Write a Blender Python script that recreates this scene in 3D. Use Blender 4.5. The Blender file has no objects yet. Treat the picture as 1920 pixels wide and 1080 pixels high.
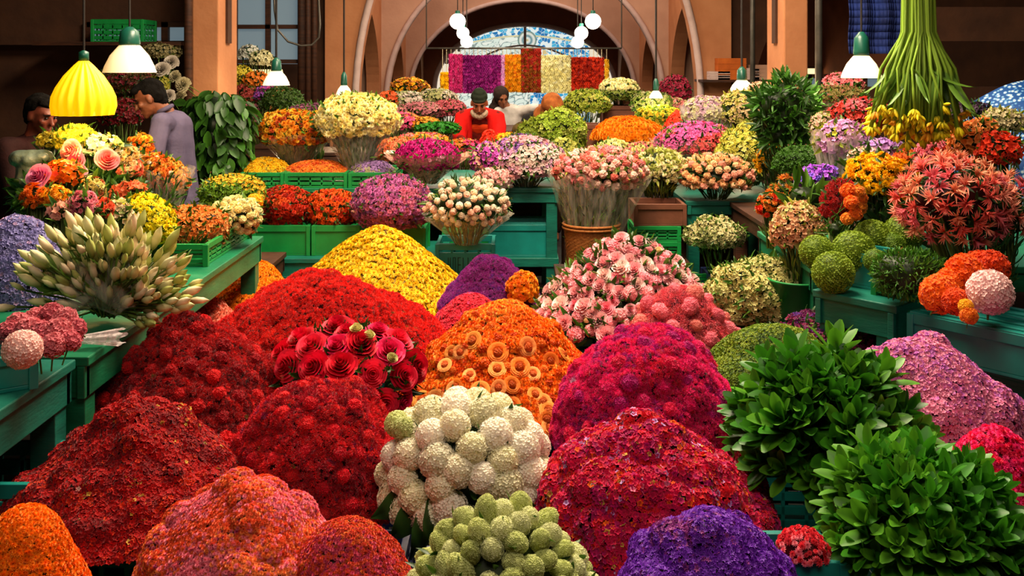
import bpy, math, random
import numpy as np
from mathutils import Vector, Matrix

random.seed(11)
rng = np.random.default_rng(11)
PI = math.pi
scene = bpy.context.scene
COL = scene.collection

# ------------------------------------------------------------------ camera
F, CX, HY, CAMH = 1844.0, 960.0, 120.0, 1.75      # focal length, centre column and horizon row in 1920x1080 pixels
cam_data = bpy.data.cameras.new('camera')
cam = bpy.data.objects.new('camera', cam_data)
COL.objects.link(cam)
cam.location = (0, 0, CAMH)
cam.rotation_euler = (PI / 2, 0, 0)
cam_data.sensor_width = 36
cam_data.lens = 36 * F / 1920
cam_data.shift_y = -(540 - HY) / 1920
cam_data.clip_start = 0.05
cam_data.clip_end = 100
scene.camera = cam

scene.view_settings.view_transform = 'Standard'
scene.view_settings.look = 'None'
scene.view_settings.exposure = 0.75
scene.view_settings.gamma = 1
scene.view_settings.use_curve_mapping = False

world = bpy.data.worlds.new('world')
scene.world = world
world.use_nodes = True
world.node_tree.nodes['Background'].inputs[0].default_value = (1.0, 0.80, 0.60, 1)
world.node_tree.nodes['Background'].inputs[1].default_value = 0.12


def area(name, loc, sx, sy, power, color, target=None):
    d = bpy.data.lights.new(name, 'AREA')
    d.shape = 'RECTANGLE'
    d.size, d.size_y, d.energy, d.color = sx, sy, power, color
    o = bpy.data.objects.new(name, d)
    o.location = loc
    if target is not None:
        o.rotation_euler = (Vector(target) - Vector(loc)).to_track_quat('-Z', 'Y').to_euler()
    COL.objects.link(o)
    return o


# added area lights under the closed ceiling, above the frame; no skylights built
area('added_top_light_heaps', (0.25, 4.7, 4.45), 1.5, 2.4, 310, (1.0, 0.83, 0.59))
area('added_top_light_back_benches', (0.3, 8.3, 4.45), 3.4, 1.6, 165, (1.0, 0.82, 0.58))
area('added_top_light_corridor', (0.2, 13.5, 4.4), 2.4, 1.5, 75, (1.0, 0.80, 0.62))
area('added_top_light_corridor_end', (0.2, 17.0, 4.4), 2.4, 1.5, 60, (1.0, 0.80, 0.62))
area('added_front_fill', (0.1, 0.4, 4.3), 2.6, 1.2, 42, (1.0, 0.86, 0.70), (0.1, 3.0, 0.6))  # fill light added to brighten the fronts of the heaps

# ------------------------------------------------------------------ helpers


def P(px, py, Y):
    """a point seen at pixel (px, py) at distance Y"""
    return np.array([(px - CX) * Y / F, Y, CAMH - (py - HY) * Y / F])


def W(n, Y):
    return n * Y / F


def lin(h):
    h = h.lstrip('#')
    out = []
    for i in (0, 2, 4):
        c = int(h[i:i + 2], 16) / 255
        out.append(c / 12.92 if c < 0.04045 else ((c + 0.055) / 1.055) ** 2.4)
    return np.array(out)


def put(o, parent=None):
    COL.objects.link(o)
    if parent is not None:
        o.parent = parent
    return o


def tag(o, label=None, cat=None, group=None, kind=None):
    if label:
        o['label'] = label
    if cat:
        o['category'] = cat
    if group:
        o['group'] = group
    if kind:
        o['kind'] = kind
    return o


def empty(name, loc, label=None, cat=None, group=None):
    o = bpy.data.objects.new(name, None)
    o.empty_display_size = 0.1
    o.location = [float(c) for c in loc]
    put(o)
    return tag(o, label, cat, group)


def mesh_of(name, V, T, C=None, mat=None, smooth=False):
    V = np.asarray(V, dtype=np.float32)
    T = np.asarray(T, dtype=np.int32)
    me = bpy.data.meshes.new(name)
    me.vertices.add(len(V))
    me.vertices.foreach_set('co', V.ravel())
    k = T.shape[1]
    me.loops.add(T.size)
    me.loops.foreach_set('vertex_index', T.ravel())
    me.polygons.add(len(T))
    me.polygons.foreach_set('loop_start', np.arange(0, T.size, k, dtype=np.int32))
    if smooth:
        me.polygons.foreach_set('use_smooth', np.ones(len(T), dtype=bool))
    me.update(calc_edges=True)
    if C is not None:
        at = me.color_attributes.new('Col', 'FLOAT_COLOR', 'POINT')
        c4 = np.ones((len(V), 4), dtype=np.float32)
        c4[:, :3] = C
        at.data.foreach_set('color', c4.ravel())
    if mat is not None:
        me.materials.append(mat)
    return me


def obj(name, me, parent=None, loc=None):
    o = bpy.data.objects.new(name, me)
    if loc is not None:
        o.location = [float(c) for c in loc]
    return put(o, parent)


def join(chunks):
    vs, ts, cs, n = [], [], [], 0
    for v, t, c in chunks:
        vs.append(v)
        ts.append(t + n)
        cs.append(c)
        n += len(v)
    return np.concatenate(vs), np.concatenate(ts), np.concatenate(cs)


def build(name, chunks, mat, parent=None, origin=None, smooth=False):
    v, t, c = join(chunks)
    if origin is not None:
        v = v - np.asarray(origin)
    return obj(name, mesh_of(name, v, t, c, mat, smooth), parent, origin if parent is None else None)


# box / quad collector for the hard surfaces ---------------------------------
class HB:
    def __init__(s):
        s.v, s.f = [], []

    def quad(s, a, b, c, d):
        n = len(s.v)
        s.v += [a, b, c, d]
        s.f.append((n, n + 1, n + 2, n + 3))

    def box(s, x0, x1, y0, y1, z0, z1):
        n = len(s.v)
        s.v += [(x0, y0, z0), (x1, y0, z0), (x1, y1, z0), (x0, y1, z0), (x0, y0, z1), (x1, y0, z1), (x1, y1, z1), (x0, y1, z1)]
        for f in ((0, 3, 2, 1), (4, 5, 6, 7), (0, 1, 5, 4), (1, 2, 6, 5), (2, 3, 7, 6), (3, 0, 4, 7)):
            s.f.append(tuple(n + i for i in f))
        return s

    def tube(s, pts, r, k=8, r1=None):
        pts = [Vector(p) for p in pts]
        n0 = len(s.v)
        N = len(pts)
        up = Vector((0.13, 0.31, 0.94))
        for i, p in enumerate(pts):
            d = (pts[min(i + 1, N - 1)] - pts[max(i - 1, 0)]).normalized()
            a = d.cross(up)
            if a.length < 1e-3:
                a = d.cross(Vector((1, 0, 0)))
            a.normalize()
            b = d.cross(a)
            rr = r if r1 is None else r + (r1 - r) * i / (N - 1)
            for j in range(k):
                t = 2 * PI * j / k
                s.v.append(tuple(p + a * math.cos(t) * rr + b * math.sin(t) * rr))
        for i in range(N - 1):
            for j in range(k):
                a = n0 + i * k + j
                b = n0 + i * k + (j + 1) % k
                s.f.append((a, b, b + k, a + k))
        s.f.append(tuple(n0 + j for j in reversed(range(k))))
        s.f.append(tuple(n0 + (N - 1) * k + j for j in range(k)))
        return s

    def lathe(s, c, prof, k=32, fr=None):
        """prof = list of (r, z); fr(theta, i) multiplies the radius"""
        n0 = len(s.v)
        for i, (r, z) in enumerate(prof):
            for j in range(k):
                t = 2 * PI * j / k
                m = fr(t, i) if fr else 1
                s.v.append((c[0] + r * m * math.cos(t), c[1] + r * m * math.sin(t), c[2] + z))
        for i in range(len(prof) - 1):
            for j in range(k):
                a = n0 + i * k + j
                b = n0 + i * k + (j + 1) % k
                s.f.append((a, b, b + k, a + k))
        return s

    def build(s, name, mat, parent=None, loc=None, rot=None, bevel=0.0, smooth=False, local=False):
        me = bpy.data.meshes.new(name)
        org = Vector((0, 0, 0))
        if parent is None and loc is None and not local:
            vs = np.array(s.v)
            org = Vector(((vs[:, 0].min() + vs[:, 0].max()) / 2, (vs[:, 1].min() + vs[:, 1].max()) / 2, vs[:, 2].min()))
            me.from_pydata([tuple(Vector(v) - org) for v in s.v], [], s.f)
        else:
            me.from_pydata(s.v, [], s.f)
        me.materials.append(mat)
        if smooth:
            for p in me.polygons:
                p.use_smooth = True
        o = bpy.data.objects.new(name, me)
        o.location = loc if loc is not None else org
        if rot is not None:
            o.rotation_euler = (0, 0, rot)
        put(o, parent)
        if bevel:
            m = o.modifiers.new('bevel', 'BEVEL')
            m.width = bevel
            m.segments = 2
            m.limit_method = 'ANGLE'
        return o


# ------------------------------------------------------------------ materials


def new_mat(name):
    m = bpy.data.materials.new(name)
    m.use_nodes = True
    nt = m.node_tree
    return m, nt, nt.nodes['Principled BSDF']


def col_mat(name, rough=0.6, trans=0.2, spec=0.25, sheen=0.0, vary=0.12, coat=0):
    """petals and leaves: their own colour per flower, a little light through"""
    m, nt, bs = new_mat(name)
    N, L = nt.nodes, nt.links
    at = N.new('ShaderNodeAttribute')
    at.attribute_name = 'Col'
    inf = N.new('ShaderNodeObjectInfo')
    mr = N.new('ShaderNodeMapRange')
    mr.inputs[3].default_value = 1 - vary
    mr.inputs[4].default_value = 1 + vary
    L.new(inf.outputs['Random'], mr.inputs[0])
    mx = N.new('ShaderNodeVectorMath')
    mx.operation = 'SCALE'
    L.new(at.outputs['Color'], mx.inputs[0])
    L.new(mr.outputs[0], mx.inputs['Scale'])
    L.new(mx.outputs[0], bs.inputs['Base Color'])
    bs.inputs['Roughness'].default_value = rough
    bs.inputs['Specular IOR Level'].default_value = spec
    if sheen:
        bs.inputs['Sheen Weight'].default_value = sheen
    if coat:
        bs.inputs['Coat Weight'].default_value = coat
    tr = N.new('ShaderNodeBsdfTranslucent')
    L.new(mx.outputs[0], tr.inputs[0])
    ms = N.new('ShaderNodeMixShader')
    ms.inputs[0].default_value = trans
    L.new(bs.outputs[0], ms.inputs[1])
    L.new(tr.outputs[0], ms.inputs[2])
    L.new(ms.outputs[0], N['Material Output'].inputs[0])
    return m


def noise_mat(name, c1, c2, scale=6, rough=0.7, bump=0.1, bscale=40, spec=0.3, metal=0.0, detail=6, stretch=None):
    m, nt, bs = new_mat(name)
    N, L = nt.nodes, nt.links
    tc = N.new('ShaderNodeTexCoord')
    mp = N.new('ShaderNodeMapping')
    if stretch:
        mp.inputs['Scale'].default_value = stretch
    L.new(tc.outputs['Object'], mp.inputs[0])
    nz = N.new('ShaderNodeTexNoise')
    nz.inputs['Scale'].default_value = scale
    nz.inputs['Detail'].default_value = detail
    L.new(mp.outputs[0], nz.inputs['Vector'])
    rp = N.new('ShaderNodeValToRGB')
    rp.color_ramp.elements[0].position = 0.3
    rp.color_ramp.elements[1].position = 0.7
    rp.color_ramp.elements[0].color = (*lin(c1), 1)
    rp.color_ramp.elements[1].color = (*lin(c2), 1)
    L.new(nz.outputs[0], rp.inputs[0])
    L.new(rp.outputs[0], bs.inputs['Base Color'])
    bs.inputs['Roughness'].default_value = rough
    bs.inputs['Specular IOR Level'].default_value = spec
    bs.inputs['Metallic'].default_value = metal
    if bump:
        n2 = N.new('ShaderNodeTexNoise')
        n2.inputs['Scale'].default_value = bscale
        n2.inputs['Detail'].default_value = 5
        L.new(mp.outputs[0], n2.inputs['Vector'])
        bp = N.new('ShaderNodeBump')
        bp.inputs['Strength'].default_value = bump
        bp.inputs['Distance'].default_value = 0.02
        L.new(n2.outputs[0], bp.inputs['Height'])
        L.new(bp.outputs[0], bs.inputs['Normal'])
    return m


def glow_mat(name, color, strength, base='#fff4dc'):
    m, nt, bs = new_mat(name)
    bs.inputs['Base Color'].default_value = (*lin(base), 1)
    bs.inputs['Emission Color'].default_value = (*lin(color), 1)
    bs.inputs['Emission Strength'].default_value = strength
    bs.inputs['Roughness'].default_value = 0.5
    return m


def film_mat(name, tint, alpha=0.35, rough=0.18):
    m, nt, bs = new_mat(name)
    N, L = nt.nodes, nt.links
    bs.inputs['Base Color'].default_value = (*lin(tint), 1)
    bs.inputs['Roughness'].default_value = rough
    bs.inputs['Specular IOR Level'].default_value = 0.9
    tp = N.new('ShaderNodeBsdfTransparent')
    nz = N.new('ShaderNodeTexNoise')
    nz.inputs['Scale'].default_value = 14
    tc = N.new('ShaderNodeTexCoord')
    mp = N.new('ShaderNodeMapping')
    mp.inputs['Scale'].default_value = (4, 4, 0.6)
    L.new(tc.outputs['Object'], mp.inputs[0])
    L.new(mp.outputs[0], nz.inputs['Vector'])
    mr = N.new('ShaderNodeMapRange')
    mr.inputs[1].default_value = 0.35
    mr.inputs[2].default_value = 0.65
    mr.inputs[3].default_value = alpha * 0.45
    mr.inputs[4].default_value = min(1, alpha * 1.5)
    L.new(nz.outputs[0], mr.inputs[0])
    bp = N.new('ShaderNodeBump')
    bp.inputs['Strength'].default_value = 0.5
    L.new(nz.outputs[0], bp.inputs['Height'])
    L.new(bp.outputs[0], bs.inputs['Normal'])
    ms = N.new('ShaderNodeMixShader')
    L.new(mr.outputs[0], ms.inputs[0])
    L.new(tp.outputs[0], ms.inputs[1])
    L.new(bs.outputs[0], ms.inputs[2])
    L.new(ms.outputs[0], N['Material Output'].inputs[0])
    return m


M_PETAL = col_mat('petal', 0.55, 0.22, 0.25)
M_FUZZ = col_mat('velvet_petal', 0.75, 0.25, 0.12, sheen=0.25)
M_LEAF = col_mat('leaf', 0.42, 0.25, 0.35)
M_STEM = col_mat('stem', 0.55, 0.05, 0.3)
M_GREEN = noise_mat('green_painted_wood', '#0d5c3c', '#11764f', 5, 0.42, 0.12, 30, 0.45, stretch=(1, 1, 4))
M_TEAL = noise_mat('teal_painted_wood', '#0b5146', '#0f6c5a', 5, 0.42, 0.12, 30, 0.45, stretch=(1, 1, 4))
M_CRATEG = noise_mat('green_plastic', '#0c7433', '#138a40', 8, 0.38, 0.05, 30, 0.5)
M_CRATET = noise_mat('teal_plastic', '#0f6f68', '#12857c', 8, 0.38, 0.05, 30, 0.5)
M_CRATEB = noise_mat('blue_plastic', '#12548a', '#1b6aa8', 8, 0.38, 0.05, 30, 0.5)
M_CRATED = noise_mat('dark_blue_plastic', '#1b2550', '#26366e', 8, 0.4, 0.05, 30, 0.5)
M_PLASTER = noise_mat('terracotta_plaster', '#a86a44', '#ba7c54', 3, 0.8, 0.15, 25)
M_PLASTERP = noise_mat('pink_plaster', '#b08670', '#c0967e', 3, 0.8, 0.15, 25)
M_PLASTERD = noise_mat('brown_plaster', '#7c4a34', '#93573d', 3, 0.85, 0.15, 25)
M_TRIM = noise_mat('pale_stone_trim', '#b79a94', '#cbb0aa', 8, 0.6, 0.1, 40)
M_DARKW = noise_mat('dark_brown_wall', '#3a2216', '#4e2f1d', 4, 0.85, 0.2, 20)
M_DARKWOOD = noise_mat('dark_wood', '#2a160d', '#4a2816', 6, 0.6, 0.15, 30, stretch=(1, 1, 6))
M_BROWNBOX = noise_mat('brown_planter', '#5c3526', '#74432f', 6, 0.6, 0.1, 30)
M_FLOOR = noise_mat('worn_concrete', '#1b1512', '#2b221d', 3, 0.6, 0.2, 20)
M_CEIL = noise_mat('ceiling_plaster', '#6b4433', '#80523e', 2, 0.9, 0.1, 20)
M_METAL = noise_mat('grey_pipe', '#4e4a44', '#6b655d', 10, 0.45, 0.05, 60, 0.5, 0.6)
M_CABLE = noise_mat('dark_cable', '#1a1512', '#2a221e', 10, 0.6, 0.0)
M_CAPG = noise_mat('green_enamel', '#0f4a3c', '#17614f', 10, 0.35, 0.0, 30, 0.6)
M_WICKER = noise_mat('wicker', '#8a4f22', '#a8662f', 60, 0.65, 0.3, 90)
M_FILM = film_mat('clear_film', '#d8cdb8', 0.24)
M_FILMP = film_mat('pink_film', '#e6a58c', 0.6)
M_FILMO = film_mat('salmon_film', '#d0664c', 0.5)
M_FILMW = film_mat('white_film', '#e8d8d8', 0.5)
M_SHADEW = glow_mat('lit_white_shade', '#ffd898', 1.1)
M_SHADEC = glow_mat('lit_cream_shade', '#ffc878', 0.42)
M_SHADEY = glow_mat('lit_yellow_cloth', '#ffb400', 0.55, '#ffd21a')
M_GLOBE = glow_mat('lit_globe', '#fff3dc', 5.0)
M_BULB = glow_mat('lit_bulb', '#fff0c8', 3.0)
M_PANEL = glow_mat('lit_panel', '#ffd9a0', 0.9)
M_SKYWIN = glow_mat('daylight_window', '#8fa8b4', 0.22, '#5f6c74')
M_LETTER = noise_mat('dark_lettering', '#0a2a24', '#0d332c', 10, 0.6, 0)

# ------------------------------------------------------------------ flower templates: (verts, tris, t)


def t_cat(parts):
    vs, ts, cs, n = [], [], [], 0
    for v, t, c in parts:
        vs.append(np.asarray(v, float))
        ts.append(np.asarray(t, int) + n)
        cs.append(np.asarray(c, float))
        n += len(v)
    return np.concatenate(vs), np.concatenate(ts), np.concatenate(cs)


def rotz(a):
    c, s = math.cos(a), math.sin(a)
    return np.array([[c, -s, 0], [s, c, 0], [0, 0, 1.0]])


def roty(a):
    c, s = math.cos(a), math.sin(a)
    return np.array([[c, 0, s], [0, 1, 0], [-s, 0, c]])


def petal(L, w, elev, az, z0=0.0, r0=0.0, cup=0.12, t0=0.0, t1=1.0, curl=0.0):
    v = np.array([[0, 0, 0], [L * .55, w / 2, cup * L], [L * .62, 0, 0.0], [L * .55, -w / 2, cup * L], [L, 0, curl * L]], float)
    v = v @ roty(-elev).T
    v[:, 0] += r0
    v[:, 2] += z0
    v = v @ rotz(az).T
    return v, [[0, 2, 1], [0, 3, 2], [1, 2, 4], [2, 3, 4]], [t0, .6 * t1 + .4 * t0, .5, .6 * t1 + .4 * t0, t1]


def petal2(L, w, elev, az, z0=0.0, r0=0.0, cup=0.1, t0=0.0, t1=1.0):
    v = np.array([[0, 0, 0], [L * .6, w / 2, cup * L], [L, 0, 0], [L * .6, -w / 2, cup * L]], float)
    v = v @ roty(-elev).T
    v[:, 0] += r0
    v[:, 2] += z0
    v = v @ rotz(az).T
    return v, [[0, 2, 1], [0, 3, 2]], [t0, .6 * t1 + .4 * t0, t1, .6 * t1 + .4 * t0]


def T_floret(n=4):
    return t_cat([petal2(1, .8, .35, 2 * PI * i / n, t0=.15) for i in range(n)])


def T_star(n=6):
    return t_cat([petal(1, .5, .3, 2 * PI * i / n, t0=0.0) for i in range(n)])


def T_daisy():
    p = [petal2(1, .36, .15, 2 * PI * i / 11, t0=.3) for i in range(11)]
    p += [petal2(.72, .32, .55, 2 * PI * (i + .5) / 8, t0=.1, z0=.03) for i in range(8)]
    p += [petal2(.34, .26, 1.0, 2 * PI * i / 5, t0=0, t1=.1, z0=.05) for i in range(5)]
    return t_cat(p)


def T_mum():
    p = [petal2(1, .42, -.05, 2 * PI * i / 10, t0=.5) for i in range(10)]
    p += [petal2(.85, .4, .4, 2 * PI * (i + .5) / 9, t0=.4, z0=.08) for i in range(9)]
    p += [petal2(.62, .36, .8, 2 * PI * i / 7, t0=.2, z0=.14) for i in range(7)]
    p += [petal2(.42, .3, 1.2, 2 * PI * i / 4, t0=0, t1=.5, z0=.2) for i in range(4)]
    return t_cat(p)


def fib(n, zmin=-1.0):
    i = np.arange(n) + .5
    z = 1 - (1 - zmin) * i / n
    a = i * 2.39996323
    r = np.sqrt(np.maximum(0, 1 - z * z))
    return np.stack([r * np.cos(a), r * np.sin(a), z], 1)


def frames(Nn, spin=None):
    Nn = Nn / np.maximum(1e-9, np.linalg.norm(Nn, axis=1, keepdims=True))
    n = len(Nn)
    h = np.where(np.abs(Nn[:, 2:3]) < .9, np.array([[0, 0, 1.0]]), np.array([[1.0, 0, 0]]))
    a = np.cross(h, Nn)
    a /= np.linalg.norm(a, axis=1, keepdims=True)
    b = np.cross(Nn, a)
    if spin is None:
        spin = rng.uniform(0, 2 * PI, n)
    c, s = np.cos(spin)[:, None], np.sin(spin)[:, None]
    x = a * c + b * s
    y = -a * s + b * c
    return np.stack([x, y, Nn], 2)          # columns are the axes


def t_place(T, pos, R, s):
    V, F_, t = T
    n = len(pos)
    s = np.asarray(s, float)
    if s.ndim == 0:
        s = np.full(n, float(s))
    if s.ndim == 1:
        s = np.repeat(s[:, None], 3, 1)
    v = np.einsum('nij,nvj->nvi', R, V[None] * s[:, None, :]) + pos[:, None]
    f = F_[None] + (np.arange(n) * len(V))[:, None, None]
    return v.reshape(-1, 3), f.reshape(-1, 3), np.tile(t, n)


def scatter(T, pos, R, s, cA, cB):
    """copies of a template, colour cA at its heart and cB at its tips"""
    v, f, t = t_place(T, pos, R, s)
    k = len(T[0])
    cA, cB = np.broadcast_to(cA, (len(pos), 3)), np.broadcast_to(cB, (len(pos), 3))
    tt = t[:, None]
    c = np.repeat(cA, k, 0) * (1 - tt) + np.repeat(cB, k, 0) * tt
    return v, f, c


_ico = {}


def ico(sub):
    if sub not in _ico:
        import bmesh
        bm = bmesh.new()
        bmesh.ops.create_icosphere(bm, subdivisions=sub, radius=1)
        V = np.array([v.co[:] for v in bm.verts])
        Fc = np.array([[v.index for v in f.verts] for f in bm.faces])
        bm.free()
        _ico[sub] = (V, Fc)
    return _ico[sub]


def T_ball(sub=2, t=0.0):
    V, Fc = ico(sub)
    return V.copy(), Fc.copy(), np.full(len(V), t)


def T_pom(n=90, fs=.2, fl=None, core=.9, zmin=-.75, jit=.05, el=(1, 1, 1), tilt=0.25):
    fl = fl or T_floret(4)
    d = fib(n, zmin)
    d2 = d + rng.normal(0, tilt, d.shape)
    v = t_place(fl, d * (core + rng.uniform(-jit, jit, (n, 1))), frames(d2), fs * rng.uniform(.8, 1.2, n))
    b = T_ball(2, 0.0)
    b = (b[0] * core * .97, b[1], b[2])
    out = t_cat([b, v])
    return out[0] * np.array(el), out[1], out[2]


def T_fuzz(n=34, L=1.0, w=.16):
    d = fib(n, -.1)
    p = petal2(L, w, PI / 2, 0, t0=.2)
    # petal pointing up +z
    return t_place(p and (np.asarray(p[0]), np.asarray(p[1]), np.asarray(p[2])), np.zeros((n, 3)), frames(d + rng.normal(0, .1, d.shape)), rng.uniform(.75, 1.1, n))


def patch(az, half, r0, r1, h, curl, z0=0, nu=5, nv=4, wob=0.0, tt=(0.1, 1.0), drop=0.0):
    V, T, c = [], [], []
    for j in range(nv + 1):
        v = j / nv
        for i in range(nu + 1):
            u = -1 + 2 * i / nu
            a = az + u * half * (0.55 + .45 * math.sin(min(1, v * 1.25) * PI / 2)) * (1 - .25 * v ** 6)
            r = r0 + (r1 - r0) * v ** 1.2 + curl * v ** 4
            z = z0 + h * v * (1 - .12 * u * u * v) - abs(curl) * .7 * v ** 5 - drop * v * v + wob * math.sin(3 * u + az * 5) * v
            V.append((r * math.cos(a), r * math.sin(a), z))
            c.append(tt[0] + (tt[1] - tt[0]) * v ** 2)
    k = nu + 1
    for j in range(nv):
        for i in range(nu):
            a = j * k + i
            T += [[a, a + 1, a + k + 1], [a, a + k + 1, a + k]]
    return np.array(V), np.array(T), np.array(c)


def T_rose(open_=1.0, layers=6, n0=3):
    p = []
    for L in range(layers):
        q = L / (layers - 1)
        n = n0 + (L // 2)
        for i in range(n):
            az = 2 * PI * i / n + L * 1.1 + random.uniform(-.15, .15)
            rr = .06 + .40 * q
            p.append(patch(az, PI / n * 1.35, rr, rr + (.12 + .26 * q ** 1.3) * open_, .92 - .30 * q ** 1.6, .02 + .16 * q * open_, z0=-.10 - .22 * q, wob=.03, tt=(0.0, .55 + .45 * q), nu=4, nv=4))
    b = T_ball(1, 0.0)
    p.append((b[0] * np.array([.42, .42, .3]) + np.array([0, 0, .08]), b[1], b[2]))
    return t_cat(p)


def T_ruffle(n=46):
    """carnation / peony: many wavy petals"""
    p = []
    for i in range(n):
        q = (i + .5) / n
        az = i * 2.4
        el = 1.45 - 1.25 * q
        r = .12 + .1 * q
        v, t, c = patch(0, .42, 0.02, .9, .0, 0.0, nu=3, nv=2, wob=.10, tt=(.1, 1))
        v = v @ roty(-el).T * (.75 + .25 * q)
        v[:, 0] += r * .6
        v[:, 2] += .18 * (1 - q)
        v = v @ rotz(az).T
        p.append((v, t, c))
    return t_cat(p)


def T_leaf(w=.3, fold=.12, bend=-.25, n=5, blunt=False):
    """leaf along +z from the origin, length 1"""
    V, T, c = [], [], []
    for j in range(n + 1):
        v = j / n
        ww = w * (math.sin(PI * min(1, v * .97 + .03)) ** .75) * (1 - .25 * v)
        if blunt:
            ww = w * max(.12 if v < .5 else .0, math.sin(PI * min(1, (v * .98) ** 1.35)) ** .6)
        x = bend * v * v
        V += [(x + fold * ww * 2, -ww / 2, v), (x, 0, v), (x + fold * ww * 2, ww / 2, v)]
        c += [.75, 0.25 + .3 * v, 1.0]
    for j in range(n):
        a = j * 3
        T += [[a, a + 1, a + 4], [a, a + 4, a + 3], [a + 1, a + 2, a + 5], [a + 1, a + 5, a + 4]]
    return np.array(V, float), np.array(T), np.array(c)


def T_spindle(r=.14, k=6, prof=((0, .05), (.15, .55), (.45, 1.0), (.75, .8), (1, .05)), t=(0, .2, .7, 1, .5)):
    V, T, c = [], [], []
    for j, (z, m) in enumerate(prof):
        for i in range(k):
            a = 2 * PI * i / k
            V.append((r * m * math.cos(a), r * m * math.sin(a), z))
            c.append(t[j])
    for j in range(len(prof) - 1):
        for i in range(k):
            a, b = j * k + i, j * k + (i + 1) % k
            T += [[a, b, b + k], [a, b + k, a + k]]
    return np.array(V, float), np.array(T), np.array(c, float)


def T_stem(k=5, r=.02, L=1.0, r2=None):
    r2 = r if r2 is None else r2
    V, T = [], []
    for z, rr in ((0, r), (-L, r2)):
        for i in range(k):
            a = 2 * PI * i / k
            V.append((rr * math.cos(a), rr * math.sin(a), z))
    for i in range(k):
        T += [[i, i + k, (i + 1) % k + k], [i, (i + 1) % k + k, (i + 1) % k]]
    return np.array(V, float), np.array(T), np.linspace(0, 1, len(V))


TF4, TF5, TSTAR, TDAISY, TMUM = T_floret(4), T_floret(5), T_star(6), T_daisy(), T_mum()
TFUZZ = T_fuzz(30)
TFUZZB = T_fuzz(120, 1.0, .075)
TPOMS = T_pom(46, .34, T_floret(3), .82)
TPOML = T_pom(230, .17, T_floret(4), .9, -.85)
TROSE = T_rose(1.0)
TROSEB = T_rose(.45, 5)
TRUFF = T_ruffle()
TLEAF = T_leaf()
TLEAFN = T_leaf(.16, .15, -.35)
TLEAFW = T_leaf(.5, .1, -.3)
TBUD = T_spindle(.17)
TSPIKE = t_cat([petal(1, .15, random.uniform(.15, 1.4), i * 2.4, curl=-.15) for i in range(22)])

# ------------------------------------------------------------------ surfaces and sampling
_ph = rng.uniform(0, 6.28, (40, 4))
_dr = rng.normal(0, 1, (40, 3))


def noise(p, f, k=0, n=7):
    o = np.zeros(len(p))
    for i in range(n):
        d = _dr[(k * 5 + i) % 40]
        o += np.sin(p @ d * f * (1 + .35 * i) + _ph[(k * 3 + i) % 40, i % 4]) / (1 + .3 * i)
    return o / 2.6


def grid_faces(nr, nt):
    a = (np.arange(nr)[:, None] * nt + np.arange(nt)[None]).ravel()
    b = (np.arange(nr)[:, None] * nt + (np.arange(nt)[None] + 1) % nt).ravel()
    return np.concatenate([np.stack([a, b + nt, b], 1), np.stack([a, a + nt, b + nt], 1)])


def vnormals(V, T):
    n = np.cross(V[T[:, 1]] - V[T[:, 0]], V[T[:, 2]] - V[T[:, 0]])
    out = np.zeros_like(V)
    for k in range(3):
        np.add.at(out, T[:, k], n)
    return out / np.maximum(1e-12, np.linalg.norm(out, axis=1, keepdims=True))


def mound_surf(c, rx, ry, zb, zp, p=1.7, q=.9, low=.05, clumps=0, cr=.05, seed=0, under=.0, nr=56, nt=120):
    r_ = np.random.default_rng(seed + 5)
    u = np.linspace(0, 1, nr + 1) ** .85
    th = np.linspace(0, 2 * PI, nt, endpoint=False)
    U, TH = np.meshgrid(u, th, indexing='ij')
    hh = np.maximum(0, 1 - U ** p) ** q
    x = c[0] + rx * U * np.cos(TH)
    y = c[1] + ry * U * np.sin(TH)
    z = zb + (zp - zb) * hh
    V = np.stack([x.ravel(), y.ravel(), z.ravel()], 1)
    T = grid_faces(nr, nt)
    Nn = vnormals(V, T)
    Nn[:nt] = (0, 0, 1)
    edge = np.clip((1 - U.ravel()) * 6, 0, 1)
    d = noise(V, 9 / max(rx, .2) * .3, seed, 6) * low * min(rx, .4) * edge
    if clumps:
        idx = r_.choice(len(V), clumps * 6, p=(U.ravel() / U.sum()))
        pts = []
        for i in idx:                                  # spread the clumps out
            if all(np.sum((V[i] - V[j]) ** 2) > (cr * 1.15) ** 2 for j in pts):
                pts.append(i)
        pts = pts[:clumps]
        bump = np.zeros(len(V))
        for i in pts:
            rr = cr * r_.uniform(.8, 1.2)
            dd = np.sum((V - V[i]) ** 2, 1)
            bump = np.maximum(bump, np.sqrt(np.maximum(0, rr * rr - dd)))
        d = d + bump * edge * .5
    V = V + Nn * d[:, None]
    V[:, 2] = np.maximum(V[:, 2], zb)
    return V, T, vnormals(V, T)


def ell_surf(c, rx, ry, rz, zmin=-.55, low=.06, clumps=0, cr=.05, seed=0, nr=40, nt=84, back=1.0):
    r_ = np.random.default_rng(seed + 9)
    zz = np.linspace(1, zmin, nr + 1)
    ph = np.arccos(zz)
    th = np.linspace(0, 2 * PI, nt, endpoint=False)
    PH, TH = np.meshgrid(ph, th, indexing='ij')
    D = np.stack([(np.sin(PH) * np.cos(TH)).ravel(), (np.sin(PH) * np.sin(TH)).ravel(), np.cos(PH).ravel()], 1)
    V = D * np.array([rx, ry, rz])
    m = 1 + noise(D, 2.2, seed, 6) * low
    if clumps:
        ctr = V[r_.choice(len(V), clumps)]
        b = np.zeros(len(V))
        for q in ctr:
            dd = np.sum((V - q) ** 2, 1)
            rr = cr * r_.uniform(.75, 1.2)
            b = np.maximum(b, np.sqrt(np.maximum(0, rr * rr - dd)))
        V = V * m[:, None] + D * b[:, None] * .7
    else:
        V = V * m[:, None]
    V = V + np.asarray(c)
    T = grid_faces(nr, nt)
    Nn = vnormals(V, T)
    Nn[:nt] = (0, 0, 1)
    return V, T, Nn


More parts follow.
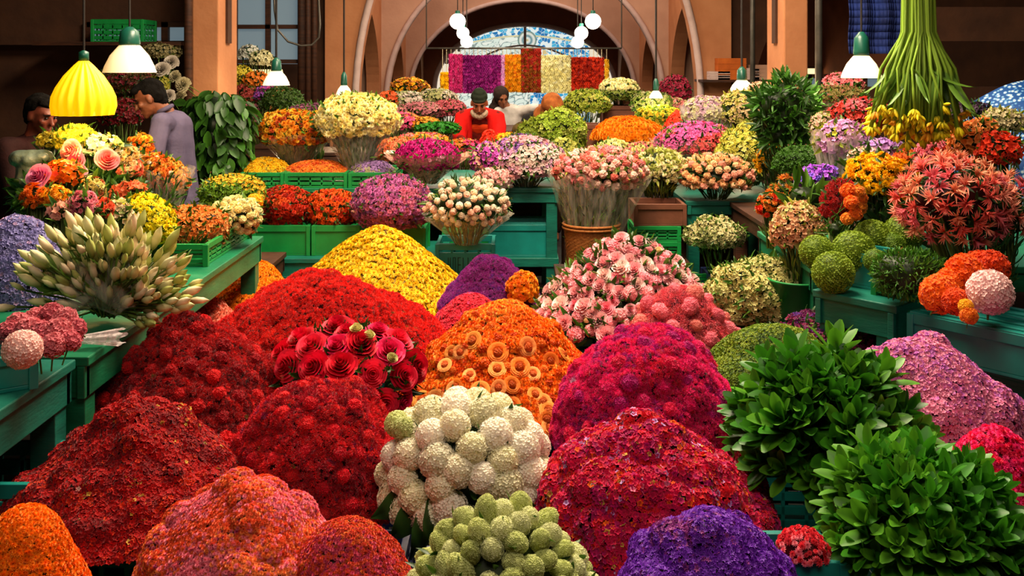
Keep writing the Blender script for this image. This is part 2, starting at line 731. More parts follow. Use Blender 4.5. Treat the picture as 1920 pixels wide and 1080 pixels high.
def sample(S, spacing, over=4, seed=0):
    V, T, Nn = S
    r_ = np.random.default_rng(seed + 77)
    A = np.linalg.norm(np.cross(V[T[:, 1]] - V[T[:, 0]], V[T[:, 2]] - V[T[:, 0]]), axis=1) / 2
    n = int(min(60000, over * A.sum() / spacing ** 2))
    k = r_.choice(len(T), n, p=A / A.sum())
    w = r_.dirichlet((1, 1, 1), n)
    p = np.einsum('nk,nkd->nd', w, V[T[k]])
    q = np.einsum('nk,nkd->nd', w, Nn[T[k]])
    key = np.floor(p / spacing).astype(int)
    _, i = np.unique(key, axis=0, return_index=True)
    i = np.sort(i)
    return p[i], q[i]


def choose(pos, pal, freq=14, patch_=1.0, wild=.6, seed=0):
    """pal: list of (heart hex, tip hex, weight); flowers of one kind keep together in patches"""
    sc = []
    for k, (a, b, w) in enumerate(pal):
        sc.append(math.log(w) + patch_ * 1.6 * noise(pos, freq, seed + k * 2 + 1, 5) + wild * rng.gumbel(0, 1, len(pos)))
    i = np.argmax(np.array(sc), 0)
    A = np.array([lin(p[0]) for p in pal])[i]
    B = np.array([lin(p[1]) for p in pal])[i]
    j = rng.uniform(.82, 1.15, (len(pos), 1))
    return A * j, B * j


def leaf_scatter(pos, Nn, size, pal, T=None, lean=.6, up=0.0):
    d = Nn + rng.normal(0, lean, Nn.shape) + np.array([0, 0, up])
    A, B = choose(pos, pal, 9, .5, 1.0)
    return scatter(T or TLEAF, pos, frames(d), size * rng.uniform(.6, 1.3, len(pos)), A, B)


GREENS = [('#1d3d0c', '#3f6b1a', 3), ('#2a4a10', '#5c8426', 2), ('#16300c', '#2c5014', 2)]
DKGREENS = [('#12280c', '#27491a', 3), ('#1a3610', '#35601e', 2)]
YGREENS = [('#4d5c12', '#8f9a2c', 3), ('#5d6a18', '#b0b03a', 2), ('#33470f', '#5c7a1c', 2)]

# ------------------------------------------------------------------ the hall


def structure(o, label=None):
    o['kind'] = 'structure'
    if label:
        o['label'] = label
    return o


h = HB(); h.box(-8, 8, -3.2, 25, -.1, 0)
structure(h.build('floor', M_FLOOR), 'dark worn concrete floor of the flower hall')
h = HB(); h.box(-8, 8, -3.2, 25, 4.6, 4.7)
structure(h.build('ceiling', M_CEIL), 'brown plaster ceiling of the market hall')
h = HB(); h.box(-8.2, -8, -3.2, 25, 0, 4.6)
structure(h.build('wall_left', M_DARKW), 'dark brown outer wall of the hall, stall side')
h = HB(); h.box(8, 8.2, -3.2, 25, 0, 4.6)
structure(h.build('wall_right', M_DARKW), 'dark brown outer wall of the hall, hanging bunch side')
h = HB(); h.box(-8, 8, -3.4, -3.2, 0, 4.6)
structure(h.build('wall_front', M_PLASTERD), 'plaster wall of the hall entrance side')


def arch_curve(o, n=28):
    uc, hw, sp, rise, pointed = o
    pts = []
    for i in range(n + 1):
        c = -math.cos(PI * i / n)
        if pointed:
            k = .7
            zz = (math.sqrt(max(0, 1 - ((abs(c) + k) / (1 + k)) ** 2))) / math.sqrt(1 - (k / (1 + k)) ** 2)
        else:
            zz = math.sqrt(max(0, 1 - c * c))
        pts.append((uc + hw * c, sp + rise * zz))
    return pts


def arcade(name, axis, pos, th, u0, u1, zt, opens, mat, label, z0=0.0):
    """a wall with arched openings; axis 'x' runs across the hall, 'y' along it"""
    H = HB()

    def m(u, d, z):
        return (u, pos + d, z) if axis == 'x' else (pos + d, u, z)

    def block(a, b, za=z0):
        H.quad(m(a, 0, za), m(b, 0, za), m(b, 0, zt), m(a, 0, zt))
        H.quad(m(b, th, za), m(a, th, za), m(a, th, zt), m(b, th, zt))
    cur = u0
    for o in opens:
        a, b = o[0] - o[1], o[0] + o[1]
        if a > cur:
            block(cur, a)
        pts = arch_curve(o)
        H.quad(m(a, 0, z0), m(a, th, z0), m(a, th, o[2]), m(a, 0, o[2]))
        H.quad(m(b, th, z0), m(b, 0, z0), m(b, 0, o[2]), m(b, th, o[2]))
        for (ua, za), (ub, zb_) in zip(pts[:-1], pts[1:]):
            H.quad(m(ua, 0, za), m(ub, 0, zb_), m(ub, 0, zt), m(ua, 0, zt))
            H.quad(m(ub, th, zb_), m(ua, th, za), m(ua, th, zt), m(ub, th, zt))
            H.quad(m(ua, th, za), m(ub, th, zb_), m(ub, 0, zb_), m(ua, 0, za))
        cur = b
    if cur < u1:
        block(cur, u1)
    H.quad(m(u0, 0, z0), m(u0, th, z0), m(u0, th, zt), m(u0, 0, zt))
    H.quad(m(u1, th, z0), m(u1, 0, z0), m(u1, 0, zt), m(u1, th, zt))
    return structure(H.build(name, mat), label)


def arch_trim(name, Y, o, r, mat, label):
    pts = arch_curve(o, 40)
    path = [(pts[0][0], Y, 0.0), (pts[0][0], Y, pts[0][1] * .5)] + [(u, Y, z) for u, z in pts] + [(pts[-1][0], Y, pts[-1][1] * .5), (pts[-1][0], Y, 0.0)]
    h = HB(); h.tube(path, r, 8)
    return structure(h.build(name, mat, smooth=True), label)


XC = .2
ARCH = [(12.2, 3.2, 1.25), (15.2, 2.17, 1.2), (18.7, 1.76, 1.2), (22.6, 1.46, 1.2)]
for i, (Y, rise, sp) in enumerate(ARCH[:3]):
    out = 2.75 if i else 2.52
    arcade('wall_arch_%d' % (i + 1), 'x', Y, .30, XC - out, XC + out, 4.6, [(XC, 2.12, sp, rise, False)], [M_PLASTER, M_PLASTERP, M_PLASTERP][i], 'terracotta cross arch number %s along the vaulted corridor' % ['one', 'two', 'three'][i])
    arch_trim('trim_%d' % (i + 1), Y - .02, (XC, 2.14, sp, rise, False), .045, M_TRIM, 'pale stone moulding around the corridor arch, %s from the stalls' % ['first', 'second', 'third'][i])
arcade('wall_back', 'x', 22.6, .3, -8, 8, 4.6, [(XC + .1, 2.08, 1.2, 1.46, False)], M_PLASTERD, 'brown end wall of the corridor around the tiled lunette')
arch_trim('trim_4', 22.58, (XC + .1, 2.08, 1.2, 1.46, False), .06, M_TRIM, 'pale moulding around the mosaic lunette window')
for s, sd in ((-1, 'left'), (1, 'right')):
    x = XC + s * 2.32
    arcade('wall_corridor_' + sd, 'y', x - .1, .2, 12.5, 22.6, 4.6,
           [(13.85, 1.15, 1.35, 1.25, True), (17.0, 1.35, 1.3, 1.2, True), (20.7, 1.3, 1.3, 1.1, True)], M_PLASTER, 'corridor side wall of pointed arches, %s' % ('by the autumn flowers' if s < 0 else 'by the burgundy flowers'))

# walls behind the side stalls, on both sides of the first arch
for s, sd in ((-1, 'left'), (1, 'right')):
    a, b = (XC + 2.52, 8) if s > 0 else (-8, XC - 2.52)
    arcade('wall_stall_' + sd, 'x', 12.4, .2, a, b, 4.6, [((a + b) / 2 - s * 1.35, .95, 1.35, 1.5, True)], M_DARKW, 'dark brown wall behind the %s stalls' % ('leafy plant' if s < 0 else 'hanging bunch'))
    # outer aisle wall with lit shop fascias
    h = HB(); h.box(s * 5.0 - .05, s * 5.0 + .05, 12.6, 22.6, 0, 4.6)
    structure(h.build('wall_aisle_' + sd, M_PLASTERD), 'brown aisle wall seen through the pointed arches, %s side' % sd)

for i, (x0, x1, z0, z1, yy, nm) in enumerate([
        (-4.9, -2.6, 1.45, 1.66, 16.4, 'lit shop fascia in the aisle behind the small pendant lamp'),
        (-4.9, -3.1, 1.56, 1.74, 19.2, 'lit shop fascia far down the aisle beside the autumn flowers'),
        (2.85, 4.9, 1.48, 1.68, 15.6, 'lit shop fascia in the aisle behind the white planter'),
        (2.9, 3.35, 1.42, 1.62, 12.34, 'small lit sign box on the stall wall behind the pendant lamp')]):
    t = empty('light_box', ((x0 + x1) / 2, yy, z0), nm, 'light box')
    h = HB(); h.box(x0 - (x0 + x1) / 2, x1 - (x0 + x1) / 2, -.03, 0, 0, z1 - z0)
    h.build('lit_panel', M_PANEL, t, local=True)
    h = HB()
    w_ = (x1 - x0) / 2
    h.box(-w_ - .02, w_ + .02, -.04, .06, -.03, 0).box(-w_ - .02, w_ + .02, -.04, .06, z1 - z0, z1 - z0 + .03).box(-w_, w_, 0.0, .06, 0, z1 - z0)
    h.build('housing', M_DARKWOOD, t, local=True)
    if yy > 13:
        s_ = 1 if x0 > 0 else -1
        h = HB(); h.box(min(s_ * 5, x0 if s_ > 0 else x1), max(s_ * 5, x0 if s_ > 0 else x1), yy + .07, yy + .17, 0, 4.6)
        structure(h.build('wall_aisle_cross_%d' % i, M_PLASTERD), 'brown cross wall carrying a lit fascia, %s' % ['near stall aisle', 'far stall aisle', 'planter aisle', ''][i])

# lunette: mosaic window, backlit by daylight


def mosaic_mat():
    m, nt, bs = new_mat('mosaic_glass')
    N, L = nt.nodes, nt.links
    tc = N.new('ShaderNodeTexCoord')
    sx = N.new('ShaderNodeSeparateXYZ')
    L.new(tc.outputs['Object'], sx.inputs[0])

    def ramp(stops, src, const=False):
        r = N.new('ShaderNodeValToRGB')
        if const:
            r.color_ramp.interpolation = 'CONSTANT'
        while len(r.color_ramp.elements) < len(stops):
            r.color_ramp.elements.new(.5)
        for e, (p_, c_) in zip(r.color_ramp.elements, stops):
            e.position = p_
            e.color = (*lin(c_), 1)
        L.new(src, r.inputs[0])
        return r.outputs[0]

    def mix(f, a, b):
        x = N.new('ShaderNodeMix')
        x.data_type = 'RGBA'
        if hasattr(f, 'links'):
            L.new(f, x.inputs[0])
        else:
            x.inputs[0].default_value = f
        L.new(a, x.inputs[6])
        L.new(b, x.inputs[7])
        return x.outputs[2]

    def math_(op, a, b=None):
        x = N.new('ShaderNodeMath')
        x.operation = op
        for i_, v in enumerate((a, b)):
            if v is None:
                continue
            if hasattr(v, 'links'):
                L.new(v, x.inputs[i_])
            else:
                x.inputs[i_].default_value = v
        return x.outputs[0]
    nz = N.new('ShaderNodeTexNoise')
    nz.inputs['Scale'].default_value = 2.2
    nz.inputs['Detail'].default_value = 1
    nz.inputs['Distortion'].default_value = 3.5
    L.new(tc.outputs['Object'], nz.inputs['Vector'])
    scroll = ramp([(0, '#e9f3e4'), (.46, '#dff0e4'), (.485, '#31413a'), (.50, '#b9e2e6'), (.515, '#31413a'), (.54, '#eef6ea')], nz.outputs[0])
    vo = N.new('ShaderNodeTexVoronoi')
    vo.inputs['Scale'].default_value = 13
    L.new(tc.outputs['Object'], vo.inputs['Vector'])
    blue = ramp([(0, '#1478b8'), (.3, '#2aa3d6'), (.55, '#e8f6f4'), (.75, '#4db8de'), (.9, '#d8c58a')], vo.outputs['Color'], True)
    vd = N.new('ShaderNodeTexVoronoi')
    vd.feature = 'DISTANCE_TO_EDGE'
    vd.inputs['Scale'].default_value = 13
    L.new(tc.outputs['Object'], vd.inputs['Vector'])
    edge = math_('LESS_THAN', vd.outputs[0], .03)
    eg = N.new('ShaderNodeRGB')
    eg.outputs[0].default_value = (*lin('#f0f6ee'), 1)
    blue = mix(edge, blue, eg.outputs[0])
    right = math_('GREATER_THAN', sx.outputs[0], 0.12)
    c = mix(right, scroll, blue)
    # band of blue arabesque near the top of the scroll half
    r2 = math_('ADD', math_('MULTIPLY', sx.outputs[0], math_('MULTIPLY', sx.outputs[0], .10)), sx.outputs[2])
    band = math_('MULTIPLY', math_('GREATER_THAN', r2, 1.22), math_('LESS_THAN', r2, 1.38))
    c = mix(band, c, blue)
    line = math_('MULTIPLY', math_('GREATER_THAN', r2, 1.18), math_('LESS_THAN', r2, 1.22))
    dk = N.new('ShaderNodeRGB')
    dk.outputs[0].default_value = (*lin('#d8d2a6'), 1)
    c = mix(line, c, dk.outputs[0])
    # black and cream lattice at the feet
    v3 = N.new('ShaderNodeTexVoronoi')
    v3.inputs['Scale'].default_value = 5.5
    L.new(tc.outputs['Object'], v3.inputs['Vector'])
    lat = ramp([(0, '#2a2620'), (.32, '#2a2620'), (.36, '#efe6cf')], v3.outputs[0])
    ax = math_('ABSOLUTE', sx.outputs[0])
    c = mix(math_('GREATER_THAN', ax, 1.5), c, lat)
    # medallion
    dx = math_('POWER', math_('ABSOLUTE', math_('ADD', sx.outputs[0], -.05)), 2.0)
    dz = math_('POWER', math_('ABSOLUTE', math_('ADD', sx.outputs[2], -1.1)), 2.0)
    dd = math_('SQRT', math_('ADD', dx, dz))
    med = ramp([(0, '#b8a24a'), (.05, '#e8efe6'), (.1, '#3f7f8c'), (.16, '#f2f2e4'), (.2, '#6f8f86')], dd)
    c = mix(math_('LESS_THAN', dd, .22), c, med)
    L.new(c, bs.inputs['Base Color'])
    L.new(c, bs.inputs['Emission Color'])
    bs.inputs['Emission Strength'].default_value = .5
    bs.inputs['Roughness'].default_value = .3
    return m


lun = empty('window_1', (XC + .1, 22.72, 1.2)); structure(lun, 'half-round window of blue and white mosaic glass at the corridor end')
h = HB()
pts = arch_curve((0, 2.1, 0, 1.48, False), 40)
for (a, za), (b, zb_) in zip(pts[:-1], pts[1:]):
    h.quad((a, 0, -1.2), (b, 0, -1.2), (b, 0, zb_), (a, 0, za))
h.build('pane', mosaic_mat(), lun, local=True)
h = HB(); h.box(-.03, .03, -.05, 0, .0, 1.46); h.tube([(x, -.03, .98 - x * x * .28) for x in np.linspace(-1.6, 1.6, 20)], .022, 6)
h.build('mullion', M_TRIM, lun, local=True)

# front pillars
for nm, x0, x1, lab in (('left', -2.70, -2.476, 'terracotta square pillar beside the leafy green plant'), ('right', 2.296, 2.498, 'terracotta square pillar behind the dark leafy bush')):
    h = HB(); h.box(x0, x1, 8.3, 8.86, 0, 4.6)
    structure(h.build('column_' + nm, M_PLASTER, bevel=.012), lab)
    xs = x1 if nm == 'left' else x0
    s = 1 if nm == 'left' else -1
    h = HB(); h.box(min(xs, xs + s * .02), max(xs, xs + s * .02), 8.5, 8.62, 1.93, 4.0)
    structure(h.build('trim_pillar_' + nm, M_DARKW), 'dark strip fixed to the %s pillar side' % nm)
# vertical pipes left and right
for i, (px, py0, Y, r, lab) in enumerate([(565, 0, 11.8, .045, 'thick dark pipe on the stall wall'), (577, 0, 11.7, .03, 'thin pipe next to the thick dark pipe'), (589, 0, 11.9, .035, 'brown pipe nearest the corridor arch'), (353, 0, 8.25, .035, 'dark post of the stall glazing'), (1535, 0, 8.0, .03, 'slim grey pipe beside the big pillar'), (1411, 0, 11.5, .03, 'slim grey pipe behind the cream pendant lamp')]):
    p = P(px, 100, Y)
    h = HB(); h.tube([(p[0], Y, 0), (p[0], Y, 4.6)], r, 12)
    tag(h.build('pipe', M_METAL if i > 3 else M_DARKWOOD, smooth=True), lab, 'pipe')
# boxes on the far stall wall, right of the first arch
for i, (px, py, w_, hh, m_, lb) in enumerate([(1373, 140, .17, .26, noise_mat('orange_card', '#a84c10', '#c8641c', 8, .7, .05), 'orange box stack on the dark stall shelf'), (1350, 108, .12, .1, M_TRIM, 'pale pane-like box on the dark stall shelf'), (1405, 118, .12, .14, M_TRIM, 'pale box next to the orange box stack'), (1428, 128, .14, .18, M_PLASTERP, 'pinkish box beside the pillar on the stall shelf')]):
    p = P(px, 150, 11.9)
    hb = HB(); hb.box(-w_, w_, -.1, .1, 0, hh)
    for k in range(1, 4):
        hb.box(-w_ - .004, w_ + .004, -.104, .1, hh * k / 4 - .004, hh * k / 4 + .004)
    tag(hb.build('storage_box', m_, None, loc=(p[0], 12.0 , 1.56)), lb, 'box')
hb = HB(); hb.box(2.3, 3.35, 11.85, 12.4, 1.53, 1.56)
tag(hb.build('wall_shelf', M_DARKWOOD), 'dark shelf on the stall wall carrying the orange box stack', 'shelf')
# loose cable loop
pts = [P(x, y, 10.5) for x, y in ((515, 20), (520, 55), (540, 78), (565, 86), (585, 84), (598, 70), (600, 45), (598, 10), (596, -60))]
h = HB(); h.tube([tuple(p) for p in [P(512, -60, 10.5)] + pts], .012, 6)
tag(h.build('cable', M_METAL, smooth=True), 'grey cable hanging in a loop above the small pendant lamps', 'cable')

# stall glazing behind the man and its neighbours
def window_grid(name, x0, x1, z0, z1, Y, nx, zs, label, pane=M_SKYWIN):
    t = empty(name, ((x0 + x1) / 2, Y, z0)); structure(t, label)
    h = HB(); h.quad((x0 - t.location.x, .02, 0), (x1 - t.location.x, .02, 0), (x1 - t.location.x, .02, z1 - z0), (x0 - t.location.x, .02, z1 - z0))
    h.build('pane', pane, t, local=True)
    h = HB()
    for i in range(nx + 1):
        x = x0 + (x1 - x0) * i / nx - t.location.x
        h.box(x - .03, x + .03, -.03, .03, 0, z1 - z0)
    for z in zs:
        h.box(x0 - t.location.x, x1 - t.location.x, -.03, .03, z - z0 - .025, z - z0 + .025)
    h.build('window_frame', M_DARKWOOD, t, local=True)
    return t


window_grid('window_2', -3.75, -2.72, 1.92, 2.12, 8.7, 3, (1.93, 2.1), 'barred clerestory window of the stall behind the man')
window_grid('window_3', -3.35, -2.55, 1.75, 2.6, 11.9, 2, (1.78, 2.2, 2.6), 'bluish window behind the flowers beyond the pillar')
window_grid('window_4', 3.45, 4.6, 1.35, 1.62, 12.2, 5, (1.36, 1.6), 'row of small panes on the dark stall wall', M_SKYWIN)
h = HB(); h.box(-4.9, -2.72, 8.9, 9.0, 0, 1.92).box(-4.9, -2.72, 8.72, 9.0, 2.12, 4.6).box(-4.9, -3.75, 8.72, 9.0, 1.92, 2.12)
structure(h.build('wall_stall_back', M_DARKW), 'dark wall of the stall behind the man')
h = HB(); h.box(3.0, 8, 8.6, 8.7, 0, 1.55).box(3.0, 8, 8.62, 8.7, 1.95, 2.25)
structure(h.build('wall_stall_side', M_DARKW), 'low dark wall behind the hanging stem bunch')

# ------------------------------------------------------------------ benches, crates


def bench(name, label, x0, x1, y0, y1, z, mat=M_GREEN, apron=.085, legs=True, shelf=None, legw=.075, rot=0, loc=None, top=.03, cat='bench', back=False):
    """x0..y1 local when rot is given"""
    if loc is None:
        loc = ((x0 + x1) / 2, (y0 + y1) / 2, 0)
        x1, x0, y1, y0 = (x1 - x0) / 2, -(x1 - x0) / 2, (y1 - y0) / 2, -(y1 - y0) / 2
    t = empty(name, loc, label, cat)
    t.rotation_euler = (0, 0, rot)
    h = HB(); h.box(x0, x1, y0, y1, z - top, z)
    h.build('tabletop', mat, t, local=True, bevel=.004)
    h = HB()
    e = .012
    h.box(x0 + e, x1 - e, y0 + e, y0 + e + .025, z - top - apron, z - top).box(x0 + e, x1 - e, y1 - e - .025, y1 - e, z - top - apron, z - top)
    h.box(x0 + e, x0 + e + .025, y0, y1, z - top - apron, z - top).box(x1 - e - .025, x1 - e, y0, y1, z - top - apron, z - top)
    h.build('apron', mat, t, local=True, bevel=.003)
    if legs:
        for a in (x0 + .02, x1 - .02 - legw):
            for b in (y0 + .02, y1 - .02 - legw):
                h = HB(); h.box(a, a + legw, b, b + legw, 0, z - top)
                h.build('leg', mat, t, local=True, bevel=.003)
    if back:
        h = HB(); h.box(x0 + .02, x1 - .02, y1 - .06, y1 - .04, .06, z - top - apron)  # dark board added so the opening under the bench reads dark
        h.build('added_dark_board', M_DARKWOOD, t, local=True)
    if shelf:
        h = HB(); h.box(x0 + .01, x1 - .01, y0 + .01, y1 - .01, shelf - .06, shelf)
        h.build('shelf', mat, t, local=True, bevel=.003)
    return t


def crate(label, x, y, z, w, d, hgt, mat, rot=0, slots=3, grid=True, letters=0, solid=False, group=None, name='plastic_crate', lid=False):
    lid = lid or 'lidded' in label
    t = empty(name, (x, y, z), label, 'crate', group)
    t.rotation_euler = (0, 0, rot)
    h = HB()
    e = .012
    h.box(-w / 2, w / 2, -d / 2, d / 2, 0, e)
    rim = min(.04, hgt * .25)
    for (a, b, c, d_) in ((-w / 2, w / 2, -d / 2, -d / 2 + e), (-w / 2, w / 2, d / 2 - e, d / 2), (-w / 2, -w / 2 + e, -d / 2, d / 2), (w / 2 - e, w / 2, -d / 2, d / 2)):
        if solid:
            h.box(a, b, c, d_, e, hgt - rim)
        else:
            n = slots
            for i in range(n):
                zz = e + (hgt - rim - e) * (i + .5) / n
                hh = (hgt - rim - e) / n * .32
                h.box(a, b, c, d_, zz - hh, zz + hh)
            along_x = (b - a) > (d_ - c)
            m = max(3, int((w if along_x else d) / .07))
            for i in range(m + 1):
                u = i / m
                if along_x:
                    xx = a + (b - a - .014) * u
                    h.box(xx, xx + .014, c, d_, e, hgt - rim)
                else:
                    yy = c + (d_ - c - .014) * u
                    h.box(a, b, yy, yy + .014, e, hgt - rim)
    o = .008
    h.box(-w / 2 - o, w / 2 + o, -d / 2 - o, -d / 2 + e, hgt - rim, hgt).box(-w / 2 - o, w / 2 + o, d / 2 - e, d / 2 + o, hgt - rim, hgt)
    h.box(-w / 2 - o, -w / 2 + e, -d / 2, d / 2, hgt - rim, hgt).box(w / 2 - e, w / 2 + o, -d / 2, d / 2, hgt - rim, hgt)
    for a in (-1, 1):
        for b in (-1, 1):
            h.box(a * w / 2 - .012, a * w / 2 + .012, b * d / 2 - .012, b * d / 2 + .012, 0, hgt - .002)
    h.build('crate_body', mat, t, local=True, bevel=.002)
    if lid:
        h = HB(); h.box(-w / 2 - .004, w / 2 + .004, -d / 2 - .004, d / 2 + .004, hgt - .014, hgt + .006)
        for k_ in range(5):
            h.box(-w / 2 + .02, w / 2 - .02, -d / 2 + d * (k_ + .5) / 5 - .012, -d / 2 + d * (k_ + .5) / 5 + .012, hgt + .006, hgt + .012)
        h.build('lid', mat, t, local=True, bevel=.002)
    if letters:
        h = HB()
        r_ = random.Random(int(x * 100))
        s = w * .62 / letters
        zt_, zb_ = hgt * .72, hgt * .42
        h.box(-w * .36, w * .36, -d / 2 - .003, -d / 2 - .001, hgt * .34, hgt * .8)
        l2 = HB()
        yy0, yy1 = -d / 2 - .006, -d / 2 - .003
        for i in range(letters):
            x0 = -w * .31 + s * i
            th = s * .16
            l2.box(x0, x0 + th, yy0, yy1, zb_, zt_)
            k = r_.choice('HELAID')
            if k in 'HLEAD':
                q = {'H': (.5,), 'E': (0, .5, 1), 'L': (0,), 'A': (.5, 1), 'D': (0, 1)}[k]
                for f in q:
                    zz = zb_ + (zt_ - zb_) * f
                    l2.box(x0, x0 + s * .6, yy0, yy1, max(zb_, zz - th / 2), min(zt_, zz + th / 2) + .001)
            if k in 'HAD':
                l2.box(x0 + s * .6 - th, x0 + s * .6, yy0, yy1, zb_, zt_)
        pl = h.build('label_plate', mat, t, loc=(0, 0, 0))
        l2.build('lettering', M_LETTER, pl, loc=(0, 0, 0))
    return t


# left bench, running away from the camera
bench('green_bench', 'long green bench under the lily buds, running back along the aisle', -2.9, -1.30, 3.02, 5.15, .85, M_GREEN, apron=.1)
bench('teal_bench', 'teal bench nearest the camera, under the pink carnations', -2.9, -1.33, 1.2, 3.0, .85, M_TEAL, apron=.1)
# right benches
RA = math.atan2(-.775, .632)
bench('green_bench', 'low green corner bench under the round moss balls', 0, .36, 0, .5, .85, M_TEAL, rot=RA, loc=(1.20, 3.93, 0), apron=.1)
bench('green_bench', 'green bench behind the moss balls under the yellow and coral bunches', 1.32, 3.6, 4.36, 5.3, .85, M_GREEN)
bench('serving_bench', 'dark bench under the tall leafy bush and its neighbours', 1.42, 3.6, 5.36, 6.42, .85, M_DARKWOOD)
bench('green_bench', 'green bench beside the pink and mauve heap, under the orange celosia crate', .37, 1.5, .02, .75, .70, M_TEAL, rot=RA, loc=(1.20, 3.93, 0), apron=.1)
# back benches
bench('green_bench', 'raised green bench holding the loose yellow and orange petals', -1.78, -.86, 6.72, 8.0, .90, M_GREEN)
bench('green_bench', 'low green bench under the red-orange mum bunches', -1.85, -.42, 6.06, 6.68, .55, M_TEAL, shelf=.44)
bench('teal_bench', 'teal bench with open front under the lilac and pink bunches', -.80, .33, 6.72, 7.9, .90, M_TEAL, shelf=.42, apron=.07, back=True)
bench('teal_bench', 'teal bench at the back under the peach bunch', 1.14, 1.90, 6.45, 7.6, .85, M_TEAL, apron=.06, back=True)
bench('serving_bench', 'dark bench where the seller in red works', -1.75, .4, 8.55, 9.15, .98, M_DARKWOOD, cat='bench')
bench('serving_bench', 'dark bench under the orange marigold row', .55, 2.2, 8.1, 9.2, 1.0, M_DARKWOOD, cat='bench')
bench('serving_bench', 'dark bench far back under the pale and pink rows', -1.9, 1.3, 10.3, 11.3, 1.05, M_DARKWOOD, cat='bench')
bench('serving_bench', 'dark bench in front of the leafy bush and pale fillers', 1.95, 3.3, 6.5, 8.2, .9, M_DARKWOOD, cat='bench')
bench('serving_bench', 'dark bench in the stall behind the man', -4.6, -2.75, 7.6, 8.6, 1.0, M_DARKWOOD, cat='bench')
bench('serving_bench', 'dark bench beyond the pillar holding mixed flowers', -3.6, -1.95, 9.6, 10.6, .95, M_DARKWOOD, cat='bench')
bench('serving_bench', 'dark bench far back under the planters', .7, 2.9, 9.3, 10.25, 1.05, M_DARKWOOD, cat='bench')

# crates of loose petals on the raised bench
for i, (p0, p1, lb) in enumerate([(452, 534, 'green crate of yellow petals, outermost on the raised bench'), (536, 652, 'green crate of orange petals on the raised bench'), (655, 740, 'green crate of lavender petals on the raised bench')]):
    a, b = P(p0, 330, 6.78)[0], P(p1, 330, 6.78)[0]
    crate(lb, (a + b) / 2, 7.0, .90, b - a - .02, .5, .105, M_CRATEG, slots=2)
# crates under the red-orange bunches
crate('solid green crate under the red-orange mums, outermost', P(530, 1, 6.2)[0], 6.34, .55, .34, .36, .19, M_CRATEG, solid=True)
crate('solid green crate under the rust-orange mums', P(632, 1, 6.2)[0], 6.34, .55, .28, .36, .19, M_CRATEG, solid=True)
crate('dark green crate under the mauve bunch', P(745, 1, 6.2)[0], 6.34, .55, .34, .3, .17, M_CRATEG, solid=True)
crate('teal lettered crate standing under the cream pompon mums', P(872, 1, 5.95)[0], 6.12, .36, .34, .3, .30, M_CRATET, letters=7)
h = empty('wooden_pallet', (P(872, 1, 5.95)[0], 6.12, 0), 'dark stand under the lettered teal crate', 'stand')
hb = HB(); hb.box(-.2, .2, -.17, .17, .3, .36).box(-.2, -.14, -.17, .17, 0, .3).box(.14, .2, -.17, .17, 0, .3); hb.build('stand_frame', M_DARKWOOD, h, local=True)
crate('teal lidded crate on the shelf of the open bench', P(975, 1, 6.8)[0], 6.95, .42, .42, .34, .22, M_CRATET, solid=True)
crate('green drawer crate inside the open teal bench', P(900, 1, 6.8)[0] - .1, 6.95, .42, .3, .34, .20, M_CRATEG, solid=True)
# crate stack beside the basket
x = P(1232, 1, 6.25)[0]
bench('low_stand', 'low dark stand under the stacked green crates', x - .2, x + .2, 6.2, 6.6, .5, M_DARKWOOD, cat='stand')
crate('green slotted crate, lowest of the stack beside the wicker basket', x, 6.4, .50, .28, .3, .12, M_CRATEG)
crate('green slotted crate, upper one of the stack beside the wicker basket', x, 6.4, .62, .28, .3, .10, M_CRATEG)
crate('brown wooden box topping the crate stack beside the wicker basket', x + .02, 6.4, .72, .31, .3, .14, M_BROWNBOX, solid=True, name='wooden_box')
# flat trays under the back bench on the right
x = P(1320, 1, 5.75)[0]
bench('low_stand', 'low dark stand under the flat green trays and pale hydrangeas', x - .25, x + .62, 5.55, 6.3, .30, M_DARKWOOD, cat='stand')
crate('flat green tray beside the pink rose heap', x - .06, 5.8, .30, .34, .32, .09, M_CRATEG, slots=2)
crate('flat green tray stacked askew on the other beside the rose heap', x - .05, 5.82, .39, .34, .3, .08, M_CRATEG, rot=.3, slots=2)
crate('dark blue crate under the small pale hydrangeas', x + .22, 6.0, .30, .3, .3, .18, M_CRATED, solid=True)
crate('red-brown tray beside the small pale hydrangeas', x + .46, 5.95, .30, .26, .3, .12, M_BROWNBOX, solid=True)
# side table crates
crate('teal lettered crate under the pink carnations', -1.55, 2.78, .85, .34, .3, .10, M_CRATET, rot=-.95, letters=6, solid=True)
crate('green crate under the pale pink hydrangea ball', -1.62, 2.42, .85, .3, .24, .07, M_CRATEG, rot=-.6, solid=True)
crate('green slotted crate under the cream mums at the bench end', -1.52, 4.72, .85, .32, .7, .10, M_CRATEG, slots=3)
c_, s_ = math.cos(RA), math.sin(RA)


def on_right(u, v, z):
    return (1.20 + u * c_ - v * s_, 3.93 + u * s_ + v * c_, z)


q = on_right(.20, .18, .85)
crate('teal box between the moss balls and the green ball bunch', q[0], q[1] + .14, .85, .2, .2, .14, M_CRATET, rot=RA, solid=True)
q = on_right(.67, .13, .70)
crate('big green lidded crate under the orange celosia', q[0], q[1], .70, .46, .34, .15, M_CRATET, rot=RA, solid=True)
crate('green crate under the green ball-shaped herb bunch', 1.52, 3.84, .70, .13, .16, .2, M_CRATEG, rot=RA)
crate('small green slotted crate on the floor by the teal bench leg', P(60, 900, 2.75)[0] - .05, 2.8, 0, .3, .3, .62, M_CRATET, slots=8)
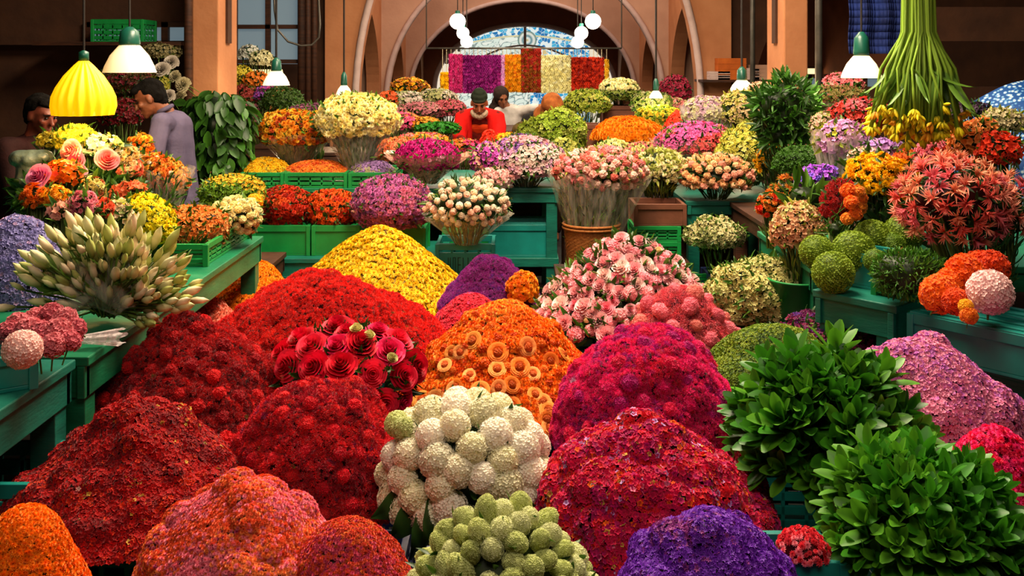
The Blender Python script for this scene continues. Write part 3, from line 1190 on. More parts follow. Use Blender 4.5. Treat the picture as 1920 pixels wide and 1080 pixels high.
# a green bucket holding the peach stocks, and its neighbours
def bucket(label, x, y, z, r, hgt, mat, name='bucket', cat='bucket'):
    t = empty(name, (x, y, z), label, cat)
    h = HB(); h.lathe((0, 0, 0), [(0.001, .004), (r * .74, .0), (r * .78, .01), (r * .98, hgt - .01), (r * 1.05, hgt - .01), (r * 1.06, hgt), (r * .98, hgt), (r * .95, hgt - .02), (r * .74, .012), (0.001, .012)], 32)
    h.build('bucket_body', mat, t, local=True, smooth=True)
    return t


# wicker basket
def wicker(label, x, y, z, r, hgt):
    t = empty('wicker_basket', (x, y, z), label, 'basket')
    h = HB()
    rows, k = 26, 96
    prof = [(0.002, .0)] + [(r * (.86 + .14 * i / rows), hgt * i / rows) for i in range(rows + 1)] + [(r * .96, hgt), (r * .82, .02), (.002, .02)]
    h.lathe((0, 0, 0), prof, k, lambda t_, i: 1 + (.028 * math.sin(t_ * 24 + (i % 2) * PI) if 0 < i <= rows + 1 else 0))
    t = h.build('basket_body', M_WICKER, t, local=True, smooth=True)
    for zz in (hgt, hgt * .93):
        h = HB(); h.tube([(r * 1.03 * math.cos(a), r * 1.03 * math.sin(a), zz) for a in np.linspace(0, 2 * PI, 40)], .009, 6)
        h.build('basket_rim', M_WICKER, t, local=True, smooth=True)
    return t.parent


BK = P(1110, 1, 5.9)
bench('low_stand', 'low dark stand under the wicker basket', BK[0] - .22, BK[0] + .22, 5.75, 6.15, .50, M_DARKWOOD, cat='stand')
wicker('round wicker basket holding the wrapped pink bunch', BK[0], 5.94, .50, .165, .285)
print('hall ready', len(bpy.data.objects))
# ------------------------------------------------------------------ heaps on crates


def heap(label, px, py, Y, rpx, drop, T, size, pal, spacing=None, p=1.7, q=.9, low=.05, clumps=0, cr=.05, seed=0, ry=1.0, cmat=M_CRATEB, clabel=None,
         mat=None, freq=12, patch_=1.0, wild=.6, base='#2a3a10', jit=.3, name='flower_heap', cat='flower heap', crate_on=True, cw=1.05, lift=.35, slots=8, dy=0.0):
    c = P(px, py, Y)
    R = W(rpx, Y) * (1.1 if crate_on else 1.0)
    zp, zb = c[2], c[2] - drop
    S = mound_surf((c[0], Y + dy), R, R * ry, zb, zp, p, q, low, clumps, cr, seed)
    spacing = spacing or size * .95
    k_ = .78 if crate_on else 1.0
    size, spacing = size * k_, spacing * k_
    pos, nn = sample(S, spacing, seed=seed)
    A, B = choose(pos, pal, freq, patch_, wild, seed)
    n = len(pos)
    d = nn + rng.normal(0, jit, nn.shape)
    cen = pos + nn * (size * lift) * rng.uniform(.2, 1.5, (n, 1))
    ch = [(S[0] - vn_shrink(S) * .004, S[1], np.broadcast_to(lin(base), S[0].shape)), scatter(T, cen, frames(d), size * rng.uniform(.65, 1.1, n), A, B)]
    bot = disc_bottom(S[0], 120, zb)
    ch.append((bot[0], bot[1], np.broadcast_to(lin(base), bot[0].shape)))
    o = build(name, ch, mat or M_PETAL, origin=(c[0], Y, zb))
    tag(o, label, cat, kind='stuff')
    if crate_on:
        w = R * cw
        crate(clabel or ' '.join(('plastic crate under the ' + label).split()[:14]), c[0], Y + dy, 0, w, w * ry * .95, zb, cmat, slots=slots, rot=rng.uniform(-.08, .08))
    return S, o


def vn_shrink(S):
    return S[2]


def disc_bottom(V, nt, zb):
    ring = V[-nt:]
    c = ring.mean(0)
    c[2] = zb
    v = np.concatenate([ring, c[None]])
    t = np.array([[(i + 1) % nt, i, nt] for i in range(nt)])
    return v, t


def rot_mat(nv, spin):
    n = Vector(nv).normalized()
    return n.to_track_quat('Z', 'Y').to_matrix().to_4x4() @ Matrix.Rotation(spin, 4, 'Z')


def place_many(meshes, name, pos, nn, scale, label, cat, group, stem=None, jit=.15, front=True, parent=None, vs=.12, partname=None):
    """the same flower, again and again: every one an object with its stem as a part"""
    out = []
    for k in range(len(pos)):
        me = meshes[k % len(meshes)]
        o = bpy.data.objects.new(name, me)
        d = nn[k] + rng.normal(0, jit, 3)
        s = scale * random.uniform(1 - vs, 1 + vs)
        o.matrix_basis = Matrix.Translation(Vector(pos[k])) @ rot_mat(d, random.uniform(0, 6.28)) @ Matrix.Scale(s, 4)
        put(o, parent)
        if parent is None:
            tag(o, label, cat, group)
            if stem is not None:
                so = bpy.data.objects.new('stem', stem)
                put(so, o)
        out.append(o)
    return out


def flower_mesh(name, T, a, b, mat=M_PETAL, extra=None):
    ch = [(T[0], T[1], lin(a)[None] * (1 - T[2][:, None]) + lin(b)[None] * T[2][:, None])]
    if extra:
        ch += extra
    v, t, c = join(ch)
    return mesh_of(name, v, t, c, mat)


def stem_mesh(L=1.5, r=.05, a='#3d5c1c', b='#557a28'):
    T = T_stem(6, r, L)
    return mesh_of('stem', T[0], T[1], lin(a)[None] * (1 - T[2][:, None]) + lin(b)[None] * T[2][:, None], M_STEM)


STEM = stem_mesh()
ORD = 'first second third fourth fifth sixth seventh eighth ninth tenth eleventh twelfth thirteenth fourteenth fifteenth sixteenth seventeenth eighteenth nineteenth twentieth'.split()


def by_rows(objs, base, per=7, where=''):
    """tells like things apart by their row and their place in it, as seen"""
    q = []
    for o in objs:
        p = o.matrix_basis.translation
        q.append((HY + F * (CAMH - p[2]) / p[1], CX + F * p[0] / p[1], o))
    q.sort(key=lambda a: a[0])
    nr = max(1, round(len(q) / per))
    for r in range(nr):
        row = sorted(q[r * len(q) // nr:(r + 1) * len(q) // nr], key=lambda a: a[1])
        rn = 'in the only row' if nr == 1 else ('in the top row' if r == 0 else 'in the bottom row' if r == nr - 1 else 'in the %s row' % ORD[r])
        for i, (_, _, o) in enumerate(row):
            side = ('%s from the left' % ORD[i]) if i else 'leftmost'
            o['label'] = '%s, %s %s%s' % (base, side, rn if nr > 1 else '', where)
            o['label'] = o['label'].replace(' ,', ',').strip()



def spread(pos, nn, n, mind, prefer=None):
    """n well spaced picks, best placed first"""
    order = np.argsort(-prefer) if prefer is not None else rng.permutation(len(pos))
    keep = []
    P_ = []
    for i in order:
        if not P_ or np.min(np.sum((np.array(P_) - pos[i]) ** 2, 1)) > mind * mind:
            keep.append(i)
            P_.append(pos[i])
            if len(keep) >= n:
                break
    return pos[keep], nn[keep]


def facing(pos, nn):
    v = np.array([0, 0, CAMH]) - pos
    v /= np.linalg.norm(v, axis=1, keepdims=True)
    return np.sum(v * nn, 1)


def on_heap(S, n, mind, seed=0, thr=-.15, wild=1.0):
    pos, nn = sample(S, mind * .35, seed=seed + 3)
    f = facing(pos, nn)
    m = f > thr
    pos, nn, f = pos[m], nn[m], f[m]
    return spread(pos, nn, n, mind, rng.uniform(0, wild, len(pos)) + f * .4)


# -- yellow heap: loose yellow mums
YEL = [('#c98a00', '#ffcf08', 5), ('#d89a00', '#ffd930', 2), ('#8a5a00', '#f0b400', .8)]
S, o = heap('big heap of small yellow chrysanthemums behind the red heap', 712, 424, 5.55, 182, .46, TDAISY, .019, YEL, p=1.35, q=1.05, low=.03, seed=1, ry=.85, spacing=.021, cmat=M_CRATEG, base='#7a5a08', patch_=.5)
me = [flower_mesh('yellow_chrysanthemum', TDAISY, a, b) for a, b, w in YEL[:2]] + [flower_mesh('yellow_chrysanthemum', TDAISY, '#b87c00', '#ffc800')]
pp, nn = on_heap(S, 290, .030, 1)
place_many(me, 'yellow_chrysanthemum', pp + nn * .012, nn, .021, 'small open yellow chrysanthemum lying on the big yellow heap', 'flower', 'loose yellow chrysanthemums on the yellow heap')

# -- orange-yellow heap and salmon heap behind the red ones
heap('orange-yellow marigold heap between the green bench end and the yellow heap', 478, 494, 5.25, 92, .3, TMUM, .017, [('#e06a00', '#ff9c10', 4), ('#c85000', '#ffb020', 2), ('#8a4a00', '#ff8a00', .6)], seed=2, ry=1.15, p=1.6, cmat=M_CRATEG, base='#8a4a08')
heap('small salmon pink heap beside the bench, behind the dark red heap', 392, 556, 4.62, 66, .26, TMUM, .015, [('#e86a50', '#ff9a80', 4), ('#f08870', '#ffb8a0', 2), ('#a04830', '#f07858', .7)], seed=3, ry=1.2, cmat=M_CRATET, base='#8a3a28')

# -- central red heap
RED = [('#b00804', '#f8180c', 6), ('#8c0604', '#e01008', 2.2), ('#b81408', '#ff3018', 1.4), ('#5a4a20', '#d8a080', .05), ('#2a3a10', '#6a6a28', .10)]
heap('broad bright red chrysanthemum heap in front of the yellow heap', 604, 510, 4.42, 215, .31, TFUZZ, .019, RED, p=1.5, q=1.0, low=.06, clumps=110, cr=.036, seed=4, ry=.72, mat=M_FUZZ, base='#3a0504', spacing=.0165, cmat=M_CRATET)

# -- dark red heap upper left
DRED = [('#700406', '#c80a10', 6), ('#54040c', '#980614', 3), ('#980808', '#f01c18', 1.4), ('#4a3a18', '#b0603a', .12), ('#3a3a10', '#7a7020', .08)]
S, o = heap('dark red chrysanthemum heap beside the green bench', 350, 584, 3.42, 172, .34, TFUZZ, .0165, DRED, p=1.4, q=1.0, low=.07, clumps=90, cr=.032, seed=5, ry=1.0, mat=M_FUZZ, base='#2a0304', spacing=.014, cmat=M_CRATED)
fz = T_pom(150, .26, TF4, .86, -.6, el=(1, 1, .85), tilt=.35)
me = [flower_mesh('red_chrysanthemum', fz, a, b, M_FUZZ) for a, b in (('#780408', '#d81018'), ('#900810', '#f01c20'), ('#600410', '#b80c1c'))]
pp, nn = on_heap(S, 75, .062, 5)
place_many(me, 'red_chrysanthemum', pp + nn * .004, nn, .024, 'round dark red chrysanthemum head on the heap beside the bench', 'flower', 'round red heads on the dark red heap', STEM)

# -- dark red heap lower left
heap('deep red cone-shaped heap with orange specks at the front', 248, 742, 2.78, 225, .30, TF5, .0105, [('#6c0406', '#c80c10', 6), ('#4c040c', '#980614', 4), ('#8c1004', '#e83c10', 1.4), ('#8a6a18', '#e8c050', .45), ('#6a4a4a', '#d8a8a0', .10)], p=1.25, q=1.1, low=.05, clumps=60, cr=.03, seed=6, ry=.95, mat=M_FUZZ, base='#240304', spacing=.0084, freq=22, cmat=M_CRATET, cw=1.15)

# -- crimson dome in the middle left
S, o = heap('crimson dome heap between the deep red cone and the white flowers', 597, 728, 2.95, 152, .33, TFUZZ, .017, [('#980810', '#f01424', 5), ('#780418', '#c80c2c', 3), ('#b01014', '#ff2c2c', 1.2), ('#5a0a30', '#a01050', .3), ('#4a4a18', '#9a8a40', .06)], p=2.3, q=.66, low=.06, clumps=80, cr=.03, seed=7, ry=1.0, mat=M_FUZZ, base='#2a0306', spacing=.013, cmat=M_CRATEB)
me = [flower_mesh('crimson_chrysanthemum', fz, a, b, M_FUZZ) for a, b in (('#980814', '#f81830'), ('#840614', '#d8102c'), ('#a00c14', '#ff2c34'))]
pp, nn = on_heap(S, 60, .058, 7)
place_many(me, 'crimson_chrysanthemum', pp, nn, .021, 'round crimson chrysanthemum head on the dome in front of the roses', 'flower', 'round crimson heads on the middle dome', STEM)

# -- red roses
def rose_variants(name, cols, T, mat=M_PETAL):
    return [flower_mesh(name, T, a, b, mat) for a, b in cols]


c = P(652, 640, 3.5)
S = ell_surf(c - np.array([0, 0, .125]), .25, .2, .17, -.3, .03, seed=8)
root = empty('rose_foliage', (c[0], 3.5, .36), 'dark green rose stems and leaves under the big red roses', 'foliage')
pos, nn = sample(S, .03)
ch = [leaf_scatter(pos - nn * .03, nn, .065, DKGREENS)]
v, t, cc = join(ch)
o = obj('foliage', mesh_of('foliage', v - np.array(root.location), t, cc, M_LEAF), root)
pp, nn2 = sample(S, .02, seed=4)
f = facing(pp, nn2)
m = f > .0
pp, nn2 = spread(pp[m], nn2[m], 28, .074, rng.uniform(0, 1, m.sum()) + f[m])
me = rose_variants('red_rose', (('#b00820', '#f01840'), ('#c01028', '#fc3050'), ('#a00818', '#e81030'), ('#b80c34', '#f82868')), TROSE)
rr_ = place_many(me, 'red_rose', pp, nn2 + np.array([0, -.35, .2]), .052, 'big open red rose in the bunch behind the crimson dome', 'rose', 'big red roses in the middle', stem_mesh(3, .06), vs=.2)
by_rows(rr_, 'big open red rose', 7)
crate('plastic crate under the big red roses', c[0], 3.52, 0, .4, .34, .36, M_CRATED, slots=8)
root_st = HB()
for i in range(40):
    a = rng.uniform(0, 6.28); r = rng.uniform(0, .16)
    root_st.tube([(rng.uniform(-.07, .07), rng.uniform(-.07, .07), 0), (r * 1.1 * math.cos(a), r * math.sin(a) * .9, .16 + rng.uniform(0, .1))], .005, 5)
root_st.build('stems', noise_mat('rose_stem', '#2c4a16', '#4a6a24', 20, .5, 0), root, local=True)
# buds among them
bu = flower_mesh('rose_bud', TROSEB, '#b8b060', '#e8dca0')
rr_ = place_many([bu], 'rose_bud', [P(668, 618, 3.42), P(692, 630, 3.40), P(735, 672, 3.3)], np.array([[0, -.3, 1.], [.1, -.4, 1], [.4, -.5, .8]]), .03, 'closed cream-green rose bud among the big red roses', 'rose', 'cream rose buds', STEM)
by_rows(rr_, 'closed cream-green bud among the big red roses', 3)

# -- orange heap with ringed flowers
ORA = [('#d84800', '#ff8414', 5), ('#e86810', '#ffa838', 3), ('#a82c00', '#f05808', 2), ('#3a4a10', '#6a7a20', .08)]
S, o = heap('orange heap dotted with ringed ranunculus in the centre', 945, 582, 3.92, 190, .36, TMUM, .0165, ORA, p=1.6, q=.95, low=.06, clumps=80, cr=.032, seed=9, ry=.95, base='#5a2404', spacing=.0145, cmat=M_CRATED)


def T_ringflower():
    p = []
    for k, (r, hgt) in enumerate(((.95, .15), (.78, .25), (.6, .3))):
        n = 14 - 3 * k
        for i in range(n):
            p.append(patch(2 * PI * (i + k * .5) / n, PI / n * 1.4, r * .72, r, hgt, .12, nu=3, nv=3, tt=(.6 - .1 * k, 1.0)))
    b = T_pom(60, .3, TF4, .8, -.2)
    p.append((b[0] * np.array([.5, .5, .35]) + np.array([0, 0, .12]), b[1], b[2] * .35))
    return t_cat(p)


TRING = T_ringflower()
me = [flower_mesh('ringed_ranunculus', TRING, a, b) for a, b in (('#d04a04', '#ffb060'), ('#c84400', '#ffa84a'), ('#b83c00', '#ff8c2c'))]
rings = [(865, 662), (852, 664), (935, 662), (855, 730), (905, 735), (858, 727), (885, 705), (935, 698), (960, 722), (937, 727), (1052, 668), (1032, 680), (998, 705), (1000, 740), (1025, 790), (1028, 803), (1027, 775), (905, 752), (822, 752), (795, 755), (870, 757), (985, 655), (1015, 760), (975, 690), (838, 690), (890, 640), (960, 760)]
pos, nn = sample(S, .012, seed=9)
scr = np.stack([CX + F * pos[:, 0] / pos[:, 1], HY + F * (CAMH - pos[:, 2]) / pos[:, 1]], 1)
f = facing(pos, nn)
ii = []
for x, y in rings:
    d = np.sum((scr - np.array([x, y])) ** 2, 1) + (f < 0.05) * 1e6
    ii.append(int(np.argmin(d)))
rr_ = place_many(me, 'ringed_ranunculus', pos[ii] + nn[ii] * .012, nn[ii] + np.array([0, -.3, .1]), .033, 'pale-rimmed orange ranunculus set in the central orange heap', 'flower', 'ringed orange ranunculus on the central heap', STEM, vs=.18)
by_rows(rr_, 'pale-rimmed orange ranunculus', 7)
pp, nn = on_heap(S, 90, .05, 9)
me = [flower_mesh('orange_chrysanthemum', T_pom(90, .3, TF4, .85, -.6), a, b) for a, b in (('#b83400', '#f86a0c'), ('#d04c04', '#ff8a24'), ('#982800', '#e85408'))]
place_many(me, 'orange_chrysanthemum', pp, nn, .018, 'small tight orange chrysanthemum head on the central heap', 'flower', 'tight orange heads on the central heap', STEM)

# -- white pompons
c = P(872, 850, 2.72)
S = ell_surf(c + np.array([0, .05, -.085]), .212, .17, .20, -.3, .02, seed=10)
pos, nn = sample(S, .02, seed=10)
f = facing(pos, nn)
m = f > -.1
pp, nn = spread(pos[m], nn[m], 46, .058, rng.uniform(0, .8, m.sum()) + f[m])
TW = T_pom(520, .105, TF5, .95, -.9, jit=.02, tilt=.3)
me = [flower_mesh('white_pompon_flower', TW, a, b, M_PETAL) for a, b in (('#ece0b8', '#fff8e6'), ('#e4dcaa', '#fcf6da'), ('#f0e4cc', '#fff8ee'))]
wps = place_many(me, 'white_pompon_flower', pp, nn, .047, 'round white pompon flower in the big white bunch', 'flower', 'round white pompon flowers in the centre', stem_mesh(3.2, .09), jit=.08)
by_rows(wps, 'white pompon flower of the central bunch', 7)
gm = flower_mesh('white_pompon_flower', TW, '#a8b050', '#d8dca0', M_PETAL)
for o, lb in zip(place_many([gm], 'green_pompon_flower', [P(757, 805, 2.72), P(745, 795, 2.78)], np.array([[-.4, -.6, .5], [-.5, -.2, .8]]), .038, 'x', 'flower', None, stem_mesh(3.2, .09)), ('still greenish pompon flower at the upper edge of the white bunch', 'smaller greenish pompon flower behind the other greenish one')):
    o['label'] = lb
root = empty('broad_leaves', (c[0], 2.74, .42), 'broad dark green leaves spreading under the white pompon flowers', 'foliage')
ch = []
lv = np.array([[-1.0, -.55, -.25], [-.8, -.75, -.38], [-.55, -.85, -.45], [-.3, -.9, -.42], [.1, -.95, -.25], [.35, -.9, -.22], [.7, -.7, -.1], [-.95, -.2, -.1], [.95, -.3, -.15], [-.2, -.9, -.55], [.0, .2, 1.], [-.15, .1, 1.0], [.1, .1, 1.0], [-.6, -.8, -.2], [.2, -1, -.35]])
A = np.array([lin('#1c3a12')] * len(lv)); B = np.array([lin('#3e6428')] * len(lv))
o0 = np.tile(np.array(c) + np.array([0, .02, -.1]), (len(lv), 1)); o0[10:13] += np.array([0, .04, .14])
sz = np.full(len(lv), .27); sz[10:13] = .075
ch.append((c + (S[0] - c) * .8, S[1], np.broadcast_to(lin('#14240c'), S[0].shape)))
ch.append(scatter(TLEAFW, o0, frames(lv, np.zeros(len(lv)) + PI), sz, A, B))
n = 260
dd = fib(n, -.3)
ch.append(leaf_scatter(np.array(c) + dd * np.array([.17, .14, .15]) + np.array([0, .06, -.05]), dd, .06, DKGREENS))
v, t, cc = join(ch)
obj('leaf_spray', mesh_of('leaf_spray', v - np.array(root.location), t, cc, M_LEAF), root)
hb = HB()
for i in range(30):
    a = rng.uniform(0, 6.28); r = rng.uniform(0, .12)
    hb.tube([(rng.uniform(-.05, .05), rng.uniform(-.05, .05), 0), (r * math.cos(a), r * math.sin(a), .2)], .005, 5)
hb.build('stems', noise_mat('pompon_stem', '#3a5a1c', '#54762a', 20, .5, 0), root, local=True)
crate('blue plastic crate under the white pompon flowers', c[0], 2.76, 0, .34, .3, .42, M_CRATED, slots=8)

# -- magenta heap
MAG = [('#a00840', '#f01474', 5), ('#b80c4c', '#ff2080', 3), ('#a80830', '#f0184c', 2.4), ('#780858', '#c81088', 1.6), ('#6a4a18', '#d8a850', .10), ('#7a6a7a', '#e0a8c8', .1)]
S, o = heap('magenta celosia heap beside the orange heap', 1212, 636, 3.22, 160, .32, TFUZZ, .0165, MAG, p=2.3, q=.66, low=.06, clumps=90, cr=.036, seed=11, ry=.95, mat=M_FUZZ, base='#30041a', spacing=.0135, cmat=M_CRATET)
fz2 = T_pom(190, .24, TF4, .84, -.6, el=(1, 1, .85), tilt=.4)
me = [flower_mesh('magenta_celosia', fz2, a, b, M_FUZZ) for a, b in (('#a00840', '#f01878'), ('#b00838', '#f82060'), ('#881050', '#d01484'))]
pp, nn = on_heap(S, 70, .06, 11)
place_many(me, 'magenta_celosia', pp, nn, .0255, 'fuzzy magenta celosia head on the heap beside the oranges', 'flower', 'fuzzy magenta heads on the magenta heap', STEM, vs=.25)

# -- mixed magenta/red heap
heap('mixed crimson and magenta heap with orange and lilac specks at the front', 1222, 794, 2.62, 215, .29, TF5, .0125, [('#980830', '#e01050', 5), ('#a00818', '#e81828', 2.4), ('#7c0840', '#c81068', 2.6), ('#a83404', '#ff6a14', .7), ('#8a5a9a', '#e0a8e8', .5), ('#8a6a20', '#f0c858', .45), ('#b04878', '#ff88a8', .3)], p=1.8, q=.8, low=.09, clumps=80, cr=.035, seed=12, ry=.9, mat=M_FUZZ, base='#30040e', spacing=.0100, freq=26, cmat=M_CRATET, cw=1.15)
heap('blackish red small mound at the edge of the mixed heap', 1400, 838, 2.72, 62, .35, TF5, .014, [('#5a0210', '#b01028', 4), ('#7a3a40', '#d08090', .6)], seed=13, mat=M_FUZZ, base='#20040a', spacing=.011, crate_on=True, clabel='dark blue crate between the mixed heap and the leafy bunch', cmat=M_CRATED, slots=8, ry=1.1)

# -- green heap
heap('smooth heap of fine green buds beside the magenta heap', 1450, 616, 3.72, 150, .30, TF4, .0095, [('#3a5208', '#7c9a1c', 5), ('#4c6810', '#a0b02e', 2.4), ('#24380a', '#4c6c14', 2.4)], p=2.2, q=.8, low=.05, seed=14, ry=1.0, mat=M_PETAL, base='#1c2c08', spacing=.0088, cmat=M_CRATET, freq=7)

# -- pink roses and peonies
c = P(1165, 520, 4.85)
S = mound_surf((c[0] + .04, 4.88), .46, .36, .48, .875, 1.45, .95, .04, seed=15)
root = empty('rose_foliage', (c[0], 4.88, .5), 'green leaves showing between the pink roses and peonies', 'foliage')
pos, nn = sample(S, .03, seed=15)
ch = [leaf_scatter(pos - nn * .015, nn, .085, GREENS), (S[0] - S[2] * .03, S[1], np.broadcast_to(lin('#1a2c0c'), S[0].shape))]
v, t, cc = join(ch)
obj('leaf_mass', mesh_of('leaf_mass', v - np.array(root.location), t, cc, M_LEAF), root)
crate('teal crate under the pink rose and peony heap', c[0], 4.9, 0, .62, .5, .5, M_CRATET, slots=8)
scr_pos, scr_nn = on_heap(S, 190, .047, 15, thr=-.05)
kinds = {
    'pink_peony': (TRUFF, [('#f0a0ac', '#fcd0d0'), ('#f498a8', '#fcc0c4'), ('#f4bcbc', '#ffe4dc')], .047),
    'pink_rose': (TROSE, [('#e06480', '#f8a0ac'), ('#e07c90', '#fcb8bc')], .038),
    'pink_carnation': (T_pom(140, .3, TF5, .85, -.6), [('#ec8c98', '#fcb8bc'), ('#e87888', '#f8a8b4')], .034)}
kk = list(kinds)
pick = rng.choice(3, len(scr_pos), p=(.48, .17, .35))
for i, nmk in enumerate(kk):
    T, cols, s = kinds[nmk]
    me = rose_variants(nmk, cols, T)
    lab = {'pink_peony': 'full pale pink ruffled peony in the big pink heap', 'pink_rose': 'rolled pink rose in the big pink heap', 'pink_carnation': 'dense pink carnation in the big pink heap'}[nmk]
    m = pick == i
    place_many(me, nmk, scr_pos[m] + scr_nn[m] * .012, scr_nn[m] + np.array([0, -.2, .1]), s, lab, 'flower', (lab.split(' in ')[0] + 's').replace('peonys', 'peonies'), STEM, vs=.2)
rb = flower_mesh('cream_rose_bud', TROSEB, '#e8c890', '#fcecc8')
for i, (x, y) in enumerate(((1215, 492), (1122, 612), (1235, 470), (1100, 600))):
    q = P(x, y, 4.6 if y > 550 else 4.85)
    o = place_many([rb], 'cream_rose_bud', [q], np.array([[0, -.3, 1.]]), .032, ['pale cream rose bud near the top of the pink heap', 'pink-white bud at the lower edge of the pink heap', 'cream bud highest in the pink heap', 'small bud hanging low in the pink heap'][i], 'rose', None, STEM)

# -- coral cockscombs
c = P(1275, 585, 4.2)
S = mound_surf((c[0], 4.2), .30, .26, .42, .79, 1.8, .85, .03, seed=16)
heap_base = [(S[0], S[1], np.broadcast_to(lin('#5a1020'), S[0].shape))]
pos, nn = sample(S, .018, seed=16)
A, B = choose(pos, [('#c02840', '#f06070', 3), ('#b83048', '#f88088', 2), ('#a02030', '#e85048', 1)], 12, 1, .6, 16)
heap_base.append(scatter(TFUZZ, pos, frames(nn), .018, A, B))
o = build('celosia_bed', heap_base, M_FUZZ, origin=(c[0], 4.2, .42))
tag(o, 'coral pink florets filling between the cockscomb heads', 'flower heap', kind='stuff')
crate('dark blue crate under the coral cockscombs', c[0], 4.2, 0, .42, .36, .42, M_CRATED, slots=8)
TCOCK = T_pom(300, .15, TF4, .92, -.7, jit=.05, el=(1, .8, 1.15))
me = [flower_mesh('coral_cockscomb', TCOCK, a, b, M_FUZZ) for a, b in (('#d04c68', '#fc8494'), ('#d85870', '#fc98a4'), ('#d85c5c', '#fca094'))]
pp, nn = on_heap(S, 40, .075, 16)
rr_ = place_many(me, 'coral_cockscomb', pp - nn * .005, nn, .039, 'knobbly coral pink cockscomb head behind the magenta heap', 'flower', 'knobbly coral cockscomb heads', STEM, vs=.2)
by_rows(rr_, 'knobbly coral cockscomb', 8)

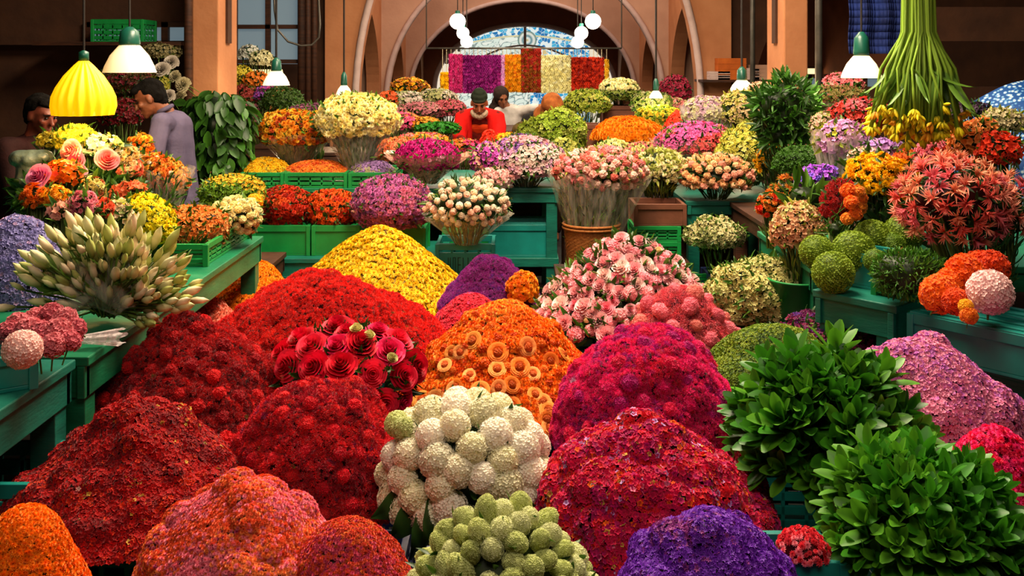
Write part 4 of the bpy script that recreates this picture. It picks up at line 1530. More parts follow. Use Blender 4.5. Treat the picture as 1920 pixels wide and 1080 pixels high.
# -- cream green hydrangea bunch
def mass(name, label, cat, px, py, Y, rx, rz, base_z, T, size, pal, spacing=None, clumps=0, cr=.03, low=.08, seed=0, dep=.85, zmin=-.5, mat=None, freq=14, patch_=1, wild=.6, jit=.35, cover=1.0,
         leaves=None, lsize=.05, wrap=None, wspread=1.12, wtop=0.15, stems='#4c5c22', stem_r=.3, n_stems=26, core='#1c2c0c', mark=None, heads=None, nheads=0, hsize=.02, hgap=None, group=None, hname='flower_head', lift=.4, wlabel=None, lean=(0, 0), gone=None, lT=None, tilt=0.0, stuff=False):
    """a bunch: blossoms over leaves, stems down to what it stands on, perhaps a wrapper.
    Its blossoms past counting are one part; where they can be counted each head is a part."""
    c = P(px, py, Y)
    g_ = 1.1 if 6.4 < Y < 10.5 else 1.0
    Rx, Rz = W(rx, Y) * g_, W(rz, Y) * g_
    Ry = Rx * dep
    foot = np.array([c[0] + lean[0], Y + lean[1], base_z])
    root = empty(name, foot, label, cat, group)
    S = ell_surf(c, Rx, Ry, Rz, zmin, low, clumps, cr, seed)
    if tilt:
        cs, sn = math.cos(tilt), math.sin(tilt)
        V = S[0] - c
        V = np.stack([V[:, 0] * cs - V[:, 2] * sn, V[:, 1], V[:, 0] * sn + V[:, 2] * cs], 1) + c
        S = (V, S[1], vnormals(V, S[1]))
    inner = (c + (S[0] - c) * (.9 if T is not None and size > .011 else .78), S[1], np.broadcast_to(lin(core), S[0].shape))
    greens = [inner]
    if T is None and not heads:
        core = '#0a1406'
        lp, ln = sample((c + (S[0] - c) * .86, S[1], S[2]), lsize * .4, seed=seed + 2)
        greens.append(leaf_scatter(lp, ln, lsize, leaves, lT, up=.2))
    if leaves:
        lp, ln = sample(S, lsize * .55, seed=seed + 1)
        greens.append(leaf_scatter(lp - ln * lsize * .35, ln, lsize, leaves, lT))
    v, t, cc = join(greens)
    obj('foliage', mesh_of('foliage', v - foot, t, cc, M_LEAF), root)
    if T is not None:
        spacing = spacing or size * 1.0
        pos, nn = sample(S, spacing, seed=seed)
        if cover < 1:
            g = noise(pos, 22, seed + 3, 5) + rng.normal(0, .35, len(pos))
            m = g < np.quantile(g, cover)
            pos, nn = pos[m], nn[m]
        A, B = choose(pos, pal, freq, patch_, wild, seed)
        n = len(pos)
        v, t, cc = scatter(T, pos + nn * size * lift * rng.uniform(.2, 1.6, (n, 1)), frames(nn + rng.normal(0, jit, nn.shape)), size * rng.uniform(.65, 1.12, n), A, B)
        bo = obj('blossoms', mesh_of('blossoms', v - foot, t, cc, mat or M_PETAL), root)
        bo['kind'] = 'stuff'
    if heads:
        pos, nn = sample(S, (hgap or hsize) * .4, seed=seed + 2)
        f = facing(pos, nn)
        m = f > -.25
        pos, nn = spread(pos[m], nn[m], nheads, hgap or hsize * 1.7, rng.uniform(0, 1, m.sum()) + .4 * f[m])
        place_many(heads, hname, pos + nn * hsize * .3 - foot, nn, hsize, None, None, None, parent=root)
    # stems
    if c[2] - Rz * .3 > base_z + .02 and n_stems:
        cs_ = []
        for i in range(n_stems):
            a = 2 * PI * i / n_stems + rng.uniform(-.1, .1)
            rr = math.sqrt(rng.uniform(.15, 1))
            top = c + np.array([math.cos(a) * Rx * .75 * rr, math.sin(a) * Ry * .75 * rr, -Rz * .25])
            bot_ = foot + np.array([math.cos(a) * Rx * stem_r * rr, math.sin(a) * Ry * stem_r * rr, 0])
            mid = top * .45 + bot_ * .55 + rng.normal(0, .008, 3)
            cs_.append(tube_np([bot_, mid, top], .0045, lin(stems) * rng.uniform(.6, 1.4)))
        if leaves or wrap:
            k = n_stems * 4
            a = rng.uniform(0, 6.28, k); u = rng.uniform(.15, 1, k)
            rad = (stem_r + (.75 - stem_r) * u) * .95
            lp = foot + np.stack([np.cos(a) * Rx * rad, np.sin(a) * Ry * rad, (c[2] - Rz * .25 - base_z) * u], 1)
            ld = np.stack([np.cos(a) * .5, np.sin(a) * .5, np.ones(k)], 1)
            A, B = choose(lp, leaves or GREENS, 9, .5, 1)
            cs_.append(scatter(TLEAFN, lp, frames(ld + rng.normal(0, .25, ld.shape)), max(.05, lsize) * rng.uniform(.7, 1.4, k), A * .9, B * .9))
        v, t, cc = join(cs_)
        so = obj('stems', mesh_of('stems', v - foot, t, cc, M_STEM), root)
    if wrap is not None:
        zt = c[2] - base_z + Rz * wtop
        nr, nt = 14, 96
        V = []
        for j in range(nr + 1):
            u = j / nr
            for i in range(nt):
                a = 2 * PI * i / nt
                wob = 1 + .05 * math.sin(a * 9 + seed) * u + .035 * math.sin(a * 23 + 2 * seed) * u
                r = (stem_r * .95 + (wspread - stem_r * .95) * u ** 1.05) * wob
                if u > .9:
                    r *= 1 + .02 * math.sin(a * 14)
                V.append((Rx * r * math.cos(a) + (c[0] - foot[0]) * u, Ry * r * math.sin(a) + (c[1] - foot[1]) * u, zt * u * (1 + .06 * math.sin(a * 5 + seed) * u)))
        Tt = grid_faces(nr, nt)
        w_ = obj('wrapper', mesh_of('wrapper', V, Tt, None, wrap, True), root)
        if wlabel:
            w_['label'] = wlabel
    return root, S


def tube_np(pts, r, col=None, k=5, r1=None):
    h = HB()
    h.tube([tuple(p) for p in pts], r, k, r1)
    v = np.array(h.v)
    t = []
    for f in h.f:
        for i in range(1, len(f) - 1):
            t.append((f[0], f[i], f[i + 1]))
    return v, np.array(t), np.broadcast_to(lin('#4c5c22') if col is None else col, v.shape)


HYD = [('#98944a', '#dcd08a', 4), ('#a8a458', '#ecdfa0', 2), ('#6a7030', '#a8a860', 2)]
# ------------------------------------------------------------------ bunches
KW = dict
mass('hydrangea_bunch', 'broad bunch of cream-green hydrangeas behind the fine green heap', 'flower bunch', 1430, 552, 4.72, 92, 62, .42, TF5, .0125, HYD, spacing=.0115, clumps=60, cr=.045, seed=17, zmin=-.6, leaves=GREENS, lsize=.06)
crate('dark blue crate under the cream-green hydrangeas', P(1430, 1, 4.72)[0], 4.72, 0, .36, .3, .42, M_CRATED, slots=8)
mass('statice_heap', 'dark purple flower bunch with green specks in front of the corner bench', 'flower bunch', 1555, 640, 4.02, 88, 46, .42, TF4, .012, [('#3c0a30', '#7c1a5c', 4), ('#4c0c28', '#9c2450', 2), ('#34104a', '#5c2488', 1.4), ('#3a4a14', '#7a8a34', .5)], spacing=.0105, clumps=40, cr=.035, seed=18, leaves=DKGREENS, lsize=.045, n_stems=0, mat=M_FUZZ, low=.1)
crate('dark blue crate under the dark purple bunch', P(1555, 1, 4.02)[0], 4.02, 0, .26, .24, .47, M_CRATED, slots=8)

# mauve heap and hot pink heap
heap('tall pink and mauve heap of tiny florets beside the big green benches', 1735, 634, 3.0, 190, .36, TF5, .0105, [('#c85090', '#f88cc8', 4), ('#d06090', '#fca0c0', 4), ('#a848a0', '#e080d8', 3)], p=1.75, q=.85, low=.05, clumps=26, cr=.05, seed=19, ry=.9, base='#4a1638', spacing=.0088, freq=6, cmat=M_CRATET, cw=1.1)
heap('hot pink petal heap partly outside the corner, behind the front leafy bunch', 1868, 808, 2.5, 140, .34, TMUM, .016, [('#c00848', '#f83080', 4), ('#b80838', '#f01c50', 3), ('#d01460', '#ff5098', 2)], p=1.8, q=.85, low=.04, seed=20, base='#5a0420', spacing=.0145, cmat=M_CRATET)
heap('violet heap of fine florets at the very front', 1335, 970, 2.22, 172, .20, TSTAR, .0105, [('#480c80', '#8c30d0', 5), ('#5c189c', '#a850e8', 2), ('#6a1860', '#b84caa', .8), ('#8a8058', '#e8d8a0', .12)], p=1.8, q=.85, low=.07, clumps=26, cr=.03, seed=21, ry=.9, base='#180428', spacing=.0082, cmat=M_CRATET)
heap('orange and pink heap of tight florets at the front', 452, 900, 2.34, 172, .20, TMUM, .0095, [('#e05418', '#ff9850', 5), ('#d84868', '#ff90a4', 2.8), ('#c83414', '#f86c3c', 2.6), ('#8a1840', '#c84070', .4)], p=1.6, q=.9, low=.04, clumps=34, cr=.035, seed=42, ry=.95, base='#4a1408', spacing=.0078, freq=9, patch_=1.3, cmat=M_CRATEB)
heap('red-orange low heap between the orange-pink heap and the white flowers', 645, 984, 2.28, 125, .16, TMUM, .0085, [('#b82020', '#f05838', 4), ('#a8184c', '#e85070', 2), ('#c84814', '#f88038', 2)], p=1.8, q=.85, low=.05, seed=23, base='#3a0a0a', spacing=.0078, cmat=M_CRATEB, clabel='blue plastic crate under the red-orange low heap')
heap('bright orange heap in the near corner by the teal bench', 40, 958, 2.24, 120, .26, TMUM, .011, [('#d85000', '#ff8c10', 5), ('#c84000', '#ff7408', 2)], p=1.9, q=.85, low=.05, seed=24, base='#5a2004', spacing=.009, cmat=M_CRATEG)
heap('small red mound of carnations beside the front leafy bunch', 1505, 994, 2.26, 46, .05, TMUM, .010, [('#c00c20', '#f84050', 3), ('#d83050', '#ff90a0', 1)], seed=25, base='#4a0610', spacing=.012, crate_on=False, p=2.2, q=.7)
crate('teal crate in front of the leafy bunch, holding the small red mound', P(1500, 985, 2.3)[0], 2.29, 0, .15, .14, P(1505, 994, 2.26)[2] - .051, M_CRATET, slots=8)
heap('mixed purple and magenta heap next to the yellow heap', 920, 488, 5.2, 88, .24, TFUZZ, .016, [('#4c0848', '#9c1888', 4), ('#5c0c60', '#a8309c', 2), ('#3c0850', '#7a1c98', 1.4)], seed=26, ry=1.0, mat=M_FUZZ, base='#240424', spacing=.0135, clumps=30, cr=.035, cmat=M_CRATED)
mass('marigold_bunch', 'orange-yellow marigolds spilling beside the purple heap', 'flower heap', 980, 545, 5.0, 26, 32, .42, TMUM, .017, [('#d86a04', '#ffa818', 4), ('#c84c08', '#ff8820', 2)], seed=27, n_stems=0, spacing=.0145)
heap('rosy red heap squeezed between the red, yellow and orange heaps', 880, 548, 4.75, 84, .26, TF5, .0145, [('#a01028', '#e83048', 4), ('#b01848', '#f04880', 1.6)], seed=28, mat=M_FUZZ, base='#3a0610', spacing=.0125, cmat=M_CRATED, ry=.8)
heap('golden orange strip above the central orange heap', 950, 568, 4.48, 105, .22, TMUM, .016, [('#d86804', '#ffa428', 4), ('#d05010', '#ff8a30', 2)], seed=29, base='#6a3004', spacing=.0135, cmat=M_CRATED, ry=.55)

# celosia pale green, countable
c = P(942, 990, 2.22)
S = mound_surf((c[0], 2.24), .245, .20, .44, .735, 1.9, .8, .02, seed=30)
o = build('celosia_bed', [(S[0] - S[2] * .02, S[1], np.broadcast_to(lin('#2c3c10'), S[0].shape)), leaf_scatter(*sample(S, .05, seed=30), .04, GREENS)], M_LEAF, origin=(c[0], 2.24, .44))
tag(o, 'green leaves under the pale green celosia heads', 'foliage', kind='stuff')
crate('dark blue crate under the pale green celosia heads', c[0], 2.24, 0, .36, .32, .44, M_CRATED, slots=8)
TCEL = T_pom(420, .115, TF4, .93, -.7, jit=.03, el=(.9, .9, 1.45))
TCELB = T_pom(380, .12, TF4, .93, -.8, jit=.04, el=(1.05, 1, 1.0))
me = [flower_mesh('pale_green_celosia', T_, a, b, M_FUZZ) for T_, a, b in ((TCEL, '#a8b450', '#e4e8a0'), (TCELB, '#bcc074', '#f0f0c0'), (TCEL, '#b0b85c', '#e8eca8'))]
pp, nn = on_heap(S, 96, .036, 30, thr=-.1, wild=.6)
rr_ = place_many(me, 'pale_green_celosia', pp, nn * .8 + np.array([0, -.2, .3]) + rng.normal(0, .3, nn.shape), .0275, 'pale green knobbly celosia head at the front centre', 'flower', 'pale green celosia heads', STEM, vs=.22)
by_rows(rr_, 'pale green celosia', 12)

# leafy green bunches
def leafy(label, px, py, Y, rpx, rz, base_z, n, L, seed, crate_label, T=None):
    c = P(px, py, Y)
    R, Rz = W(rpx, Y), W(rz, Y)
    t = empty('leafy_bunch', (c[0], Y, base_z), label, 'foliage bunch')
    hub = c + np.array([0, .03, -Rz * .9])
    ch, st = [], []
    r_ = np.random.default_rng(seed)
    # rosettes of leaves, each on its own stalk
    dirs = fib(n, -.12)
    for d in dirs:
        d = d + r_.normal(0, .1, 3)
        d[2] = max(d[2], -.2)
        tip = c + np.array([d[0] * R * .78, d[1] * R * .75, (d[2] * 1.25 - .25) * Rz * .8])
        ax = tip - hub
        ax /= np.linalg.norm(ax)
        k = int(r_.integers(8, 13))
        a = np.arange(k) * 2.4 + r_.uniform(0, 6)
        op = np.linspace(.12, .95, k)
        fr = frames(ax[None], np.array([0.0]))[0]
        dl = np.stack([np.cos(a) * np.sin(op), np.sin(a) * np.sin(op), np.cos(op)], 1) @ fr.T
        base = tip + ax * L * (.1 - np.linspace(0, .35, k))[:, None]
        sz = L * r_.uniform(.65, 1.2) * np.linspace(.8, 1.1, k)
        g = r_.uniform(.75, 1.2)
        light = lin('#64a824') * g if r_.uniform() < .35 else lin('#3f8a18') * g
        # leaf fronts face away from the rosette axis
        X = ax[None] - dl * (dl @ ax)[:, None]
        X /= np.maximum(1e-6, np.linalg.norm(X, axis=1, keepdims=True))
        Yv = np.cross(dl, X)
        Rm = np.stack([X, Yv, dl], 2)
        ch.append(scatter(T or TLEAFL, base, Rm, sz, lin('#1c4a0c') * g * 1.3, light))
        st.append(tube_np([hub + r_.normal(0, .02, 3), (hub + tip) / 2 + r_.normal(0, .01, 3), tip], .004, lin('#3a5a18'), 4))
    for i in range(14):
        st.append(tube_np([np.array([c[0], Y, base_z]) + r_.normal(0, .03, 3) * np.array([1, 1, 0]), hub + r_.normal(0, .015, 3)], .006, lin('#34541a'), 5))
    o0 = np.array(t.location)
    v, tt, cc = join(ch)
    lf = obj('leaves', mesh_of('leaves', v - o0, tt, cc, M_LEAF), t)
    v, tt, cc = join(st)
    obj('stems', mesh_of('stems', v - o0, tt, cc, M_STEM), t)
    crate(crate_label, c[0], Y + .02, 0, R * .9, R * .8, base_z, M_CRATET, slots=8)
    return t


TLEAFL = T_leaf(.38, .06, -.15, 7, True)
leafy('big glossy green leafy bunch between the violet and mauve heaps', 1552, 815, 2.74, 170, 140, .36, 130, .105, 31, 'teal crate under the big leafy bunch')
leafy('glossy green leafy bunch at the very front corner', 1722, 985, 2.3, 165, 125, .36, 120, .092, 32, 'teal crate under the front leafy bunch')

mass('hydrangea_bunch', 'small pale green hydrangea bunch low beneath the back teal bench', 'flower bunch', 1342, 442, 5.95, 50, 30, .48, TF5, .013, [('#8c8450', '#d8cc98', 3), ('#5c6430', '#98985c', 2)], seed=39, leaves=GREENS, lsize=.05, n_stems=10, clumps=16, cr=.04)
# ---- back row, from the leafy plant towards the right
MUMO = [('#b83c04', '#f09018', 3), ('#c87c08', '#ffc83c', 4), ('#8a2c10', '#c84c20', 2)]
CREAMY = [('#e0c020', '#fff0a0', 5), ('#e8d040', '#fff8c8', 3)]
mass('wrapped_bunch', 'tall wrapped bunch of golden and orange mums behind the petal crates', 'flower bunch', 556, 245, 7.2, 60, 32, 1.0, TMUM, .026, MUMO, spacing=.026, seed=40, wrap=M_FILM, cover=.8, leaves=GREENS, lsize=.07, stem_r=.3, n_stems=40, wtop=-.2, patch_=.5)
mass('wrapped_bunch', 'plum coloured statice bunch behind the golden mums', 'flower bunch', 585, 215, 7.5, 42, 16, .9, TF4, .016, [('#4a1838', '#884468', 3), ('#5c2448', '#a8607c', 1)], seed=41, leaves=GREENS, lsize=.06, n_stems=24)
mass('wrapped_bunch', 'tall wrapped bunch of pale yellow chrysanthemums behind the petal crates', 'flower bunch', 670, 226, 7.0, 64, 40, .93, TMUM, .028, CREAMY, spacing=.025, seed=42, wrap=M_FILM, wspread=1.1, leaves=GREENS, lsize=.07, stem_r=.22, n_stems=48, wtop=-.05, clumps=20, cr=.04)
heap('loose yellow petals heaped in the first green crate', 497, 300, 6.98, 46, .075, TMUM, .013, [('#c89000', '#ffcc20', 4), ('#8a7a10', '#c8b040', 2)], seed=43, ry=1.25, base='#7a5a08', crate_on=False, p=2.4, q=.8, spacing=.013)
heap('loose orange petals heaped in the second green crate', 596, 303, 6.98, 62, .075, TMUM, .013, [('#d86010', '#ff9c3c', 4), ('#c84c18', '#f87c40', 2), ('#d88010', '#ffb840', 1)], seed=44, ry=.95, base='#8a4008', crate_on=False, p=2.6, q=.8, spacing=.013)
heap('loose lavender petals heaped in the third green crate', 697, 303, 6.98, 44, .075, TF5, .013, [('#6a4478', '#a880b8', 4), ('#7a7050', '#a8a070', 2)], seed=45, ry=1.2, base='#3a2840', crate_on=False, p=2.4, q=.8, spacing=.013)
mass('salmon_bunch', 'salmon and orange blooms behind the lavender petals', 'flower bunch', 752, 285, 7.6, 42, 22, .9, TMUM, .02, [('#d85838', '#f8986c', 3), ('#e07030', '#ffa850', 1)], seed=46, leaves=GREENS, n_stems=18)

RUST = [('#7a1408', '#d83418', 4), ('#8a2408', '#e85c20', 2), ('#5a0c08', '#a01c14', 2), ('#2c4010', '#4c681c', .6)]
mass('mum_bunch', 'round red-orange mum bunch on the outermost solid green crate', 'flower bunch', 533, 388, 6.3, 50, 36, .74, TMUM, .0185, RUST, seed=47, leaves=DKGREENS, lsize=.05, spacing=.019, n_stems=16, zmin=-.7)
mass('mum_bunch', 'rust-orange mum bunch on the second solid green crate', 'flower bunch', 624, 392, 6.3, 48, 34, .74, TMUM, .0185, [('#9a2c08', '#f0641c', 4), ('#8a1808', '#d83c18', 3), ('#2c4010', '#4c681c', .8)], seed=48, leaves=DKGREENS, lsize=.05, spacing=.019, n_stems=16, zmin=-.7)
mass('wrapped_bunch', 'big round mauve-pink wrapped bunch facing the camera, above the dark green crate', 'flower bunch', 735, 382, 6.12, 74, 50, .72, TMUM, .0165, [('#842a6c', '#d070b0', 4), ('#903058', '#e07898', 3), ('#5c2450', '#905088', 1.4)], seed=49, leaves=GREENS, lsize=.05, wrap=M_FILMP, wspread=1.05, spacing=.0165, n_stems=24, zmin=-.75, stem_r=.35, wtop=-.1)
me = [flower_mesh('mum_head', T_pom(80, .3, TF5, .8, -.5), a, b) for a, b in (('#e0b890', '#fff0d0'), ('#e8c8a0', '#fff4e0'), ('#e0a088', '#fcd8c0'))]
mass('pompon_mum_bunch', 'green bunch dotted with cream pompon mums on the lettered crate', 'flower bunch', 876, 384, 5.95, 74, 46, .66, None, .02, None, seed=50, leaves=DKGREENS + GREENS, lsize=.07, heads=me, nheads=66, hsize=.022, hgap=.036, hname='mum_head', n_stems=26, wrap=M_FILM, wtop=-.4, stem_r=.3, zmin=-.6, lT=TLEAFN)
mass('wrapped_bunch', 'magenta bunch fanned open in pale peach wrapping above the mauve bunch', 'flower bunch', 803, 296, 6.75, 52, 30, .93, TMUM, .017, [('#8c0450', '#e01890', 4), ('#a01060', '#f040a8', 2), ('#c06890', '#f8b0d0', .5)], seed=51, leaves=GREENS, lsize=.06, wrap=M_FILMP, wspread=1.45, spacing=.0165, stem_r=.25, wtop=.25, n_stems=30)

mass('mixed_bunch', 'mixed lilac, white and pale pink bunch on the open teal bench', 'flower bunch', 985, 302, 6.85, 66, 40, .90, TF5, .019, [('#b06898', '#e8a8d0', 4), ('#c8a0a0', '#f8e0d0', 3), ('#c07888', '#f0b0b8', 2), ('#70408c', '#a868c0', 1.4)], seed=52, leaves=GREENS, lsize=.07, wrap=M_FILM, n_stems=30, freq=8, patch_=2.2, spacing=.019)
mass('mixed_bunch', 'magenta-lilac bunch leaning out beside the peach wrapping', 'flower bunch', 920, 300, 6.8, 34, 28, .90, TF5, .018, [('#982080', '#d858c0', 3), ('#c07060', '#f8c0a0', 3)], seed=53, leaves=GREENS, lsize=.06, n_stems=18, freq=7, patch_=2.0)
mass('mixed_bunch', 'small pale pink bunch low beside the cream pompon mums', 'flower bunch', 925, 335, 6.65, 30, 16, .90, TMUM, .02, [('#d07880', '#f8c0b8', 3), ('#e0a0a0', '#fcd8d0', 2)], seed=54, leaves=GREENS, lsize=.06, n_stems=12)
mass('mixed_bunch', 'violet topped bunch rising behind the lilac and white one', 'flower bunch', 980, 272, 7.2, 30, 16, .90, TF5, .018, [('#5c2c80', '#a060c0', 3)], seed=55, leaves=GREENS, lsize=.06, n_stems=12)
sp = flower_mesh('cream_celosia', TCEL, '#d8b880', '#f8e8c0', M_FUZZ)
place_many([sp], 'cream_celosia', [P(985, 294, 6.76)], np.array([[0, -.1, 1]]), .05, 'single tall cream celosia plume in the lilac and white bunch', 'flower', None, stem_mesh(4.2, .06), jit=0)

me = [flower_mesh('pink_spray_head', T_pom(60, .34, TF5, .8, -.5), a, b) for a, b in (('#e08880', '#fcc8b8'), ('#d87080', '#f8a8a8'), ('#e8a898', '#fce0d0'), ('#c85048', '#f08878'))]
bk = P(1124, 330, 6.0)
mass('wrapped_bunch', 'large wrapped bunch of pink spray chrysanthemums standing in the wicker basket', 'flower bunch', 1124, 322, 6.0, 84, 42, .54, TMUM, .018, [('#d87878', '#f8b8a8', 4), ('#c8a860', '#ecdca0', 1), ('#486818', '#88a038', 1.5)], seed=56, leaves=YGREENS + GREENS, lsize=.06, wrap=M_FILM, wspread=1.12, stem_r=.38, n_stems=90, wtop=-.1, heads=me, nheads=90, hsize=.026, hgap=.036, hname='spray_head', lean=(BK[0] - bk[0], -.06), cover=.5)
mass('spray_bunch', 'cream and green spray bunch between the pink basket bunch and the peach bunch', 'flower bunch', 1235, 318, 6.6, 44, 34, .86, TMUM, .019, [('#d0b868', '#fcf0c0', 4), ('#8a9030', '#c8c868', 2)], seed=57, leaves=YGREENS, lsize=.06, n_stems=60, cover=.8, stem_r=.55)
mass('spray_bunch', 'pale cream round bunch behind the pink basket bunch', 'flower bunch', 1150, 284, 7.4, 26, 18, .9, TMUM, .02, [('#c8b840', '#f4f0b0', 3)], seed=58, leaves=GREENS, n_stems=14)
mass('spray_bunch', 'salmon and pink small bunch behind the cream and green sprays', 'flower bunch', 1208, 290, 7.3, 38, 18, .9, TMUM, .02, [('#d85848', '#f8988c', 2), ('#a8a040', '#e8d888', 3), ('#e05080', '#f888a8', 1)], seed=59, leaves=GREENS, n_stems=16)
mass('wrapped_bunch', 'wide wrapped bunch of hot pink, coral and green behind the peach bunch', 'flower bunch', 1302, 265, 7.2, 62, 32, .9, TF5, .02, [('#c03080', '#f070b8', 4), ('#c02838', '#f06068', 2), ('#d06030', '#f8a070', 1), ('#5a7018', '#98a838', 1)], seed=60, leaves=GREENS, lsize=.07, wrap=M_FILM, wspread=1.2, wtop=.1, freq=7, patch_=2.2)
me = [flower_mesh('peach_head', T_pom(60, .34, TF5, .8, -.5), a, b) for a, b in (('#d88850', '#fcc890'), ('#e09868', '#fcd8a8'), ('#d88068', '#f8b8a0'))]
mass('peach_bunch', 'peach pompon spray bunch on the back teal bench', 'flower bunch', 1342, 328, 6.5, 58, 32, .86, TMUM, .018, [('#d08048', '#f8c088', 4), ('#b89038', '#e8c870', 1), ('#384a14', '#6a7c28', 1)], seed=61, leaves=DKGREENS, lsize=.06, n_stems=30, heads=me, nheads=62, hsize=.025, hgap=.04, hname='pompon_head', cover=.55)
mass('filler_bunch', 'sloping yellow-green goldenrod bunch behind the peach bunch', 'flower bunch', 1408, 292, 6.9, 54, 46, .9, TF4, .016, [('#98901c', '#dcd058', 4), ('#a8a034', '#e8e088', 2)], seed=62, leaves=YGREENS, lsize=.06, n_stems=26, clumps=20, cr=.05)
mass('mum_bunch', 'small golden yellow mum bunch against the dark green foliage', 'flower bunch', 1446, 303, 6.4, 26, 30, .85, TMUM, .023, [('#d08000', '#ffc010', 3)], seed=63, leaves=DKGREENS, n_stems=12, cover=.75)
mass('filler_bunch', 'pale yellow filler bunch beside the dark leafy bush', 'flower bunch', 1398, 208, 7.8, 46, 32, .9, TF4, .02, [('#b8a838', '#ecdc80', 3), ('#c8a070', '#f4d0a0', 2)], seed=64, leaves=YGREENS, lsize=.06, n_stems=26, cover=.85)
mass('filler_bunch', 'pale peach filler bunch under the cream pendant lamp', 'flower bunch', 1425, 178, 8.0, 20, 20, .9, TF4, .02, [('#d89878', '#f8c8a8', 3)], seed=65, leaves=GREENS, n_stems=12)
mass('wrapped_bunch', 'mauve-grey wrapped bunch lying beside the pale pillar', 'flower bunch', 1328, 212, 7.9, 44, 26, .9, TF5, .018, [('#98708c', '#d0a8b8', 3), ('#a89c78', '#d8d0a0', 2)], seed=66, leaves=None, wrap=M_FILMW, wspread=1.1, wtop=.3, core='#8a7478')
LEAFY = [('#14280c', '#2c5214', 4), ('#1c3810', '#3a6c1c', 2), ('#244810', '#4c8424', 1)]
mass('leafy_bush', 'tall dark green leafy bush against the big pillar', 'foliage bunch', 1475, 215, 6.2, 62, 68, .85, None, .02, None, seed=67, leaves=LEAFY, lsize=.085, n_stems=26, zmin=-.8, low=.12, clumps=16, cr=.06)
mass('leafy_bush', 'low dark green foliage mound below the tall bush', 'foliage bunch', 1500, 305, 5.9, 48, 30, .85, TF4, .012, [('#1c380c', '#44701c', 3)], seed=68, leaves=LEAFY, lsize=.04, n_stems=10)
mass('leafy_bush', 'light green feathery bush behind the pink basket bunch', 'foliage bunch', 1052, 250, 8.25, 42, 38, .86, TF4, .022, [('#6a8414', '#b0c83c', 3), ('#84902c', '#d0d068', 1)], seed=69, leaves=YGREENS, lsize=.06, n_stems=14, low=.15)
mass('leafy_bush', 'olive green bush between the seller and the light green bush', 'foliage bunch', 1005, 250, 8.3, 30, 22, .86, TF4, .022, [('#5a6c10', '#98a830', 3)], seed=70, leaves=YGREENS, lsize=.06, n_stems=10, low=.15)
mass('leafy_bush', 'yellow-green sprigs hanging low behind the lilac bunch', 'foliage bunch', 1055, 290, 7.5, 24, 26, .9, TF4, .02, [('#a0a030', '#dcd878', 3)], seed=71, leaves=YGREENS, lsize=.06, n_stems=12)
heap('long orange marigold row on the dark bench at the back', 1178, 225, 8.4, 68, .16, TMUM, .028, [('#d86000', '#ff9c10', 4), ('#c84c04', '#ff8408', 2)], seed=72, ry=.8, base='#8a4004', crate_on=False, p=2.6, q=.7, spacing=.024, low=.08)
mass('mum_bunch', 'yellow-green small bunch behind the marigold row', 'flower bunch', 1235, 220, 9.0, 38, 16, 1.0, TMUM, .025, [('#a89010', '#e8d040', 3), ('#4c6c14', '#88a430', 3)], seed=73, leaves=GREENS, n_stems=8)
heap('small pointed heap of red petals next to the marigold row', 1271, 209, 8.7, 24, .15, TF5, .02, [('#c01808', '#ff4c28', 3)], seed=74, base='#6a0c04', crate_on=False, p=1.5, spacing=.016)
mass('amaranth_bunch', 'burgundy bunch in front of the corridor side arch', 'flower bunch', 1266, 172, 9.9, 26, 24, 1.05, TF5, .024, [('#5a0c20', '#9c2040', 3)], seed=75, leaves=DKGREENS, n_stems=14)
mass('mixed_bunch', 'pink and cream small bunch below the burgundy one', 'flower bunch', 1258, 200, 9.7, 28, 14, 1.05, TMUM, .024, [('#c86070', '#f4a8a0', 3), ('#98a050', '#d8d8a0', 2)], seed=76, leaves=GREENS, n_stems=8)
mass('planter_flowers', 'cream flower dome in the planter at the back', 'flower bunch', 1160, 164, 10.0, 30, 12, 1.33, TMUM, .028, [('#c8c070', '#fcf4c0', 3)], seed=77, leaves=GREENS, n_stems=10, zmin=-.2)
mass('leafy_bush', 'olive foliage around the planter with the cream dome', 'foliage bunch', 1158, 178, 10.0, 38, 11, 1.33, TF4, .02, [('#4c5c1c', '#8c9440', 3)], seed=78, leaves=GREENS, n_stems=6, zmin=-.5)
x = P(1162, 1, 10.0)[0]
crate('brown planter box raised on the back bench', x, 10.05, 1.05, .34, .34, .28, M_BROWNBOX, solid=True, name='planter_box')
mass('leafy_bush', 'yellow-green planted bush left of the cream planter', 'foliage bunch', 1100, 196, 9.75, 38, 22, 1.05, TF4, .022, [('#5c7014', '#a8b038', 3), ('#88842c', '#d0c868', 1)], seed=79, leaves=GREENS, lsize=.06, n_stems=8)
mass('dried_bunch', 'grey-green dried bunch beside the small far lamp', 'flower bunch', 1222, 196, 9.4, 34, 20, 1.0, TF4, .02, [('#78784c', '#b8b080', 3), ('#6a7430', '#98a848', 2)], seed=80, leaves=GREENS, n_stems=14)
x = P(1110, 1, 8.5)[0]
crate('dark red-brown box between the feathery bush and the marigold row', x - .02, 8.75, 1.0, .22, .3, .22, M_BROWNBOX, solid=True, name='wooden_box')

